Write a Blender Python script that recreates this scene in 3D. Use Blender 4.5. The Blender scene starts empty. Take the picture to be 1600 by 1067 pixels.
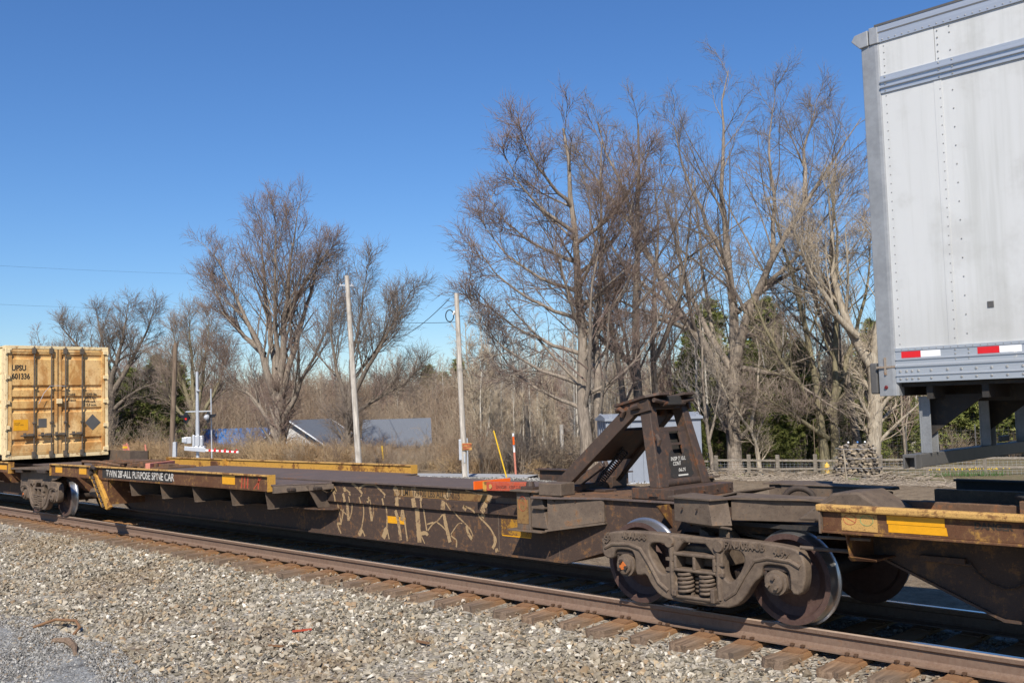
import bpy, bmesh, math, random
import numpy as np
from mathutils import Vector, Matrix, Euler

R = math.radians
SC = bpy.context.scene
COL = SC.collection
random.seed(7)
RNG = np.random.default_rng(11)

# ------------------------------------------------------------------ camera, sky, sun, exposure
cam = bpy.data.cameras.new('camera')
cam.lens = 34.864
cam.sensor_width = 36.0
cam.clip_start = 0.1
cam.clip_end = 3000.0
camo = bpy.data.objects.new('camera', cam)
COL.objects.link(camo)
_r, _u, _f = Vector((.6991, .7144, -.0293)), Vector((.0684, -.0260, .9973)), Vector((-.7117, .6992, .0671))
M4 = Matrix(((_r.x, _u.x, -_f.x, 0), (_r.y, _u.y, -_f.y, -8.2883), (_r.z, _u.z, -_f.z, 2.0517), (0, 0, 0, 1)))
camo.matrix_world = M4
SC.camera = camo

SUN_DIR = Vector((.455, -.565, .688)).normalized()          # towards the sun
SUN_EL = math.asin(SUN_DIR.z)
SUN_ROT = math.atan2(SUN_DIR.x, SUN_DIR.y)
world = bpy.data.worlds.new('World')
SC.world = world
world.use_nodes = True
nt = world.node_tree
bg = nt.nodes['Background']
sky = nt.nodes.new('ShaderNodeTexSky')
sky.sky_type = 'NISHITA'
sky.sun_disc = False
sky.sun_elevation = SUN_EL
sky.sun_rotation = SUN_ROT
sky.air_density = 1.2
sky.dust_density = 0.0
sky.ozone_density = 10.0
hsv = nt.nodes.new('ShaderNodeHueSaturation')
hsv.inputs['Saturation'].default_value = 1.08
hsv.inputs['Hue'].default_value = 0.506
nt.links.new(sky.outputs[0], hsv.inputs['Color'])
nt.links.new(hsv.outputs[0], bg.inputs[0])
bg.inputs[1].default_value = 0.095
sun = bpy.data.lights.new('sun', 'SUN')
sun.energy = 4.9
sun.angle = R(0.53)
sun.color = (1.0, .935, .83)
suno = bpy.data.objects.new('sun', sun)
COL.objects.link(suno)
suno.rotation_euler = SUN_DIR.to_track_quat('Z', 'Y').to_euler()
suno.location = (20, -40, 50)

SC.render.engine = 'CYCLES'
SC.view_settings.view_transform = 'Standard'
SC.view_settings.look = 'None'
SC.view_settings.gamma = 1.0
SC.view_settings.exposure = 0.35
SC.view_settings.use_curve_mapping = False
SC.cycles.max_bounces = 6
SC.cycles.diffuse_bounces = 3
SC.cycles.glossy_bounces = 3
SC.cycles.use_denoising = True

# ------------------------------------------------------------------ materials
class NT:
    """small wrapper that chains shader nodes"""
    def __init__(s, name):
        s.m = bpy.data.materials.new(name)
        s.m.use_nodes = True
        s.t = s.m.node_tree
        s.b = s.t.nodes['Principled BSDF']
        s.tc = s.t.nodes.new('ShaderNodeTexCoord')
    def n(s, kind, **kw):
        x = s.t.nodes.new(kind)
        for k, v in kw.items():
            setattr(x, k, v)
        return x
    def put(s, sock, v):
        if hasattr(v, 'links') or hasattr(v, 'is_output'):
            s.t.links.new(v, sock)
        else:
            sock.default_value = v
    def coord(s, scale=(1, 1, 1), src='Object', loc=(0, 0, 0)):
        mp = s.n('ShaderNodeMapping')
        s.t.links.new(s.tc.outputs[src], mp.inputs[0])
        mp.inputs[3].default_value = scale
        mp.inputs[1].default_value = loc
        return mp.outputs[0]
    def noise(s, vec, scale, detail=4, rough=.6, dist=0):
        x = s.n('ShaderNodeTexNoise')
        s.t.links.new(vec, x.inputs['Vector'])
        x.inputs['Scale'].default_value = scale
        x.inputs['Detail'].default_value = detail
        x.inputs['Roughness'].default_value = rough
        x.inputs['Distortion'].default_value = dist
        return x.outputs['Fac']
    def ramp(s, fac, stops):
        x = s.n('ShaderNodeValToRGB')
        s.put(x.inputs[0], fac)
        e = x.color_ramp.elements
        while len(e) < len(stops):
            e.new(.5)
        for q, (p, c) in zip(e, stops):
            q.position = p
            q.color = c if len(c) == 4 else (*c, 1)
        return x.outputs[0]
    def step(s, fac, a, b):
        x = s.n('ShaderNodeMapRange')
        x.interpolation_type = 'SMOOTHSTEP'
        s.put(x.inputs[0], fac)
        x.inputs[1].default_value = a
        x.inputs[2].default_value = b
        return x.outputs[0]
    def mix(s, fac, a, b, mode='MIX'):
        x = s.n('ShaderNodeMix', data_type='RGBA', blend_type=mode)
        s.put(x.inputs[0], fac)
        for sock, v in ((x.inputs[6], a), (x.inputs[7], b)):
            if isinstance(v, tuple):
                sock.default_value = v if len(v) == 4 else (*v, 1)
            else:
                s.t.links.new(v, sock)
        return x.outputs[2]
    def math(s, op, a, b=0.0):
        x = s.n('ShaderNodeMath', operation=op)
        s.put(x.inputs[0], a)
        s.put(x.inputs[1], b)
        return x.outputs[0]
    def bump(s, h, strength=.3, dist=.01):
        x = s.n('ShaderNodeBump')
        s.put(x.inputs['Height'], h)
        x.inputs['Strength'].default_value = strength
        x.inputs['Distance'].default_value = dist
        s.t.links.new(x.outputs[0], s.b.inputs['Normal'])
    def sep(s, vec):
        x = s.n('ShaderNodeSeparateXYZ')
        s.t.links.new(vec, x.inputs[0])
        return x.outputs
    def fin(s, col, rough=.7, metal=0.0, spec=.4):
        s.put(s.b.inputs['Base Color'], col if not isinstance(col, tuple) else (*col[:3], 1))
        s.put(s.b.inputs['Roughness'], rough)
        s.b.inputs['Metallic'].default_value = metal
        s.b.inputs['Specular IOR Level'].default_value = spec
        return s.m

def rusty(name, base, rust=(.22, .095, .03), dust=(.17, .135, .10), rust_amt=.5, dust_amt=.4, scale=1.0, rough=.75, streak=.5, spec=.3, speck=.5):
    m = NT(name)
    c = m.coord((scale,) * 3)
    cz = m.coord((6 * scale, 6 * scale, .9 * scale))
    big = m.noise(c, 1.7, 5, .65, .4)
    mid = m.noise(c, 9, 5, .7)
    fine = m.noise(c, 60, 3, .7)
    stk = m.noise(cz, 2.2, 4, .65)
    col = m.mix(m.math('MULTIPLY', m.step(fine, .35, .7), .6), base, tuple(v * .55 for v in base))
    w = .3 * streak
    d = m.step(m.math('ADD', m.math('ADD', m.math('MULTIPLY', mid, .45), m.math('MULTIPLY', big, .55 - w)), m.math('MULTIPLY', stk, w)), .56 - .26 * dust_amt, .74 - .12 * dust_amt)
    col = m.mix(m.math('MULTIPLY', d, .8), col, dust)
    a = m.math('ADD', m.math('MULTIPLY', big, .6 - w), m.math('ADD', m.math('MULTIPLY', mid, .4), m.math('MULTIPLY', stk, w)))
    lo = .60 - .17 * rust_amt
    r = m.step(a, lo, lo + .08)
    rc = m.mix(m.step(fine, .4, .65), rust, tuple(v * .45 for v in rust))
    col = m.mix(m.math('MULTIPLY', r, .85), col, rc)
    sp = m.math('MULTIPLY', m.step(m.math('ADD', m.math('MULTIPLY', fine, .6), m.math('MULTIPLY', mid, .4)), .55, .63), speck)
    col = m.mix(sp, col, rust)
    pit = m.noise(c, 33, 2, .5)
    col = m.mix(m.math('MULTIPLY', m.step(pit, .67, .72), .7), col, (.03, .022, .018))
    m.bump(m.math('ADD', mid, m.math('MULTIPLY', fine, .35)), .25, .006)
    return m.fin(col, m.math('ADD', m.math('MULTIPLY', mid, .25), rough - .12), 0, spec)

def plain(name, col, rough=.6, metal=0.0, spec=.4, var=.25, scale=8.0, bump=.1):
    m = NT(name)
    c = m.coord((1, 1, 1))
    f = m.noise(c, scale, 5, .65)
    k = m.noise(c, scale * 9, 3, .6)
    q = m.mix(m.step(m.math('ADD', m.math('MULTIPLY', f, .6), m.math('MULTIPLY', k, .4)), .3, .7),
              tuple(v * (1 - var) for v in col), tuple(min(1, v * (1 + var * .6)) for v in col))
    if bump:
        m.bump(k, bump, .004)
    return m.fin(q, rough, metal, spec)

MT = {}
MT['steel'] = rusty('weathered brown steel', (.105, .076, .057), (.22, .11, .05), (.165, .125, .092), .25, .7, 1.2, .75, .25, .3, .25)
MT['deck'] = rusty('dark worn deck steel', (.125, .095, .085), (.19, .10, .06), (.175, .135, .12), .35, .4, 1.4, .8, .2, .15, .25)
MT['deckrust'] = rusty('rust brown deck steel', (.13, .075, .045), (.26, .11, .045), (.20, .14, .09), .6, .5, 2.0, .75)
MT['web'] = rusty('brown beam steel', (.070, .045, .034), (.20, .10, .042), (.10, .068, .052), .42, .35, 1.8, .75, .3, .3, .8)
MT['hitch'] = rusty('hitch steel', (.066, .044, .033), (.17, .062, .022), (.13, .095, .07), .42, .35, 1.6, .6, .6, .4)
MT['sill'] = rusty('rusty yellow sill', (.115, .05, .024), (.40, .21, .045), (.17, .095, .05), .42, .5, 1.5)
MT['sillyellow'] = rusty('worn yellow sill', (.56, .30, .055), (.16, .065, .022), (.42, .20, .05), .62, .5, 1.3, .75, .15, .3, .3)
MT['silltop'] = rusty('worn yellow sill edge', (.54, .32, .10), (.17, .075, .03), (.44, .24, .09), .62, .5, 2.0, .75, .1)
MT['yellowdec'] = plain('yellow reflective decal', (.72, .33, .008), .35, 0, .5, .12, 14, 0)
MT['cast'] = rusty('cast truck steel', (.108, .078, .058), (.12, .06, .03), (.19, .142, .102), .1, .75, 2.5, .7, .1, .3, .2)
MT['castdark'] = rusty('dark cast steel', (.05, .037, .03), (.12, .05, .025), (.10, .075, .06), .2, .4, 2.5, .7)
MT['wheel'] = rusty('wheel plate rust', (.085, .048, .04), (.12, .062, .045), (.12, .08, .065), .3, .5, 3.0, .6)
MT['tread'] = plain('polished wheel tread', (.46, .455, .45), .32, .88, .5, .12, 10, 0)
MT['capor'] = rusty('orange bearing cap', (.62, .16, .03), (.16, .06, .03), (.3, .12, .05), .3, .4, 9)
MT['rail'] = rusty('rail side rust', (.175, .108, .075), (.22, .12, .072), (.21, .15, .112), .3, .7, 3.0, .7, .9)
MT['railtop'] = plain('polished rail head', (.40, .40, .42), .2, 1.0, .5, .15, 4, 0)
MT['railedge'] = plain('worn brown rail head edge', (.31, .225, .165), .55, 0, .4, .2, 12)
MT['blackst'] = rusty('black underframe', (.035, .032, .030), (.09, .055, .03), (.07, .058, .045), .2, .3, 2)
MT['dkgrey'] = plain('dark grey guard steel', (.10, .095, .09), .5, 0, .45, .2, 6)
MT['orange'] = plain('bright orange paint', (.85, .135, .012), .5, 0, .4, .08, 5, .04)
MT['redbar'] = rusty('faded red bar', (.42, .065, .03), (.22, .08, .04), (.42, .16, .10), .3, .4, 4)
MT['pinkbar'] = rusty('faded pink bar', (.62, .22, .15), (.3, .1, .05), (.5, .25, .18), .2, .5, 4)
MT['white'] = plain('white stencil paint', (.62, .60, .55), .7, 0, .3, .35, 22, 0)
m = NT('worn white stencil')
_n = m.noise(m.coord((1, 1, 1)), 34, 4, .75)
_w = m.noise(m.coord((1, 1, 1)), 5, 3, .6)
MT['wornwhite'] = m.fin(m.mix(m.step(m.math('ADD', m.math('MULTIPLY', _n, .6), m.math('MULTIPLY', _w, .4)), .48, .60), (.58, .55, .50), (.14, .095, .07)), .75, 0, .2)
MT['black'] = plain('black stencil paint', (.02, .02, .02), .7, 0, .3, .3, 20, 0)
MT['fadeblk'] = plain('faded black stencil', (.045, .033, .024), .7, 0, .3, .35, 22, 0)
m = NT('worn tan graffiti paint')
_n = m.noise(m.coord((1, 1, 1)), 40, 4, .75)
_w = m.noise(m.coord((1, 1, 1)), 7, 3, .6)
MT['graf'] = m.fin(m.mix(m.step(m.math('ADD', m.math('MULTIPLY', _n, .6), m.math('MULTIPLY', _w, .4)), .50, .60), (.36, .245, .13), (.17, .105, .062)), .75, 0, .2)
MT['tanpatch'] = rusty('ochre rust patch', (.26, .15, .055), (.16, .075, .03), (.20, .115, .05), .55, .4, 3, .75, .2, .3, .6)
MT['ochre'] = rusty('flaking yellow patch', (.42, .21, .02), (.12, .06, .03), (.10, .065, .045), .75, .6, 4, .75, .2, .3, .6)
MT['galv'] = plain('galvanised grey', (.50, .52, .55), .45, .3, .5, .1, 10, .03)
MT['grey'] = plain('pale grey enclosure paint', (.25, .275, .32), .5, 0, .4, .07, 6, .03)
MT['lampblk'] = plain('black lamp paint', (.015, .015, .017), .5, 0, .4, .2, 8, 0)
MT['red'] = plain('red reflective', (.62, .015, .02), .35, 0, .5, .08, 20, 0)
MT['whiter'] = plain('white reflective', (.78, .78, .78), .35, 0, .5, .06, 20, 0)
MT['yelpipe'] = plain('yellow marker plastic', (.80, .50, .03), .45, 0, .4, .08, 6, 0)
MT['wire'] = plain('black cable', (.02, .02, .022), .6, 0, .3, .2, 4, 0)
MT['glass'] = plain('insulator glass', (.75, .75, .75), .2, 0, .5, .05, 4, 0)

m = NT('lit red lamp')
m.b.inputs['Emission Color'].default_value = (1, .02, .02, 1)
m.b.inputs['Emission Strength'].default_value = .9
MT['redlamp'] = m.fin((.5, .01, .012), .25)

def wood(name, a, b, scale=1.0, along=2, rough=.85):
    m = NT(name)
    sc = [22 * scale] * 3
    sc[along] = 1.2 * scale
    c = m.coord(tuple(sc))
    g = m.noise(c, 1.0, 5, .7, .3)
    k = m.noise(m.coord((1, 1, 1)), 2.5, 4, .6)
    col = m.mix(m.step(g, .33, .68), a, b)
    col = m.mix(m.math('MULTIPLY', m.step(k, .45, .75), .4), col, tuple(v * .5 for v in a))
    m.bump(g, .5, .012)
    return m.fin(col, rough, 0, .2)
MT['polewood'] = wood('grey weathered pole wood', (.30, .265, .225), (.62, .57, .50))
MT['poledark'] = wood('brown pole wood', (.12, .085, .06), (.24, .18, .13))
MT['fencewood'] = wood('grey split rail wood', (.17, .145, .115), (.33, .29, .24), 1.0, 0)

def bark(name, a, b, k=1.0):
    m = NT(name)
    g = m.noise(m.coord((7, 7, 1.1)), 1.6 * k, 5, .7, .6)
    h = m.noise(m.coord((1, 1, 1)), .9, 3, .6)
    col = m.mix(m.step(g, .3, .7), a, b)
    col = m.mix(m.math('MULTIPLY', m.step(h, .5, .8), .35), col, tuple(v * .6 for v in a))
    m.bump(g, .6, .05)
    return m.fin(col, .9, 0, .15)
MT['bark'] = bark('grey brown bark', (.15, .122, .095), (.34, .285, .23))
MT['barkpale'] = bark('pale tan bark', (.24, .195, .145), (.46, .40, .31))  # naturally pale tan bark of the lighter trunks
MT['barkwhite'] = bark('whitish birch bark', (.36, .33, .28), (.62, .58, .51))
MT['barkdark'] = bark('dark bark', (.10, .08, .063), (.23, .19, .15))
MT['barkolive'] = bark('olive bark', (.13, .11, .065), (.27, .235, .15))
MT['twig'] = plain('brown twigs', (.25, .195, .155), .9, 0, .15, .3, .8, 0)
MT['twigdark'] = plain('dark grey brown twigs', (.185, .15, .125), .9, 0, .15, .3, .8, 0)
MT['twigrust'] = plain('rusty brown twigs', (.195, .142, .118), .9, 0, .15, .3, .8, 0)
MT['twigred'] = plain('reddish brown twigs', (.255, .18, .15), .9, 0, .15, .3, .8, 0)
MT['twigpale'] = plain('pale tan twigs', (.40, .33, .245), .9, 0, .15, .3, .8, 0)
MT['twiggrey'] = plain('grey twigs', (.34, .295, .25), .9, 0, .15, .3, .8, 0)

# ------------------------------------------------------------------ mesh builders
class MB:
    def __init__(s):
        s.v, s.f, s.mi = [], [], []
    def add(s, vs, fs, mi=0):
        o = len(s.v)
        s.v += [tuple(map(float, q)) for q in vs]
        s.f += [tuple(i + o for i in f) for f in fs]
        s.mi += [mi] * len(fs)
        return s
    def box(s, x0, x1, y0, y1, z0, z1, mi=0, rot=None, piv=None):
        vs = [Vector((x, y, z)) for x in (x0, x1) for y in (y0, y1) for z in (z0, z1)]
        if rot is not None:
            E = Euler(rot).to_matrix()
            p = Vector(piv) if piv is not None else Vector(((x0 + x1) / 2, (y0 + y1) / 2, (z0 + z1) / 2))
            vs = [p + E @ (q - p) for q in vs]
        return s.add(vs, [(0, 1, 3, 2), (4, 6, 7, 5), (0, 4, 5, 1), (2, 3, 7, 6), (0, 2, 6, 4), (1, 5, 7, 3)], mi)
    def bar(s, a, b, w, h, up=(0, 0, 1), mi=0):
        """box beam from a to b, w across and h along 'up'"""
        a, b = Vector(a), Vector(b)
        t = (b - a).normalized()
        sd = t.cross(Vector(up)).normalized()
        u = sd.cross(t).normalized()
        vs = []
        for p in (a, b):
            for i, j in ((-1, -1), (1, -1), (1, 1), (-1, 1)):
                vs.append(p + sd * (i * w / 2) + u * (j * h / 2))
        return s.add(vs, [(3, 2, 1, 0), (4, 5, 6, 7), (0, 1, 5, 4), (1, 2, 6, 5), (2, 3, 7, 6), (3, 0, 4, 7)], mi)
    def prism(s, pts, axis, a, b, mi=0):
        """polygon pts extruded along an axis; pts give the other two coordinates in xyz order"""
        n = len(pts)
        def mk(p, t):
            p = list(p)
            p.insert('xyz'.index(axis), t)
            return p
        vs = [mk(p, a) for p in pts] + [mk(p, b) for p in pts]
        fs = [tuple(range(n))[::-1], tuple(range(n, 2 * n))] + [(i, (i + 1) % n, n + (i + 1) % n, n + i) for i in range(n)]
        return s.add(vs, fs, mi)
    def hull(s, a, b, mi=0):
        """two polygons of the same number of corners joined into a solid"""
        n = len(a)
        return s.add(list(a) + list(b), [tuple(range(n))[::-1], tuple(range(n, 2 * n))] + [(i, (i + 1) % n, n + (i + 1) % n, n + i) for i in range(n)], mi)
    def tube(s, pts, r, sides=8, mi=0, caps=True):
        pts = [Vector(p) for p in pts]
        rr = r if isinstance(r, (list, tuple)) else [r] * len(pts)
        t0 = (pts[1] - pts[0]).normalized()
        ref = Vector((0, 0, 1)) if abs(t0.z) < .9 else Vector((1, 0, 0))
        u = t0.cross(ref).normalized()
        vs = []
        for i, p in enumerate(pts):
            a = pts[max(0, i - 1)]
            b = pts[min(len(pts) - 1, i + 1)]
            t = (b - a).normalized()
            u = (u - t * u.dot(t)).normalized()
            w = t.cross(u)
            for k in range(sides):
                an = 2 * math.pi * k / sides
                vs.append(p + (u * math.cos(an) + w * math.sin(an)) * rr[i])
        fs = []
        for i in range(len(pts) - 1):
            for k in range(sides):
                k2 = (k + 1) % sides
                fs.append((i * sides + k, i * sides + k2, (i + 1) * sides + k2, (i + 1) * sides + k))
        if caps:
            fs.append(tuple(range(sides))[::-1])
            fs.append(tuple(range((len(pts) - 1) * sides, len(pts) * sides)))
        return s.add(vs, fs, mi)
    def cyl(s, a, b, r, sides=16, mi=0, r2=None):
        return s.tube([a, b], [r, r if r2 is None else r2], sides, mi)
    def lathe(s, prof, c, axis='y', sides=40, mis=None):
        """closed profile of (radius, offset along axis) spun round an axis through c"""
        n = len(prof)
        vs = []
        for k in range(sides):
            an = 2 * math.pi * k / sides
            ca, sa = math.cos(an), math.sin(an)
            for r, t in prof:
                if axis == 'y':
                    vs.append((c[0] + r * ca, c[1] + t, c[2] + r * sa))
                elif axis == 'x':
                    vs.append((c[0] + t, c[1] + r * ca, c[2] + r * sa))
                else:
                    vs.append((c[0] + r * ca, c[1] + r * sa, c[2] + t))
        for i in range(n):
            j = (i + 1) % n
            fs = [(k * n + i, ((k + 1) % sides) * n + i, ((k + 1) % sides) * n + j, k * n + j) for k in range(sides)]
            if i == 0:
                s.add(vs, fs, mis[i] if mis else 0)
                base = len(s.v) - len(vs)
            else:
                s.f += [tuple(q + base for q in f) for f in fs]
                s.mi += [mis[i] if mis else 0] * len(fs)
        return s
    def mesh(s, name, mats, off=None, smooth=False):
        me = bpy.data.meshes.new(name)
        vs = s.v if off is None else [(a - off[0], b - off[1], c - off[2]) for a, b, c in s.v]
        me.from_pydata(vs, [], s.f)
        for q in (mats if isinstance(mats, (list, tuple)) else [mats]):
            me.materials.append(q)
        if any(s.mi):
            me.polygons.foreach_set('material_index', s.mi)
        bm = bmesh.new()
        bm.from_mesh(me)
        bmesh.ops.recalc_face_normals(bm, faces=bm.faces)
        bm.to_mesh(me)
        bm.free()
        if smooth:
            me.polygons.foreach_set('use_smooth', [True] * len(me.polygons))
            try:
                me.set_sharp_from_angle(angle=R(38))
            except Exception:
                pass
        me.update()
        return me

WORLD = {}
def thing(name, label, cat, loc=(0, 0, 0), group=None, rz=0.0):
    o = bpy.data.objects.new(name, None)
    COL.objects.link(o)
    o.location = loc
    o.rotation_euler = (0, 0, rz)
    o.empty_display_size = .2
    tag(o, label, cat, group)
    WORLD[o.name] = Vector(loc)
    return o
def tag(o, label=None, cat=None, group=None, kind=None):
    if label: o['label'] = label
    if cat: o['category'] = cat
    if group: o['group'] = group
    if kind: o['kind'] = kind
    return o
def root_off(o):
    while o.parent is not None:
        o = o.parent
    return WORLD.get(o.name, Vector((0, 0, 0)))
def link(name, me, parent=None):
    o = bpy.data.objects.new(name, me)
    COL.objects.link(o)
    o.parent = parent
    return o
def bevel(o, w, seg=2):
    b = o.modifiers.new('edge', 'BEVEL')
    b.width = w
    b.segments = seg
    b.limit_method = 'ANGLE'
    b.angle_limit = R(35)
    b.harden_normals = False
    return o
def part(name, mb, mats, parent, bev=0.0, smooth=False, local=False, label=None, kind=None):
    """mb holds world coordinates unless local=True"""
    off = None if (local or parent is None) else root_off(parent)
    o = link(name, mb.mesh(name, mats, off, smooth), parent)
    if bev:
        bevel(o, bev)
    if label: o['label'] = label
    if kind: o['kind'] = kind
    return o
def dup_tree(o, parent=None):
    c = o.copy()
    COL.objects.link(c)
    if parent is not None:
        c.parent = parent
    for ch in list(o.children):
        dup_tree(ch, c)
    return c

TEXTS = []
def text(body, size, loc, face, mat, parent, sx=.7, extrude=0.0, align='LEFT', weight=.0, name='lettering', local=False, roll=0.0, label=None):
    cu = bpy.data.curves.new(name, 'FONT')
    cu.body = body
    cu.size = size
    cu.align_x = align
    cu.extrude = extrude
    cu.offset = weight
    cu.resolution_u = 3
    o = bpy.data.objects.new(name, cu)
    COL.objects.link(o)
    rot = {'-y': Euler((R(90), 0, 0)), '+x': Euler((R(90), 0, R(90)))}[face].to_matrix().to_4x4()
    mw = Matrix.Translation(loc) @ rot @ Matrix.Rotation(roll, 4, 'Z') @ Matrix.Diagonal((sx, 1, 1, 1))
    TEXTS.append((o, mw, mat, parent, name, local, label))
def flush_texts():
    bpy.context.view_layer.update()
    dg = bpy.context.evaluated_depsgraph_get()
    made = []
    for o, mw, mat, parent, name, local, label in TEXTS:
        me = bpy.data.meshes.new_from_object(o.evaluated_get(dg))
        off = Vector((0, 0, 0)) if (local or parent is None) else root_off(parent)
        me.transform(Matrix.Translation(-off) @ mw)
        made.append((me, mat, parent, name, label))
    for o, *_ in TEXTS:
        cu = o.data
        bpy.data.objects.remove(o)
        bpy.data.curves.remove(cu)
    for me, mat, parent, name, label in made:
        me.name = name
        me.materials.clear()
        me.materials.append(mat)
        q = link(name, me, parent)
        if label: q['label'] = label
    TEXTS.clear()

def outline_mesh(name, loops, thick, bev, axis_y=0.0):
    """2-D outline (first loop) with holes in the xz plane, given thickness along y and rounded edges"""
    cu = bpy.data.curves.new(name, 'CURVE')
    cu.dimensions = '2D'
    cu.fill_mode = 'BOTH'
    cu.extrude = thick / 2 - bev
    cu.bevel_depth = bev
    cu.bevel_resolution = 2
    cu.offset = -bev
    for lp in loops:
        sp = cu.splines.new('POLY')
        sp.points.add(len(lp) - 1)
        sp.use_cyclic_u = True
        for q, (x, z) in zip(sp.points, lp):
            q.co = (x, z, 0, 1)
    o = bpy.data.objects.new(name, cu)
    COL.objects.link(o)
    bpy.context.view_layer.update()
    me = bpy.data.meshes.new_from_object(o.evaluated_get(bpy.context.evaluated_depsgraph_get()))
    bpy.data.objects.remove(o)
    bpy.data.curves.remove(cu)
    me.transform(Matrix.Translation((0, axis_y, 0)) @ Euler((R(90), 0, 0)).to_matrix().to_4x4())
    me.name = name
    return me
def smooth_loop(pts, it=2):
    for _ in range(it):
        q = []
        for i in range(len(pts)):
            a, b = pts[i], pts[(i + 1) % len(pts)]
            q += [(a[0] * .75 + b[0] * .25, a[1] * .75 + b[1] * .25), (a[0] * .25 + b[0] * .75, a[1] * .25 + b[1] * .75)]
        pts = q
    return pts

def scatter(name, pts, rot, scl, idx, protos, kind='stuff', mat=None):
    """instances of the meshes 'protos' on points, as ONE object"""
    me = bpy.data.meshes.new(name)
    me.vertices.add(len(pts))
    me.vertices.foreach_set('co', np.asarray(pts, np.float32).ravel())
    for nm, ty, dat, fld in (('rot', 'FLOAT_VECTOR', rot, 'vector'), ('scl', 'FLOAT_VECTOR', scl, 'vector'), ('pick', 'INT', idx, 'value')):
        a = me.attributes.new(nm, ty, 'POINT')
        a.data.foreach_set(fld, np.asarray(dat, np.int32 if ty == 'INT' else np.float32).ravel())
    o = link(name, me)
    o['kind'] = kind
    pc = bpy.data.collections.new(name + ' prototypes')
    for i, pm in enumerate(protos):
        pc.objects.link(bpy.data.objects.new('%s piece %02d' % (name, i), pm))
    g = bpy.data.node_groups.new(name, 'GeometryNodeTree')
    g.interface.new_socket('Geometry', in_out='INPUT', socket_type='NodeSocketGeometry')
    g.interface.new_socket('Geometry', in_out='OUTPUT', socket_type='NodeSocketGeometry')
    N = g.nodes.new
    gi, go = N('NodeGroupInput'), N('NodeGroupOutput')
    iop, ci = N('GeometryNodeInstanceOnPoints'), N('GeometryNodeCollectionInfo')
    ci.inputs['Collection'].default_value = pc
    ci.inputs['Separate Children'].default_value = True
    ci.inputs['Reset Children'].default_value = True
    L = g.links.new
    L(gi.outputs[0], iop.inputs['Points'])
    L(ci.outputs[0], iop.inputs['Instance'])
    iop.inputs['Pick Instance'].default_value = True
    for nm, ty, sock in (('rot', 'FLOAT_VECTOR', 'Rotation'), ('scl', 'FLOAT_VECTOR', 'Scale'), ('pick', 'INT', 'Instance Index')):
        na = N('GeometryNodeInputNamedAttribute')
        na.data_type = ty
        na.inputs['Name'].default_value = nm
        out = [q for q in na.outputs if q.name == 'Attribute' and q.enabled][0]
        if sock == 'Rotation':
            e = N('FunctionNodeEulerToRotation')
            L(out, e.inputs[0])
            out = e.outputs[0]
        L(out, iop.inputs[sock])
    L(iop.outputs[0], go.inputs[0])
    md = o.modifiers.new('scatter', 'NODES')
    md.node_group = g
    return o
# ================================================================== SETTING
YC = .7525                     # centre line of the track

def gz_far(Y):
    return float(np.interp(Y, [1.9, 3.2, 5, 24, 40, 60, 400], [-.30, -.55, -.88, -.95, -2.3, -2.3, -2.3]))
def bed_z(Y):
    return float(np.interp(Y, [-12, -4.6, -3.7, -2.2, -.95, -.60, -.42, 2.05, 2.5, 3.4, 4.6], [-.62, -.60, -.56, -.445, -.335, -.30, -.25, -.235, -.27, -.5, -.8]))

def grid_sheet(name, xs, ys, zf, mat, jitter=0.0):
    nx, ny = len(xs), len(ys)
    vs = [(x, y, zf(x, y) + (random.uniform(-jitter, jitter) if jitter else 0)) for y in ys for x in xs]
    fs = [(j * nx + i, j * nx + i + 1, (j + 1) * nx + i + 1, (j + 1) * nx + i) for j in range(ny - 1) for i in range(nx - 1)]
    me = bpy.data.meshes.new(name)
    me.from_pydata(vs, [], fs)
    me.polygons.foreach_set('use_smooth', [True] * len(fs))
    me.materials.append(mat)
    o = link(name, me)
    o['kind'] = 'structure'
    return o

# --- ground: dead grass, leaf litter, greener near the fence
m = NT('dead grass ground')
c = m.coord((1, 1, 1))
n1 = m.noise(c, .22, 5, .6)
n2 = m.noise(c, 3.5, 5, .7)
n3 = m.noise(c, 30, 4, .7)
col = m.mix(m.step(n2, .3, .7), (.155, .112, .072), (.30, .23, .155))
col = m.mix(m.math('MULTIPLY', m.step(n3, .45, .7), .55), col, (.38, .30, .21))
xyz = m.sep(c)
far = m.step(xyz[1], 36, 44)
rt = m.step(m.math('ADD', xyz[0], m.math('MULTIPLY', n1, 8)), -31, -24)
gr = m.math('MULTIPLY', m.math('MULTIPLY', far, rt), m.step(n2, .40, .60))
col = m.mix(m.math('MULTIPLY', gr, .75), col, m.mix(n3, (.075, .092, .03), (.16, .165, .07)))
m.bump(m.math('ADD', n2, n3), .8, .08)
MT['ground'] = m.fin(col, .95, 0, .1)
xs = [-700, -400, -250, -160] + list(np.linspace(-120, 30, 76)) + [60, 120, 300]
ys = [-400, -120, -40, -16, -9] + [4.2, 4.6, 5, 6, 8] + list(np.linspace(10, 64, 28)) + [80, 110, 160, 240, 400, 700]
def gz_all(x, y):
    if y < 2: return -.66
    return gz_far(y) + .07 * math.sin(x * .6 + y * .31) * math.sin(y * .53 - x * .2) - .02
grid_sheet('ground', xs, ys, gz_all, MT['ground'])

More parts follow.
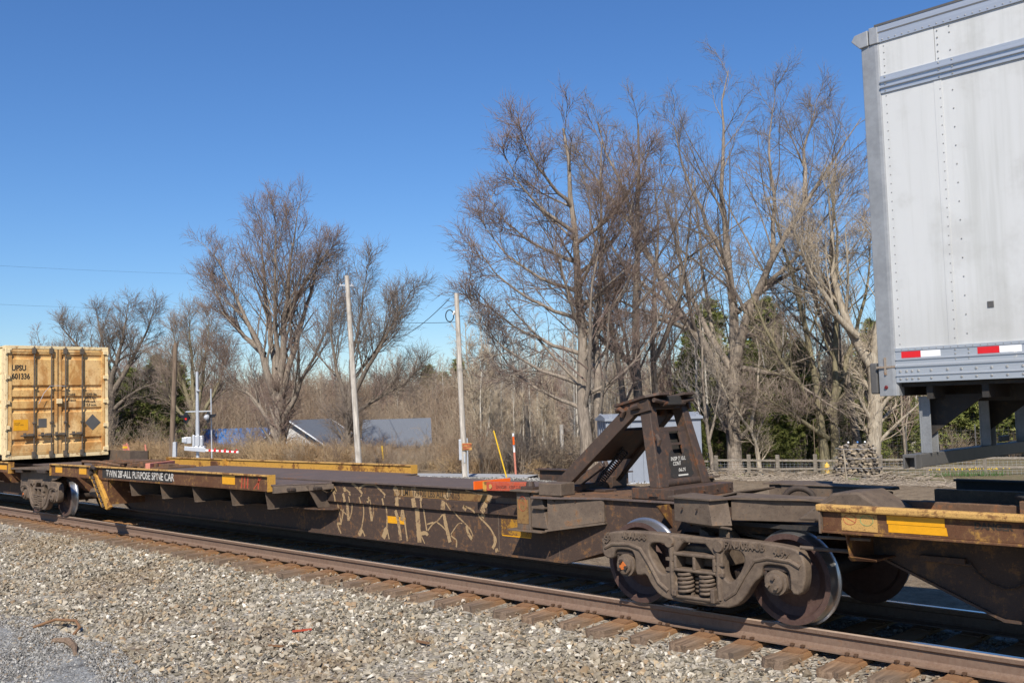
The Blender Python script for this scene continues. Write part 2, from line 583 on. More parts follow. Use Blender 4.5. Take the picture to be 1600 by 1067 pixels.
# --- stone bed under track and the gravel road nearest the camera
m = NT('ballast bed')
c = m.coord((1, 1, 1))
v = m.n('ShaderNodeTexVoronoi')
m.t.links.new(c, v.inputs['Vector'])
v.inputs['Scale'].default_value = 26
n2 = m.noise(c, 1.1, 5, .65)
cc = m.ramp(v.outputs['Color'], [(0, (.11, .095, .075)), (.35, (.27, .245, .20)), (.7, (.40, .36, .30)), (1, (.55, .51, .44))])
cc = m.mix(m.step(n2, .42, .7), cc, (.15, .11, .075))
m.bump(v.outputs['Distance'], .9, .03)
MT['bed'] = m.fin(cc, .9, 0, .15)
grid_sheet('ballast_bed', list(np.linspace(-130, 20, 301)), [-12, -7, -5, -4.6, -4.1, -3.7, -3.2, -2.7, -2.2, -1.6, -.95, -.55, 0, .75, 1.5, 2.05, 2.5, 3, 3.4, 4, 4.6, 4.9],
           lambda x, y: bed_z(y) + (.018 * math.sin(x * 3.1 + y * 7) * math.sin(x * 1.3 - y * 4) if y < -.6 else 0), MT['bed'])

m = NT('fine grey gravel')
c = m.coord((1, 1, 1))
v = m.n('ShaderNodeTexVoronoi')
m.t.links.new(c, v.inputs['Vector'])
v.inputs['Scale'].default_value = 75
n2 = m.noise(c, 1.6, 5, .7)
cc = m.ramp(v.outputs['Color'], [(0, (.05, .05, .05)), (.4, (.21, .21, .20)), (.8, (.37, .37, .36)), (1, (.6, .6, .58))])
cc = m.mix(m.math('MULTIPLY', m.step(n2, .5, .66), .75), cc, (.055, .05, .047))
m.bump(v.outputs['Distance'], .9, .012)
MT['fine'] = m.fin(cc, .9, 0, .15)
def road_edge(x): return -3.86 + .09 * math.sin(x * .9) + .06 * math.sin(x * 2.7 + 1) - .012 * (x + 13)
vs, fs = [], []
xr = list(np.linspace(-60, 12, 181))
for x in xr:
    e = road_edge(x)
    for k, y in enumerate((e, e - .25, e - .8, -7, -12.5)):
        vs.append((x, y, bed_z(y) + (-.015 if k == 0 else .03) + (.01 * math.sin(x * 2.2 + y * 3) if k else 0)))
for i in range(len(xr) - 1):
    for k in range(4):
        fs.append((i * 5 + k, i * 5 + k + 1, i * 5 + k + 6, i * 5 + k + 5))
me = bpy.data.meshes.new('gravel_road')
me.from_pydata(vs, [], fs)
me.materials.append(MT['fine'])
link('gravel_road', me)['kind'] = 'structure'

# --- pale access road beyond the track, beside the pole
m = NT('pale asphalt')
c = m.coord((1, 1, 1))
m.bump(m.noise(c, 60, 3), .3, .01)
MT['asphalt'] = m.fin(m.mix(m.noise(c, 1.2, 5, .7), (.26, .26, .265), (.40, .40, .40)), .85, 0, .2)
vs, fs = [], []
path = [(-72, 20.5), (-52, 18.2), (-42, 17.6), (-35.5, 18.6), (-31.6, 20.4), (-29.6, 21.8)]
nrm = [Vector((-.35, 1)).normalized()] * 3 + [Vector((-.45, .9)).normalized()] * 3
wid = [5.0, 5.0, 5.2, 5.2, 4.0, 1.6]
for (x, y), n, w in zip(path, nrm, wid):
    for t in (-.5, -.46, .46, .5):
        yy = y + n.y * w * t
        vs.append((x + n.x * w * t, yy, gz_far(yy) + (.12 if abs(t) < .48 else -.1)))
for i in range(len(path) - 1):
    for k in range(3):
        fs.append((i * 4 + k, i * 4 + k + 1, i * 4 + k + 5, i * 4 + k + 4))
me = bpy.data.meshes.new('access_road')
me.from_pydata(vs, [], fs)
me.materials.append(MT['asphalt'])
link('access_road', me)['kind'] = 'structure'

# --- ballast stones: real stones, tens of thousands, one object
def stone_mesh(name, seed, mat, flat=.62):
    rg = np.random.default_rng(seed)
    bm = bmesh.new()
    k = 0
    while k < 11:
        p = rg.normal(size=3)
        p /= np.linalg.norm(p)
        p *= np.array([.5, .5 * rg.uniform(.6, .95), .5 * flat]) * rg.uniform(.8, 1.08)
        bm.verts.new(p)
        k += 1
    r = bmesh.ops.convex_hull(bm, input=bm.verts)
    bmesh.ops.delete(bm, geom=[q for q in r['geom_interior'] if isinstance(q, bmesh.types.BMVert)], context='VERTS')
    bmesh.ops.recalc_face_normals(bm, faces=bm.faces)
    me = bpy.data.meshes.new(name)
    bm.to_mesh(me)
    bm.free()
    me.materials.append(mat)
    return me
def stone_mat(name, stops, tint=None):
    m = NT(name)
    oi = m.n('ShaderNodeObjectInfo')
    cc = m.ramp(oi.outputs['Random'], stops)
    cc.node.color_ramp.interpolation = 'CONSTANT'
    g = m.noise(m.coord((1, 1, 1)), 3.0, 4, .7)
    cc = m.mix(m.math('MULTIPLY', m.step(g, .4, .75), .4), cc, (.13, .115, .095))
    if tint:
        gm = m.n('ShaderNodeNewGeometry')
        s3 = m.sep(gm.outputs['Position'])
        near = m.math('MULTIPLY', m.step(s3[1], -.75, -.35), .8)        # rust dust lies beside the rails
        cc = m.mix(near, cc, m.mix(.6, cc, tint))
        wn = m.noise(gm.outputs['Position'], .55, 5, .7)
        cc = m.mix(m.math('MULTIPLY', m.step(wn, .47, .62), .5), cc, (.24, .175, .105))
    return m.fin(cc, .85, 0, .2)
MT['stone'] = stone_mat('ballast stone', [(0, (.265, .23, .175)), (.13, (.37, .325, .25)), (.28, (.185, .162, .122)), (.44, (.30, .262, .20)), (.58, (.40, .352, .28)),
                                          (.70, (.54, .49, .40)), (.77, (.42, .325, .21)), (.84, (.12, .108, .09)), (.90, (.31, .215, .13)), (.965, (.68, .63, .54))], (.19, .105, .052))
MT['pebble'] = stone_mat('grey pebble', [(0, (.19, .18, .165)), (.2, (.27, .26, .24)), (.45, (.09, .087, .082)), (.6, (.35, .335, .31)), (.8, (.48, .46, .42)), (.9, (.24, .19, .14))])
stones = [stone_mesh('ballast stone %d' % i, 40 + i, MT['stone'], .45 + .04 * i) for i in range(9)]
P, S = [], []
TIE0, TIEP = -6.7617, .495
def add_stones(n, xf, y0, y1, s0, s1, lift=.0):
    x = xf(n)
    y = RNG.uniform(y0, y1, n)
    sc = RNG.uniform(s0, s1, n) * RNG.choice([1, 1, 1, 1.35, .7], n)
    z = np.array([bed_z(q) for q in y]) + RNG.uniform(-.012, .022, n) + lift
    fr = np.abs(((x - TIE0) / TIEP + .5) % 1 - .5) * TIEP            # distance to the nearest sleeper centre
    ok = ~((fr < .12) & (y > -.60) & (y < 2.04))
    ok &= ~((np.abs(y) < .08) & (z > -.26)) & ~((np.abs(y - 1.51) < .08) & (z > -.26))
    ok &= ~((y < road_edge_v(x) - .05) & (RNG.uniform(0, 1, n) > .04))
    P.append(np.stack([x, y, z], 1)[ok])
    S.append(sc[ok])
def road_edge_v(x): return -3.86 + .09 * np.sin(x * .9) + .06 * np.sin(x * 2.7 + 1) - .012 * (x + 13)
near = lambda n: -1.5 - 20 * RNG.uniform(0, 1, n) ** 1.15
far = lambda n: -20 - 45 * RNG.uniform(0, 1, n) ** 1.5
add_stones(32000, near, -4.2, -.5, .048, .102)
add_stones(15000, near, -4.2, -.5, .020, .045, .004)
add_stones(9000, near, -.6, 2.1, .040, .072, .006)
add_stones(14000, far, -4.6, -.4, .05, .09)
add_stones(2500, far, -.6, 2.1, .05, .08)
add_stones(30000, lambda n: RNG.uniform(-30, 2, n), 2.0, 4.6, .05, .10)
P = np.concatenate(P); S = np.concatenate(S)
n = len(P)
scatter('ballast_stones', P, RNG.uniform(0, 6.28, (n, 3)) * np.array([.16, .16, 1]), np.stack([S, S * RNG.uniform(.7, 1.1, n), S * RNG.uniform(.6, 1.0, n)], 1), RNG.integers(0, 9, n), stones)
pebs = [stone_mesh('pebble %d' % i, 80 + i, MT['pebble'], .6) for i in range(5)]
n = 60000
x = RNG.uniform(-22, -7, n)
y = road_edge_v(x) - 2.3 * RNG.uniform(0, 1, n) ** 1.2 + .22
z = np.array([bed_z(q) for q in y]) + .03
sc = RNG.uniform(.012, .036, n) * RNG.choice([1, 1, 1, 1.5], n)
scatter('road_gravel', np.stack([x, y, z], 1), RNG.uniform(0, 6.28, (n, 3)), np.stack([sc] * 3, 1), RNG.integers(0, 5, n), pebs)
# pale gravel heap round the pole foot and beside the road
n = 5200
a = RNG.uniform(0, 1, n)
x = -32.5 + 8.5 * a + RNG.normal(0, .7, n)
y = 17.6 + 2.2 * a + RNG.normal(0, .8, n)
z = np.array([gz_far(q) for q in y]) + .22 * np.exp(-((y - 17.9 - 2.0 * a) / 1.0) ** 2) + .02
sc = RNG.uniform(.05, .12, n)
scatter('gravel_heap', np.stack([x, y, z], 1), RNG.uniform(0, 6.28, (n, 3)), np.stack([sc] * 3, 1), RNG.integers(0, 5, n), pebs)

# --- rails
def rail(y0, label):
    prof = [(-.076, -.186), (.076, -.186), (.076, -.172), (.022, -.152), (.010, -.135), (.010, -.062), (.034, -.046), (.0375, -.012), (.027, -.0), (-.027, 0), (-.0375, -.012), (-.034, -.046), (-.010, -.062), (-.010, -.135), (-.022, -.152), (-.076, -.172)]
    t = thing('rail', label, 'rail', (-20, y0, 0))
    xs = [-130, -90, -60, -40, -28, -18, -10, -5, 0, 20]
    mb = MB()
    n = len(prof)
    vs = [(x, y0 + y, z) for x in xs for y, z in prof]
    fs, mi = [], []
    for i in range(len(xs) - 1):
        for k in range(n):
            fs.append((i * n + k, i * n + (k + 1) % n, (i + 1) * n + (k + 1) % n, (i + 1) * n + k))
            mi.append({8: 1, 7: 2, 9: 2, 10: 0}.get(k, 0))
    mb.v, mb.f, mb.mi = vs, fs, mi
    part('rail_section', mb, [MT['rail'], MT['railtop'], MT['railedge']], t, 0, False)
    return t
rail_near = rail(0.0, 'brown steel rail nearest the camera, along the gravel shoulder')
rail_far = rail(1.51, 'polished rail behind the wheels, on the far side of the track')

# --- sleepers: weathered wood, rusty plate and spikes by the near rail
m = NT('sleeper wood')
g = m.noise(m.coord((26, 1.4, 26)), 1.0, 5, .7, .4)
k = m.noise(m.coord((1, 1, 1)), 6, 4, .7)
oi = m.n('ShaderNodeObjectInfo')
col = m.mix(m.step(g, .3, .68), (.12, .078, .052), (.29, .20, .135))
col = m.mix(m.math('MULTIPLY', oi.outputs['Random'], .5), col, (.15, .12, .095))
xyz = m.sep(m.coord((1, 1, 1)))
ru = m.math('MULTIPLY', m.step(m.math('ADD', m.math('ADD', xyz[1], m.math('MULTIPLY', k, .3)), .75), -.30, .15), .85)
col = m.mix(ru, col, m.mix(k, (.26, .13, .052), (.44, .225, .095)))
m.bump(g, .8, .02)
MT['tie'] = m.fin(col, .9, 0, .15)
MT['plate'] = rusty('rust tie plate', (.21, .11, .055), (.30, .145, .06), (.25, .15, .085), .5, .6, 5)
MT['spike'] = rusty('dark spike', (.10, .055, .032), (.2, .09, .04), (.12, .08, .05), .3, .4, 8)
tb = MB().box(-.115, .115, -1.3, 1.3, -.09, .09)
tie_me = tb.mesh('sleeper block', MT['tie'])
def chipped(seed):
    """a sleeper block with a worn, uneven near end"""
    bm = bmesh.new(); bm.from_mesh(tie_me)
    bmesh.ops.subdivide_edges(bm, edges=[e for e in bm.edges if abs(e.verts[0].co.y - e.verts[1].co.y) > 1], cuts=9)
    bmesh.ops.subdivide_edges(bm, edges=[e for e in bm.edges if abs(e.verts[0].co.x - e.verts[1].co.x) > .1], cuts=2)
    rr = random.Random(seed)
    for q in bm.verts:
        q.co.x += rr.uniform(-.006, .006); q.co.z += rr.uniform(-.006, .004)
        if q.co.y < -1.2:
            q.co.y += rr.uniform(-.035, .035); q.co.z += rr.uniform(-.014, .004); q.co.x *= rr.uniform(.9, 1.0)
    me = bpy.data.meshes.new('sleeper block'); bm.to_mesh(me); bm.free(); me.materials.append(MT['tie'])
    return me
tie_mes = [chipped(i) for i in range(7)]
pb = MB().prism([(-.20, 0), (-.20, .012), (-.085, .022), (-.08, .012), (.08, .012), (.085, .022), (.16, .012), (.16, 0)], 'x', -.095, .095)
plate_me = pb.mesh('tie plate', MT['plate'])
sp = MB()
sp.box(-.009, .009, -.009, .009, 0, .028).box(-.016, .016, -.012, .022, .026, .042)
spike_me = sp.mesh('rail spike', MT['spike'])
ORD = 'first second third fourth fifth sixth seventh eighth ninth tenth eleventh twelfth thirteenth'.split()
for i in range(-96, 14):
    x = TIE0 + TIEP * i + random.uniform(-.025, .025)
    dl = i - round((-6.5627 - TIE0) / TIEP)                 # sleepers counted from the wheel with the orange cap
    grp = None
    if dl == 0: lab = 'timber sleeper directly below the wheel with the orange bearing cap'
    elif 0 < dl <= 13: lab = ORD[dl - 1] + ' timber sleeper to the right of the wheel with the orange bearing cap'
    elif -13 <= dl < 0: lab = ORD[-dl - 1] + ' timber sleeper to the left of the wheel with the orange bearing cap'
    elif x > -19.5: lab, grp = 'timber sleeper under the rail along the graffiti beam', 'track sleepers along the beam'
    else: lab, grp = 'timber sleeper in the distant track under the yellow container', 'track sleepers in the distance'
    t = thing('sleeper', lab, 'railway sleeper', (x, YC + random.uniform(-.05, .05), -.298 + random.uniform(-.004, .004)), grp, random.uniform(-.025, .025))
    link('tie_block', tie_mes[i % 7], t)
    for yy, s in ((-YC, 1), (1.51 - YC, -1)):
        if i < -55 and s < 0: continue
        p = link('tie_plate', plate_me, t)
        p.location = (random.uniform(-.01, .01), yy - (t.location.y - YC), .0895)
        p.scale.y = s
        if i < -55: continue
        for sx in (-.05, .045):
            k = link('rail_spike', spike_me, p)
            k.location = (sx + random.uniform(-.01, .01), -.093, .012)
            k.rotation_euler = (0, 0, random.uniform(-.3, .3))
# ================================================================== WHEEL TRUCK (local: origin on rail top under its centre)
def make_truck(loc, label):
    t = thing('wheel_truck', label, 'railway truck', loc)
    AX = .8635
    W_R = .419
    wm = MB()
    prof = [(.09, -.80), (.14, -.795), (.17, -.765), (.26, -.735), (.335, -.765), (.352, -.80), (.362, -.826), (.412, -.826), (.418, -.80), (.421, -.72), (.430, -.706), (.447, -.698), (.449, -.688), (.440, -.682), (.365, -.684), (.335, -.71), (.25, -.70), (.16, -.66), (.09, -.66)]
    mis = [0] * len(prof)
    for k in (7, 8, 9, 10, 11): mis[k] = 1
    wm.lathe(prof, (0, 0, 0), 'y', 64, mis)
    wme = wm.mesh('wheel', [MT['wheel'], MT['tread']], None, True)
    for sx in (-1, 1):
        a = part('axle', MB().cyl((sx * AX, -1.05, W_R), (sx * AX, 1.05, W_R), .085, 16), MT['castdark'], t, 0, True, True)
        for sy in (1, -1):
            w = link('wheel', wme, t)
            w.location = (sx * AX, 0, W_R)
            w.scale = (1, sy, 1)
        for sy in (1, -1):
            b = MB().lathe([(.0, -1.075), (.0, -1.07), (.055, -1.07), (.112, -1.06), (.116, -.98), (.116, -.90), (.10, -.885), (.0, -.885)], (0, 0, 0), 'y', 28)
            bo = part('roller_bearing', b, MT['cast'], t, 0, True, True)
            bo.location = (sx * AX, 0, W_R)
            bo.scale = (1, sy, 1)
            cap = MB().lathe([(.0, -1.105), (.065, -1.105), (.086, -1.095), (.09, -1.068), (.0, -1.068)], (0, 0, 0), 'y', 28)
            co = part('end_cap', cap, MT['cast'], bo, 0, True, True)
            for k in range(3):
                an = R(90 + 120 * k + (15 if sx < 0 else -10))
                bb = MB().tube([(.05 * math.cos(an), -1.10, .05 * math.sin(an)), (.05 * math.cos(an), -1.132, .05 * math.sin(an))], .019, 6)
                part('cap_bolt', bb, MT['castdark'] if sx < 0 else MT['cast'], bo, 0, False, True)
            if sx < 0 and sy > 0:
                pl = MB()
                pts = []
                for k in range(6):
                    an = R(90 + 15 + 60 * k)
                    rr = .066 if k % 2 == 0 else .036
                    pts.append((rr * math.cos(an), rr * math.sin(an)))
                pl.prism(pts, 'y', -1.112, -1.104)
                part('locking_plate', pl, MT['capor'], bo, 0, False, True, label='orange painted locking plate')
            ad = MB()
            ad.box(sx * AX - .135, sx * AX + .135, sy * .93, sy * 1.035, W_R + .095, W_R + .155)
            ad.box(sx * AX - .135, sx * AX - .105, sy * .94, sy * 1.03, W_R - .05, W_R + .12)
            ad.box(sx * AX + .105, sx * AX + .135, sy * .94, sy * 1.03, W_R - .05, W_R + .12)
            part('bearing_adapter', ad, MT['castdark'], t, .008, False, True)
    # side frames
    O = [(-1.17, .60), (-1.14, .70), (-1.06, .745), (-.85, .765), (-.55, .775), (-.30, .77), (.30, .77), (.55, .775), (.85, .765), (1.06, .745), (1.14, .70), (1.17, .60),
         (1.165, .47), (1.12, .335), (1.01, .335), (1.012, .50), (.995, .545), (.95, .575), (.78, .575), (.735, .545), (.725, .46), (.64, .40),
         (.54, .25), (.44, .16), (.32, .125), (-.32, .125), (-.44, .16), (-.54, .25), (-.60, .36), (-.66, .335), (-.735, .335), (-.735, .50), (-.75, .545), (-.78, .575), (-.95, .575), (-.995, .545), (-1.01, .50), (-1.03, .47), (-1.12, .47), (-1.165, .52)]
    HL = [(-.55, .64), (-.50, .675), (-.36, .675), (-.31, .62), (-.31, .46), (-.345, .385), (-.40, .375), (-.47, .43), (-.55, .56)]
    HR = [(-x, z) for x, z in HL][::-1]
    HC = [(-.245, .705), (.245, .705), (.245, .20), (-.245, .20)]
    sme = outline_mesh('side frame', [smooth_loop(O, 1), smooth_loop(HL, 2), smooth_loop(HR, 2), smooth_loop(HC, 1)], .13, .018, 0)
    sme.materials.clear()
    sme.materials.append(MT['cast'])
    for sy in (1, -1):
        fr = link('side_frame', sme, t)
        fr.location = (0, -sy * 1.0035, 0)
        Yf = -sy * 1.0035
        # raised ribs that follow the frame
        rb = MB()
        for s in (-1, 1):
            path = [(s * 1.12, .58), (s * 1.02, .625), (s * .80, .635), (s * .66, .60), (s * .55, .46), (s * .44, .29), (s * .33, .22)]
            rb.tube([(x, Yf - sy * .062, z) for x, z in path], .022, 8)
            rb.tube([(s * .27, Yf - sy * .06, .72), (s * .27, Yf - sy * .06, .20)], .028, 8)
        rb.tube([(-.27, Yf - sy * .062, .195), (-.1, Yf - sy * .062, .17), (.1, Yf - sy * .062, .17), (.27, Yf - sy * .062, .195)], .026, 8)
        part('frame_rib', rb, MT['cast'], fr, 0, True, True).location = (0, -Yf, 0)
        bs = MB()
        for s in (-1, 1):
            bs.lathe([(0, -.02), (.05, -.02), (.058, 0), (.058, .03), (0, .03)], (s * .285, -.075, .70), 'y', 20)
            bs.box(s * .285 - .045, s * .285 + .045, -.085, -.05, .52, .55)
            bs.box(s * .285 - .045, s * .285 + .045, -.085, -.05, .42, .45)
        b = part('rivet_boss', bs, MT['cast'], fr, 0, True, True)
        b.scale = (1, sy, 1)
        # pedestal lugs
        if sy > 0:
            for body, x, z, sz, roll in (('ASF', -1.12, .60, .10, .75), ('48440-8-8', -.88, .695, .092, .0), ('F7N-103A-UB', .345, .695, .092, .0), ('4-97', .86, .675, .10, -.35)):
                text(body, sz, (x, -.066, z), '-y', MT['cast'], fr, .80, .014, local=True, roll=roll, name='raised_lettering', weight=.003)
            text('70 TON', .032, (-.2, -.066, .722), '-y', MT['cast'], fr, 1.0, .003, local=True, name='raised_lettering')
            text('7/72K', .05, (-.60, -.066, .44), '-y', MT['graf'], fr, .8, .0012, local=True, roll=-1.0, name='chalk_mark')
            text('LA', .04, (-.78, -.066, .615), '-y', MT['white'], fr, .8, .0012, local=True, name='chalk_mark')
        # spring nest
        for sx, dy, rr, wr in ((-.125, -.045, .068, .0155), (.125, -.045, .068, .0155), (0, .05, .06, .014), (-.125, .12, .06, .014), (.125, .12, .06, .014)):
            cp, turns = [], 5.2
            for k in range(int(turns * 14) + 1):
                an = 2 * math.pi * k / 14
                cp.append((sx + rr * math.cos(an), Yf + sy * dy + rr * math.sin(an), .215 + .205 * k / (turns * 14)))
            part('coil_spring', MB().tube(cp, wr, 7), MT['cast'], t, 0, True, True)
        st = MB()
        st.box(-.235, .235, Yf - .10, Yf + .14, .175, .205)
        st.box(-.24, -.20, Yf - sy * .115, Yf - sy * .06, .19, .245)
        st.box(.20, .245, Yf - sy * .125, Yf - sy * .05, .17, .30)
        part('spring_seat', st, MT['cast'], t, .01, False, True)
    # bolster with open ends
    bo = MB()
    bo.box(-.22, .22, -.93, .93, .47, .66)
    for sy in (1, -1):
        y0, y1 = sy * .93, sy * 1.09
        bo.box(-.24, .24, min(y0, y1), max(y0, y1), .575, .61)
        bo.box(-.24, .24, min(y0, y1), max(y0, y1), .425, .455)
        for x in (-.24, -.018, .21):
            bo.box(x, x + .034, min(y0, y1), max(y0, y1), .45, .58)
    part('bolster', bo, MT['cast'], t, .012, False, True)
    bb = MB()
    for s in (-1, 1):
        bb.bar((s * .34, -.7, .34), (s * .34, .7, .34), .09, .11)
        bb.bar((s * .345, -.86, .36), (s * .40, -.60, .42), .07, .20)
        bb.bar((s * .345, .86, .36), (s * .40, .60, .42), .07, .20)
    part('brake_beam', bb, MT['castdark'], t, .01, False, True)
    rg = MB()
    for s in (-1, 1):
        rg.bar((s * .33, -.28, .75), (s * .38, -.15, .25), .03, .06)
    rg.tube([(-.5, -.35, .72), (.1, -.40, .74), (.45, -.5, .72), (.75, -.55, .80)], .022, 8)
    part('brake_rigging', rg, MT['cast'], t, 0, True, True)
    sb = MB()
    for s in (-1, 1):
        y = s * .63
        sb.box(-.22, .22, y - .08, y + .08, .66, .69)
        sb.prism([(-.2, .69), (-.06, .69), (-.10, .76), (-.20, .80)], 'y', y - .06, y + .06)
        sb.prism([(.02, .69), (.24, .69), (.14, .79), (.04, .84)], 'y', y - .06, y + .06)
    part('side_bearing', sb, MT['cast'], t, .008, False, True)
    return t
TX = -5.6992
truck = make_truck((TX, YC, 0), 'dusty four wheel truck nearest the camera, under the joint of the cars')
truck2 = dup_tree(truck)
truck2.location = (-23.25, YC, 0)
truck2['label'] = 'small distant wheel truck on the rails below the yellow container'

# ================================================================== MAIN SPINE CAR
car = thing('spine_car', 'empty rusty spine car with tan graffiti on its beam and a raised hitch', 'rail car', (-13, YC, 0))
W0, W1 = .25, 1.255
XL, XR = -20.6, -7.87
bm_ = MB()
def mir(y): return 2 * YC - y
b = MB()
for y, o in ((W0, .02), (W1, -.02)):
    b.prism([(XL, .62), (XL + .9, .27), (XR, .27), (-7.12, .50), (-6.2, .72), (-4.9, .78), (-4.9, 1.0), (-6.2, 1.0), (-7.3, 1.035), (XL, 1.035)], 'y', y, y + o)
part('beam_web', b, MT['web'], car)
b = MB()
b.hull([(XL + .9, W0 - .035, .272), (XL + .9, W1 + .035, .272), (XL + .9, W1 + .035, .250), (XL + .9, W0 - .035, .250)], [(XR, W0 - .035, .272), (XR, W1 + .035, .272), (XR, W1 + .035, .250), (XR, W0 - .035, .250)])
b.hull([(XR, W0 - .035, .272), (XR, W1 + .035, .272), (XR, W1 + .035, .250), (XR, W0 - .035, .250)], [(-7.12, W0 - .03, .50), (-7.12, W1 + .03, .50), (-7.12, W1 + .03, .478), (-7.12, W0 - .03, .478)])
b.hull([(-7.12, W0 - .03, .50), (-7.12, W1 + .03, .50), (-7.12, W1 + .03, .478), (-7.12, W0 - .03, .478)], [(-6.2, W0 - .03, .72), (-6.2, W1 + .03, .72), (-6.2, W1 + .03, .698), (-6.2, W0 - .03, .698)])
b.hull([(XL, W0 - .03, .62), (XL, W1 + .03, .62), (XL, W1 + .03, .598), (XL, W0 - .03, .598)], [(XL + .9, W0 - .035, .272), (XL + .9, W1 + .035, .272), (XL + .9, W1 + .035, .250), (XL + .9, W0 - .035, .250)])
part('bottom_flange', b, MT['web'], car)
for y0, y1 in ((W0 - .042, W0 + .002), (W1 - .002, W1 + .042)):
    part('stiffener_bar', MB().box(-12.95, -8.30, y0, y1, .745, .88), MT['web'], car, .006)
b = MB()
b.box(-20.8, -8.15, W0 - .055, W1 + .055, 1.037, 1.062)
b.prism([(-8.15, -.06), (-7.85, -.04), (-7.30, .20), (-6.05, .20), (-6.05, mir(.20)), (-7.30, mir(.20)), (-7.85, mir(-.04)), (-8.15, mir(-.06))], 'z', 1.006, 1.030)
b.box(-8.16, -8.14, .19, mir(.19), 1.006, 1.062)
part('deck_plate', b, MT['deck'], car, .003)
part('end_deck', MB().prism([(-8.13, -.03), (-7.87, -.01), (-7.32, .215), (-6.0, .215), (-6.0, mir(.215)), (-7.32, mir(.215)), (-7.87, mir(-.01)), (-8.13, mir(-.03))], 'z', 1.030, 1.042), MT['deckrust'], car)
# splayed side panels and neck
for s in (0, 1):
    Y = (lambda y: y) if s == 0 else mir
    q = MB()
    q.hull([(-7.94, Y(.0), .655), (-7.28, Y(.22), .76), (-7.28, Y(.22), 1.006), (-7.94, Y(.0), 1.006)], [(-7.94, Y(.03), .655), (-7.28, Y(.25), .76), (-7.28, Y(.25), 1.006), (-7.94, Y(.03), 1.006)])
    part('splay_panel', q, MT['steel'], car, .004)
    q = MB()
    q.hull([(-7.96, Y(-.03), .655), (-7.26, Y(.20), .76), (-7.26, Y(.26), .76), (-7.96, Y(.26), .655)], [(-7.96, Y(-.03), .632), (-7.26, Y(.20), .737), (-7.26, Y(.26), .737), (-7.96, Y(.26), .632)])
    part('splay_ledge', q, MT['steel'], car)
    # corner pedestal with locking cone
    q = MB()
    ys = sorted((Y(.0), Y(.25)))
    q.box(-8.44, -8.22, ys[0], ys[1], .63, 1.07)
    q.hull([(-8.22, Y(.02), .66), (-7.94, Y(.0), .66), (-7.94, Y(.25), .66), (-8.22, Y(.25), .66)], [(-8.22, Y(.02), 1.068), (-8.06, Y(.02), 1.068), (-8.06, Y(.25), 1.068), (-8.22, Y(.25), 1.068)])
    pd = part('pedestal', q, MT['steel'], car, .008)
    q = MB()
    ys = sorted((Y(-.05), Y(.27)))
    q.box(-8.50, -8.05, ys[0], ys[1], 1.071, 1.092)
    q.box(-8.56, -8.0, ys[0], ys[1], .612, .632)
    q.box(-8.17, -7.97, sorted((Y(-.03), Y(.2)))[0], sorted((Y(-.03), Y(.2)))[1], .885, .905)
    part('pedestal_cap', q, MT['steel'], pd, .004)
    q = MB()
    ys = sorted((Y(.03), Y(.17)))
    q.box(-8.40, -8.20, ys[0], ys[1], 1.092, 1.128)
    q.cyl((-8.30, Y(.10), 1.128), (-8.30, Y(.10), 1.185), .055, 16, 0, .042)
    part('locking_cone', q, MT['hitch'], pd, .005)
part('plate_patch', MB().box(-8.425, -8.245, -.004, 0, .70, .98), MT['tanpatch'], car)
# ring mark on the pedestal
q = MB()
pts = [(.062 * math.cos(a) - 8.335, .062 * 1.35 * math.sin(a) + .93) for a in np.linspace(0, 2 * math.pi, 25)[:-1]]
q.tube([(x, -.005, z) for x, z in pts + pts[:1]], .003, 4)
text('TTX', .05, (-8.375, -.0055, .915), '-y', MT['redbar'], car, .8, 0)
part('ring_mark', q, MT['redbar'], car)

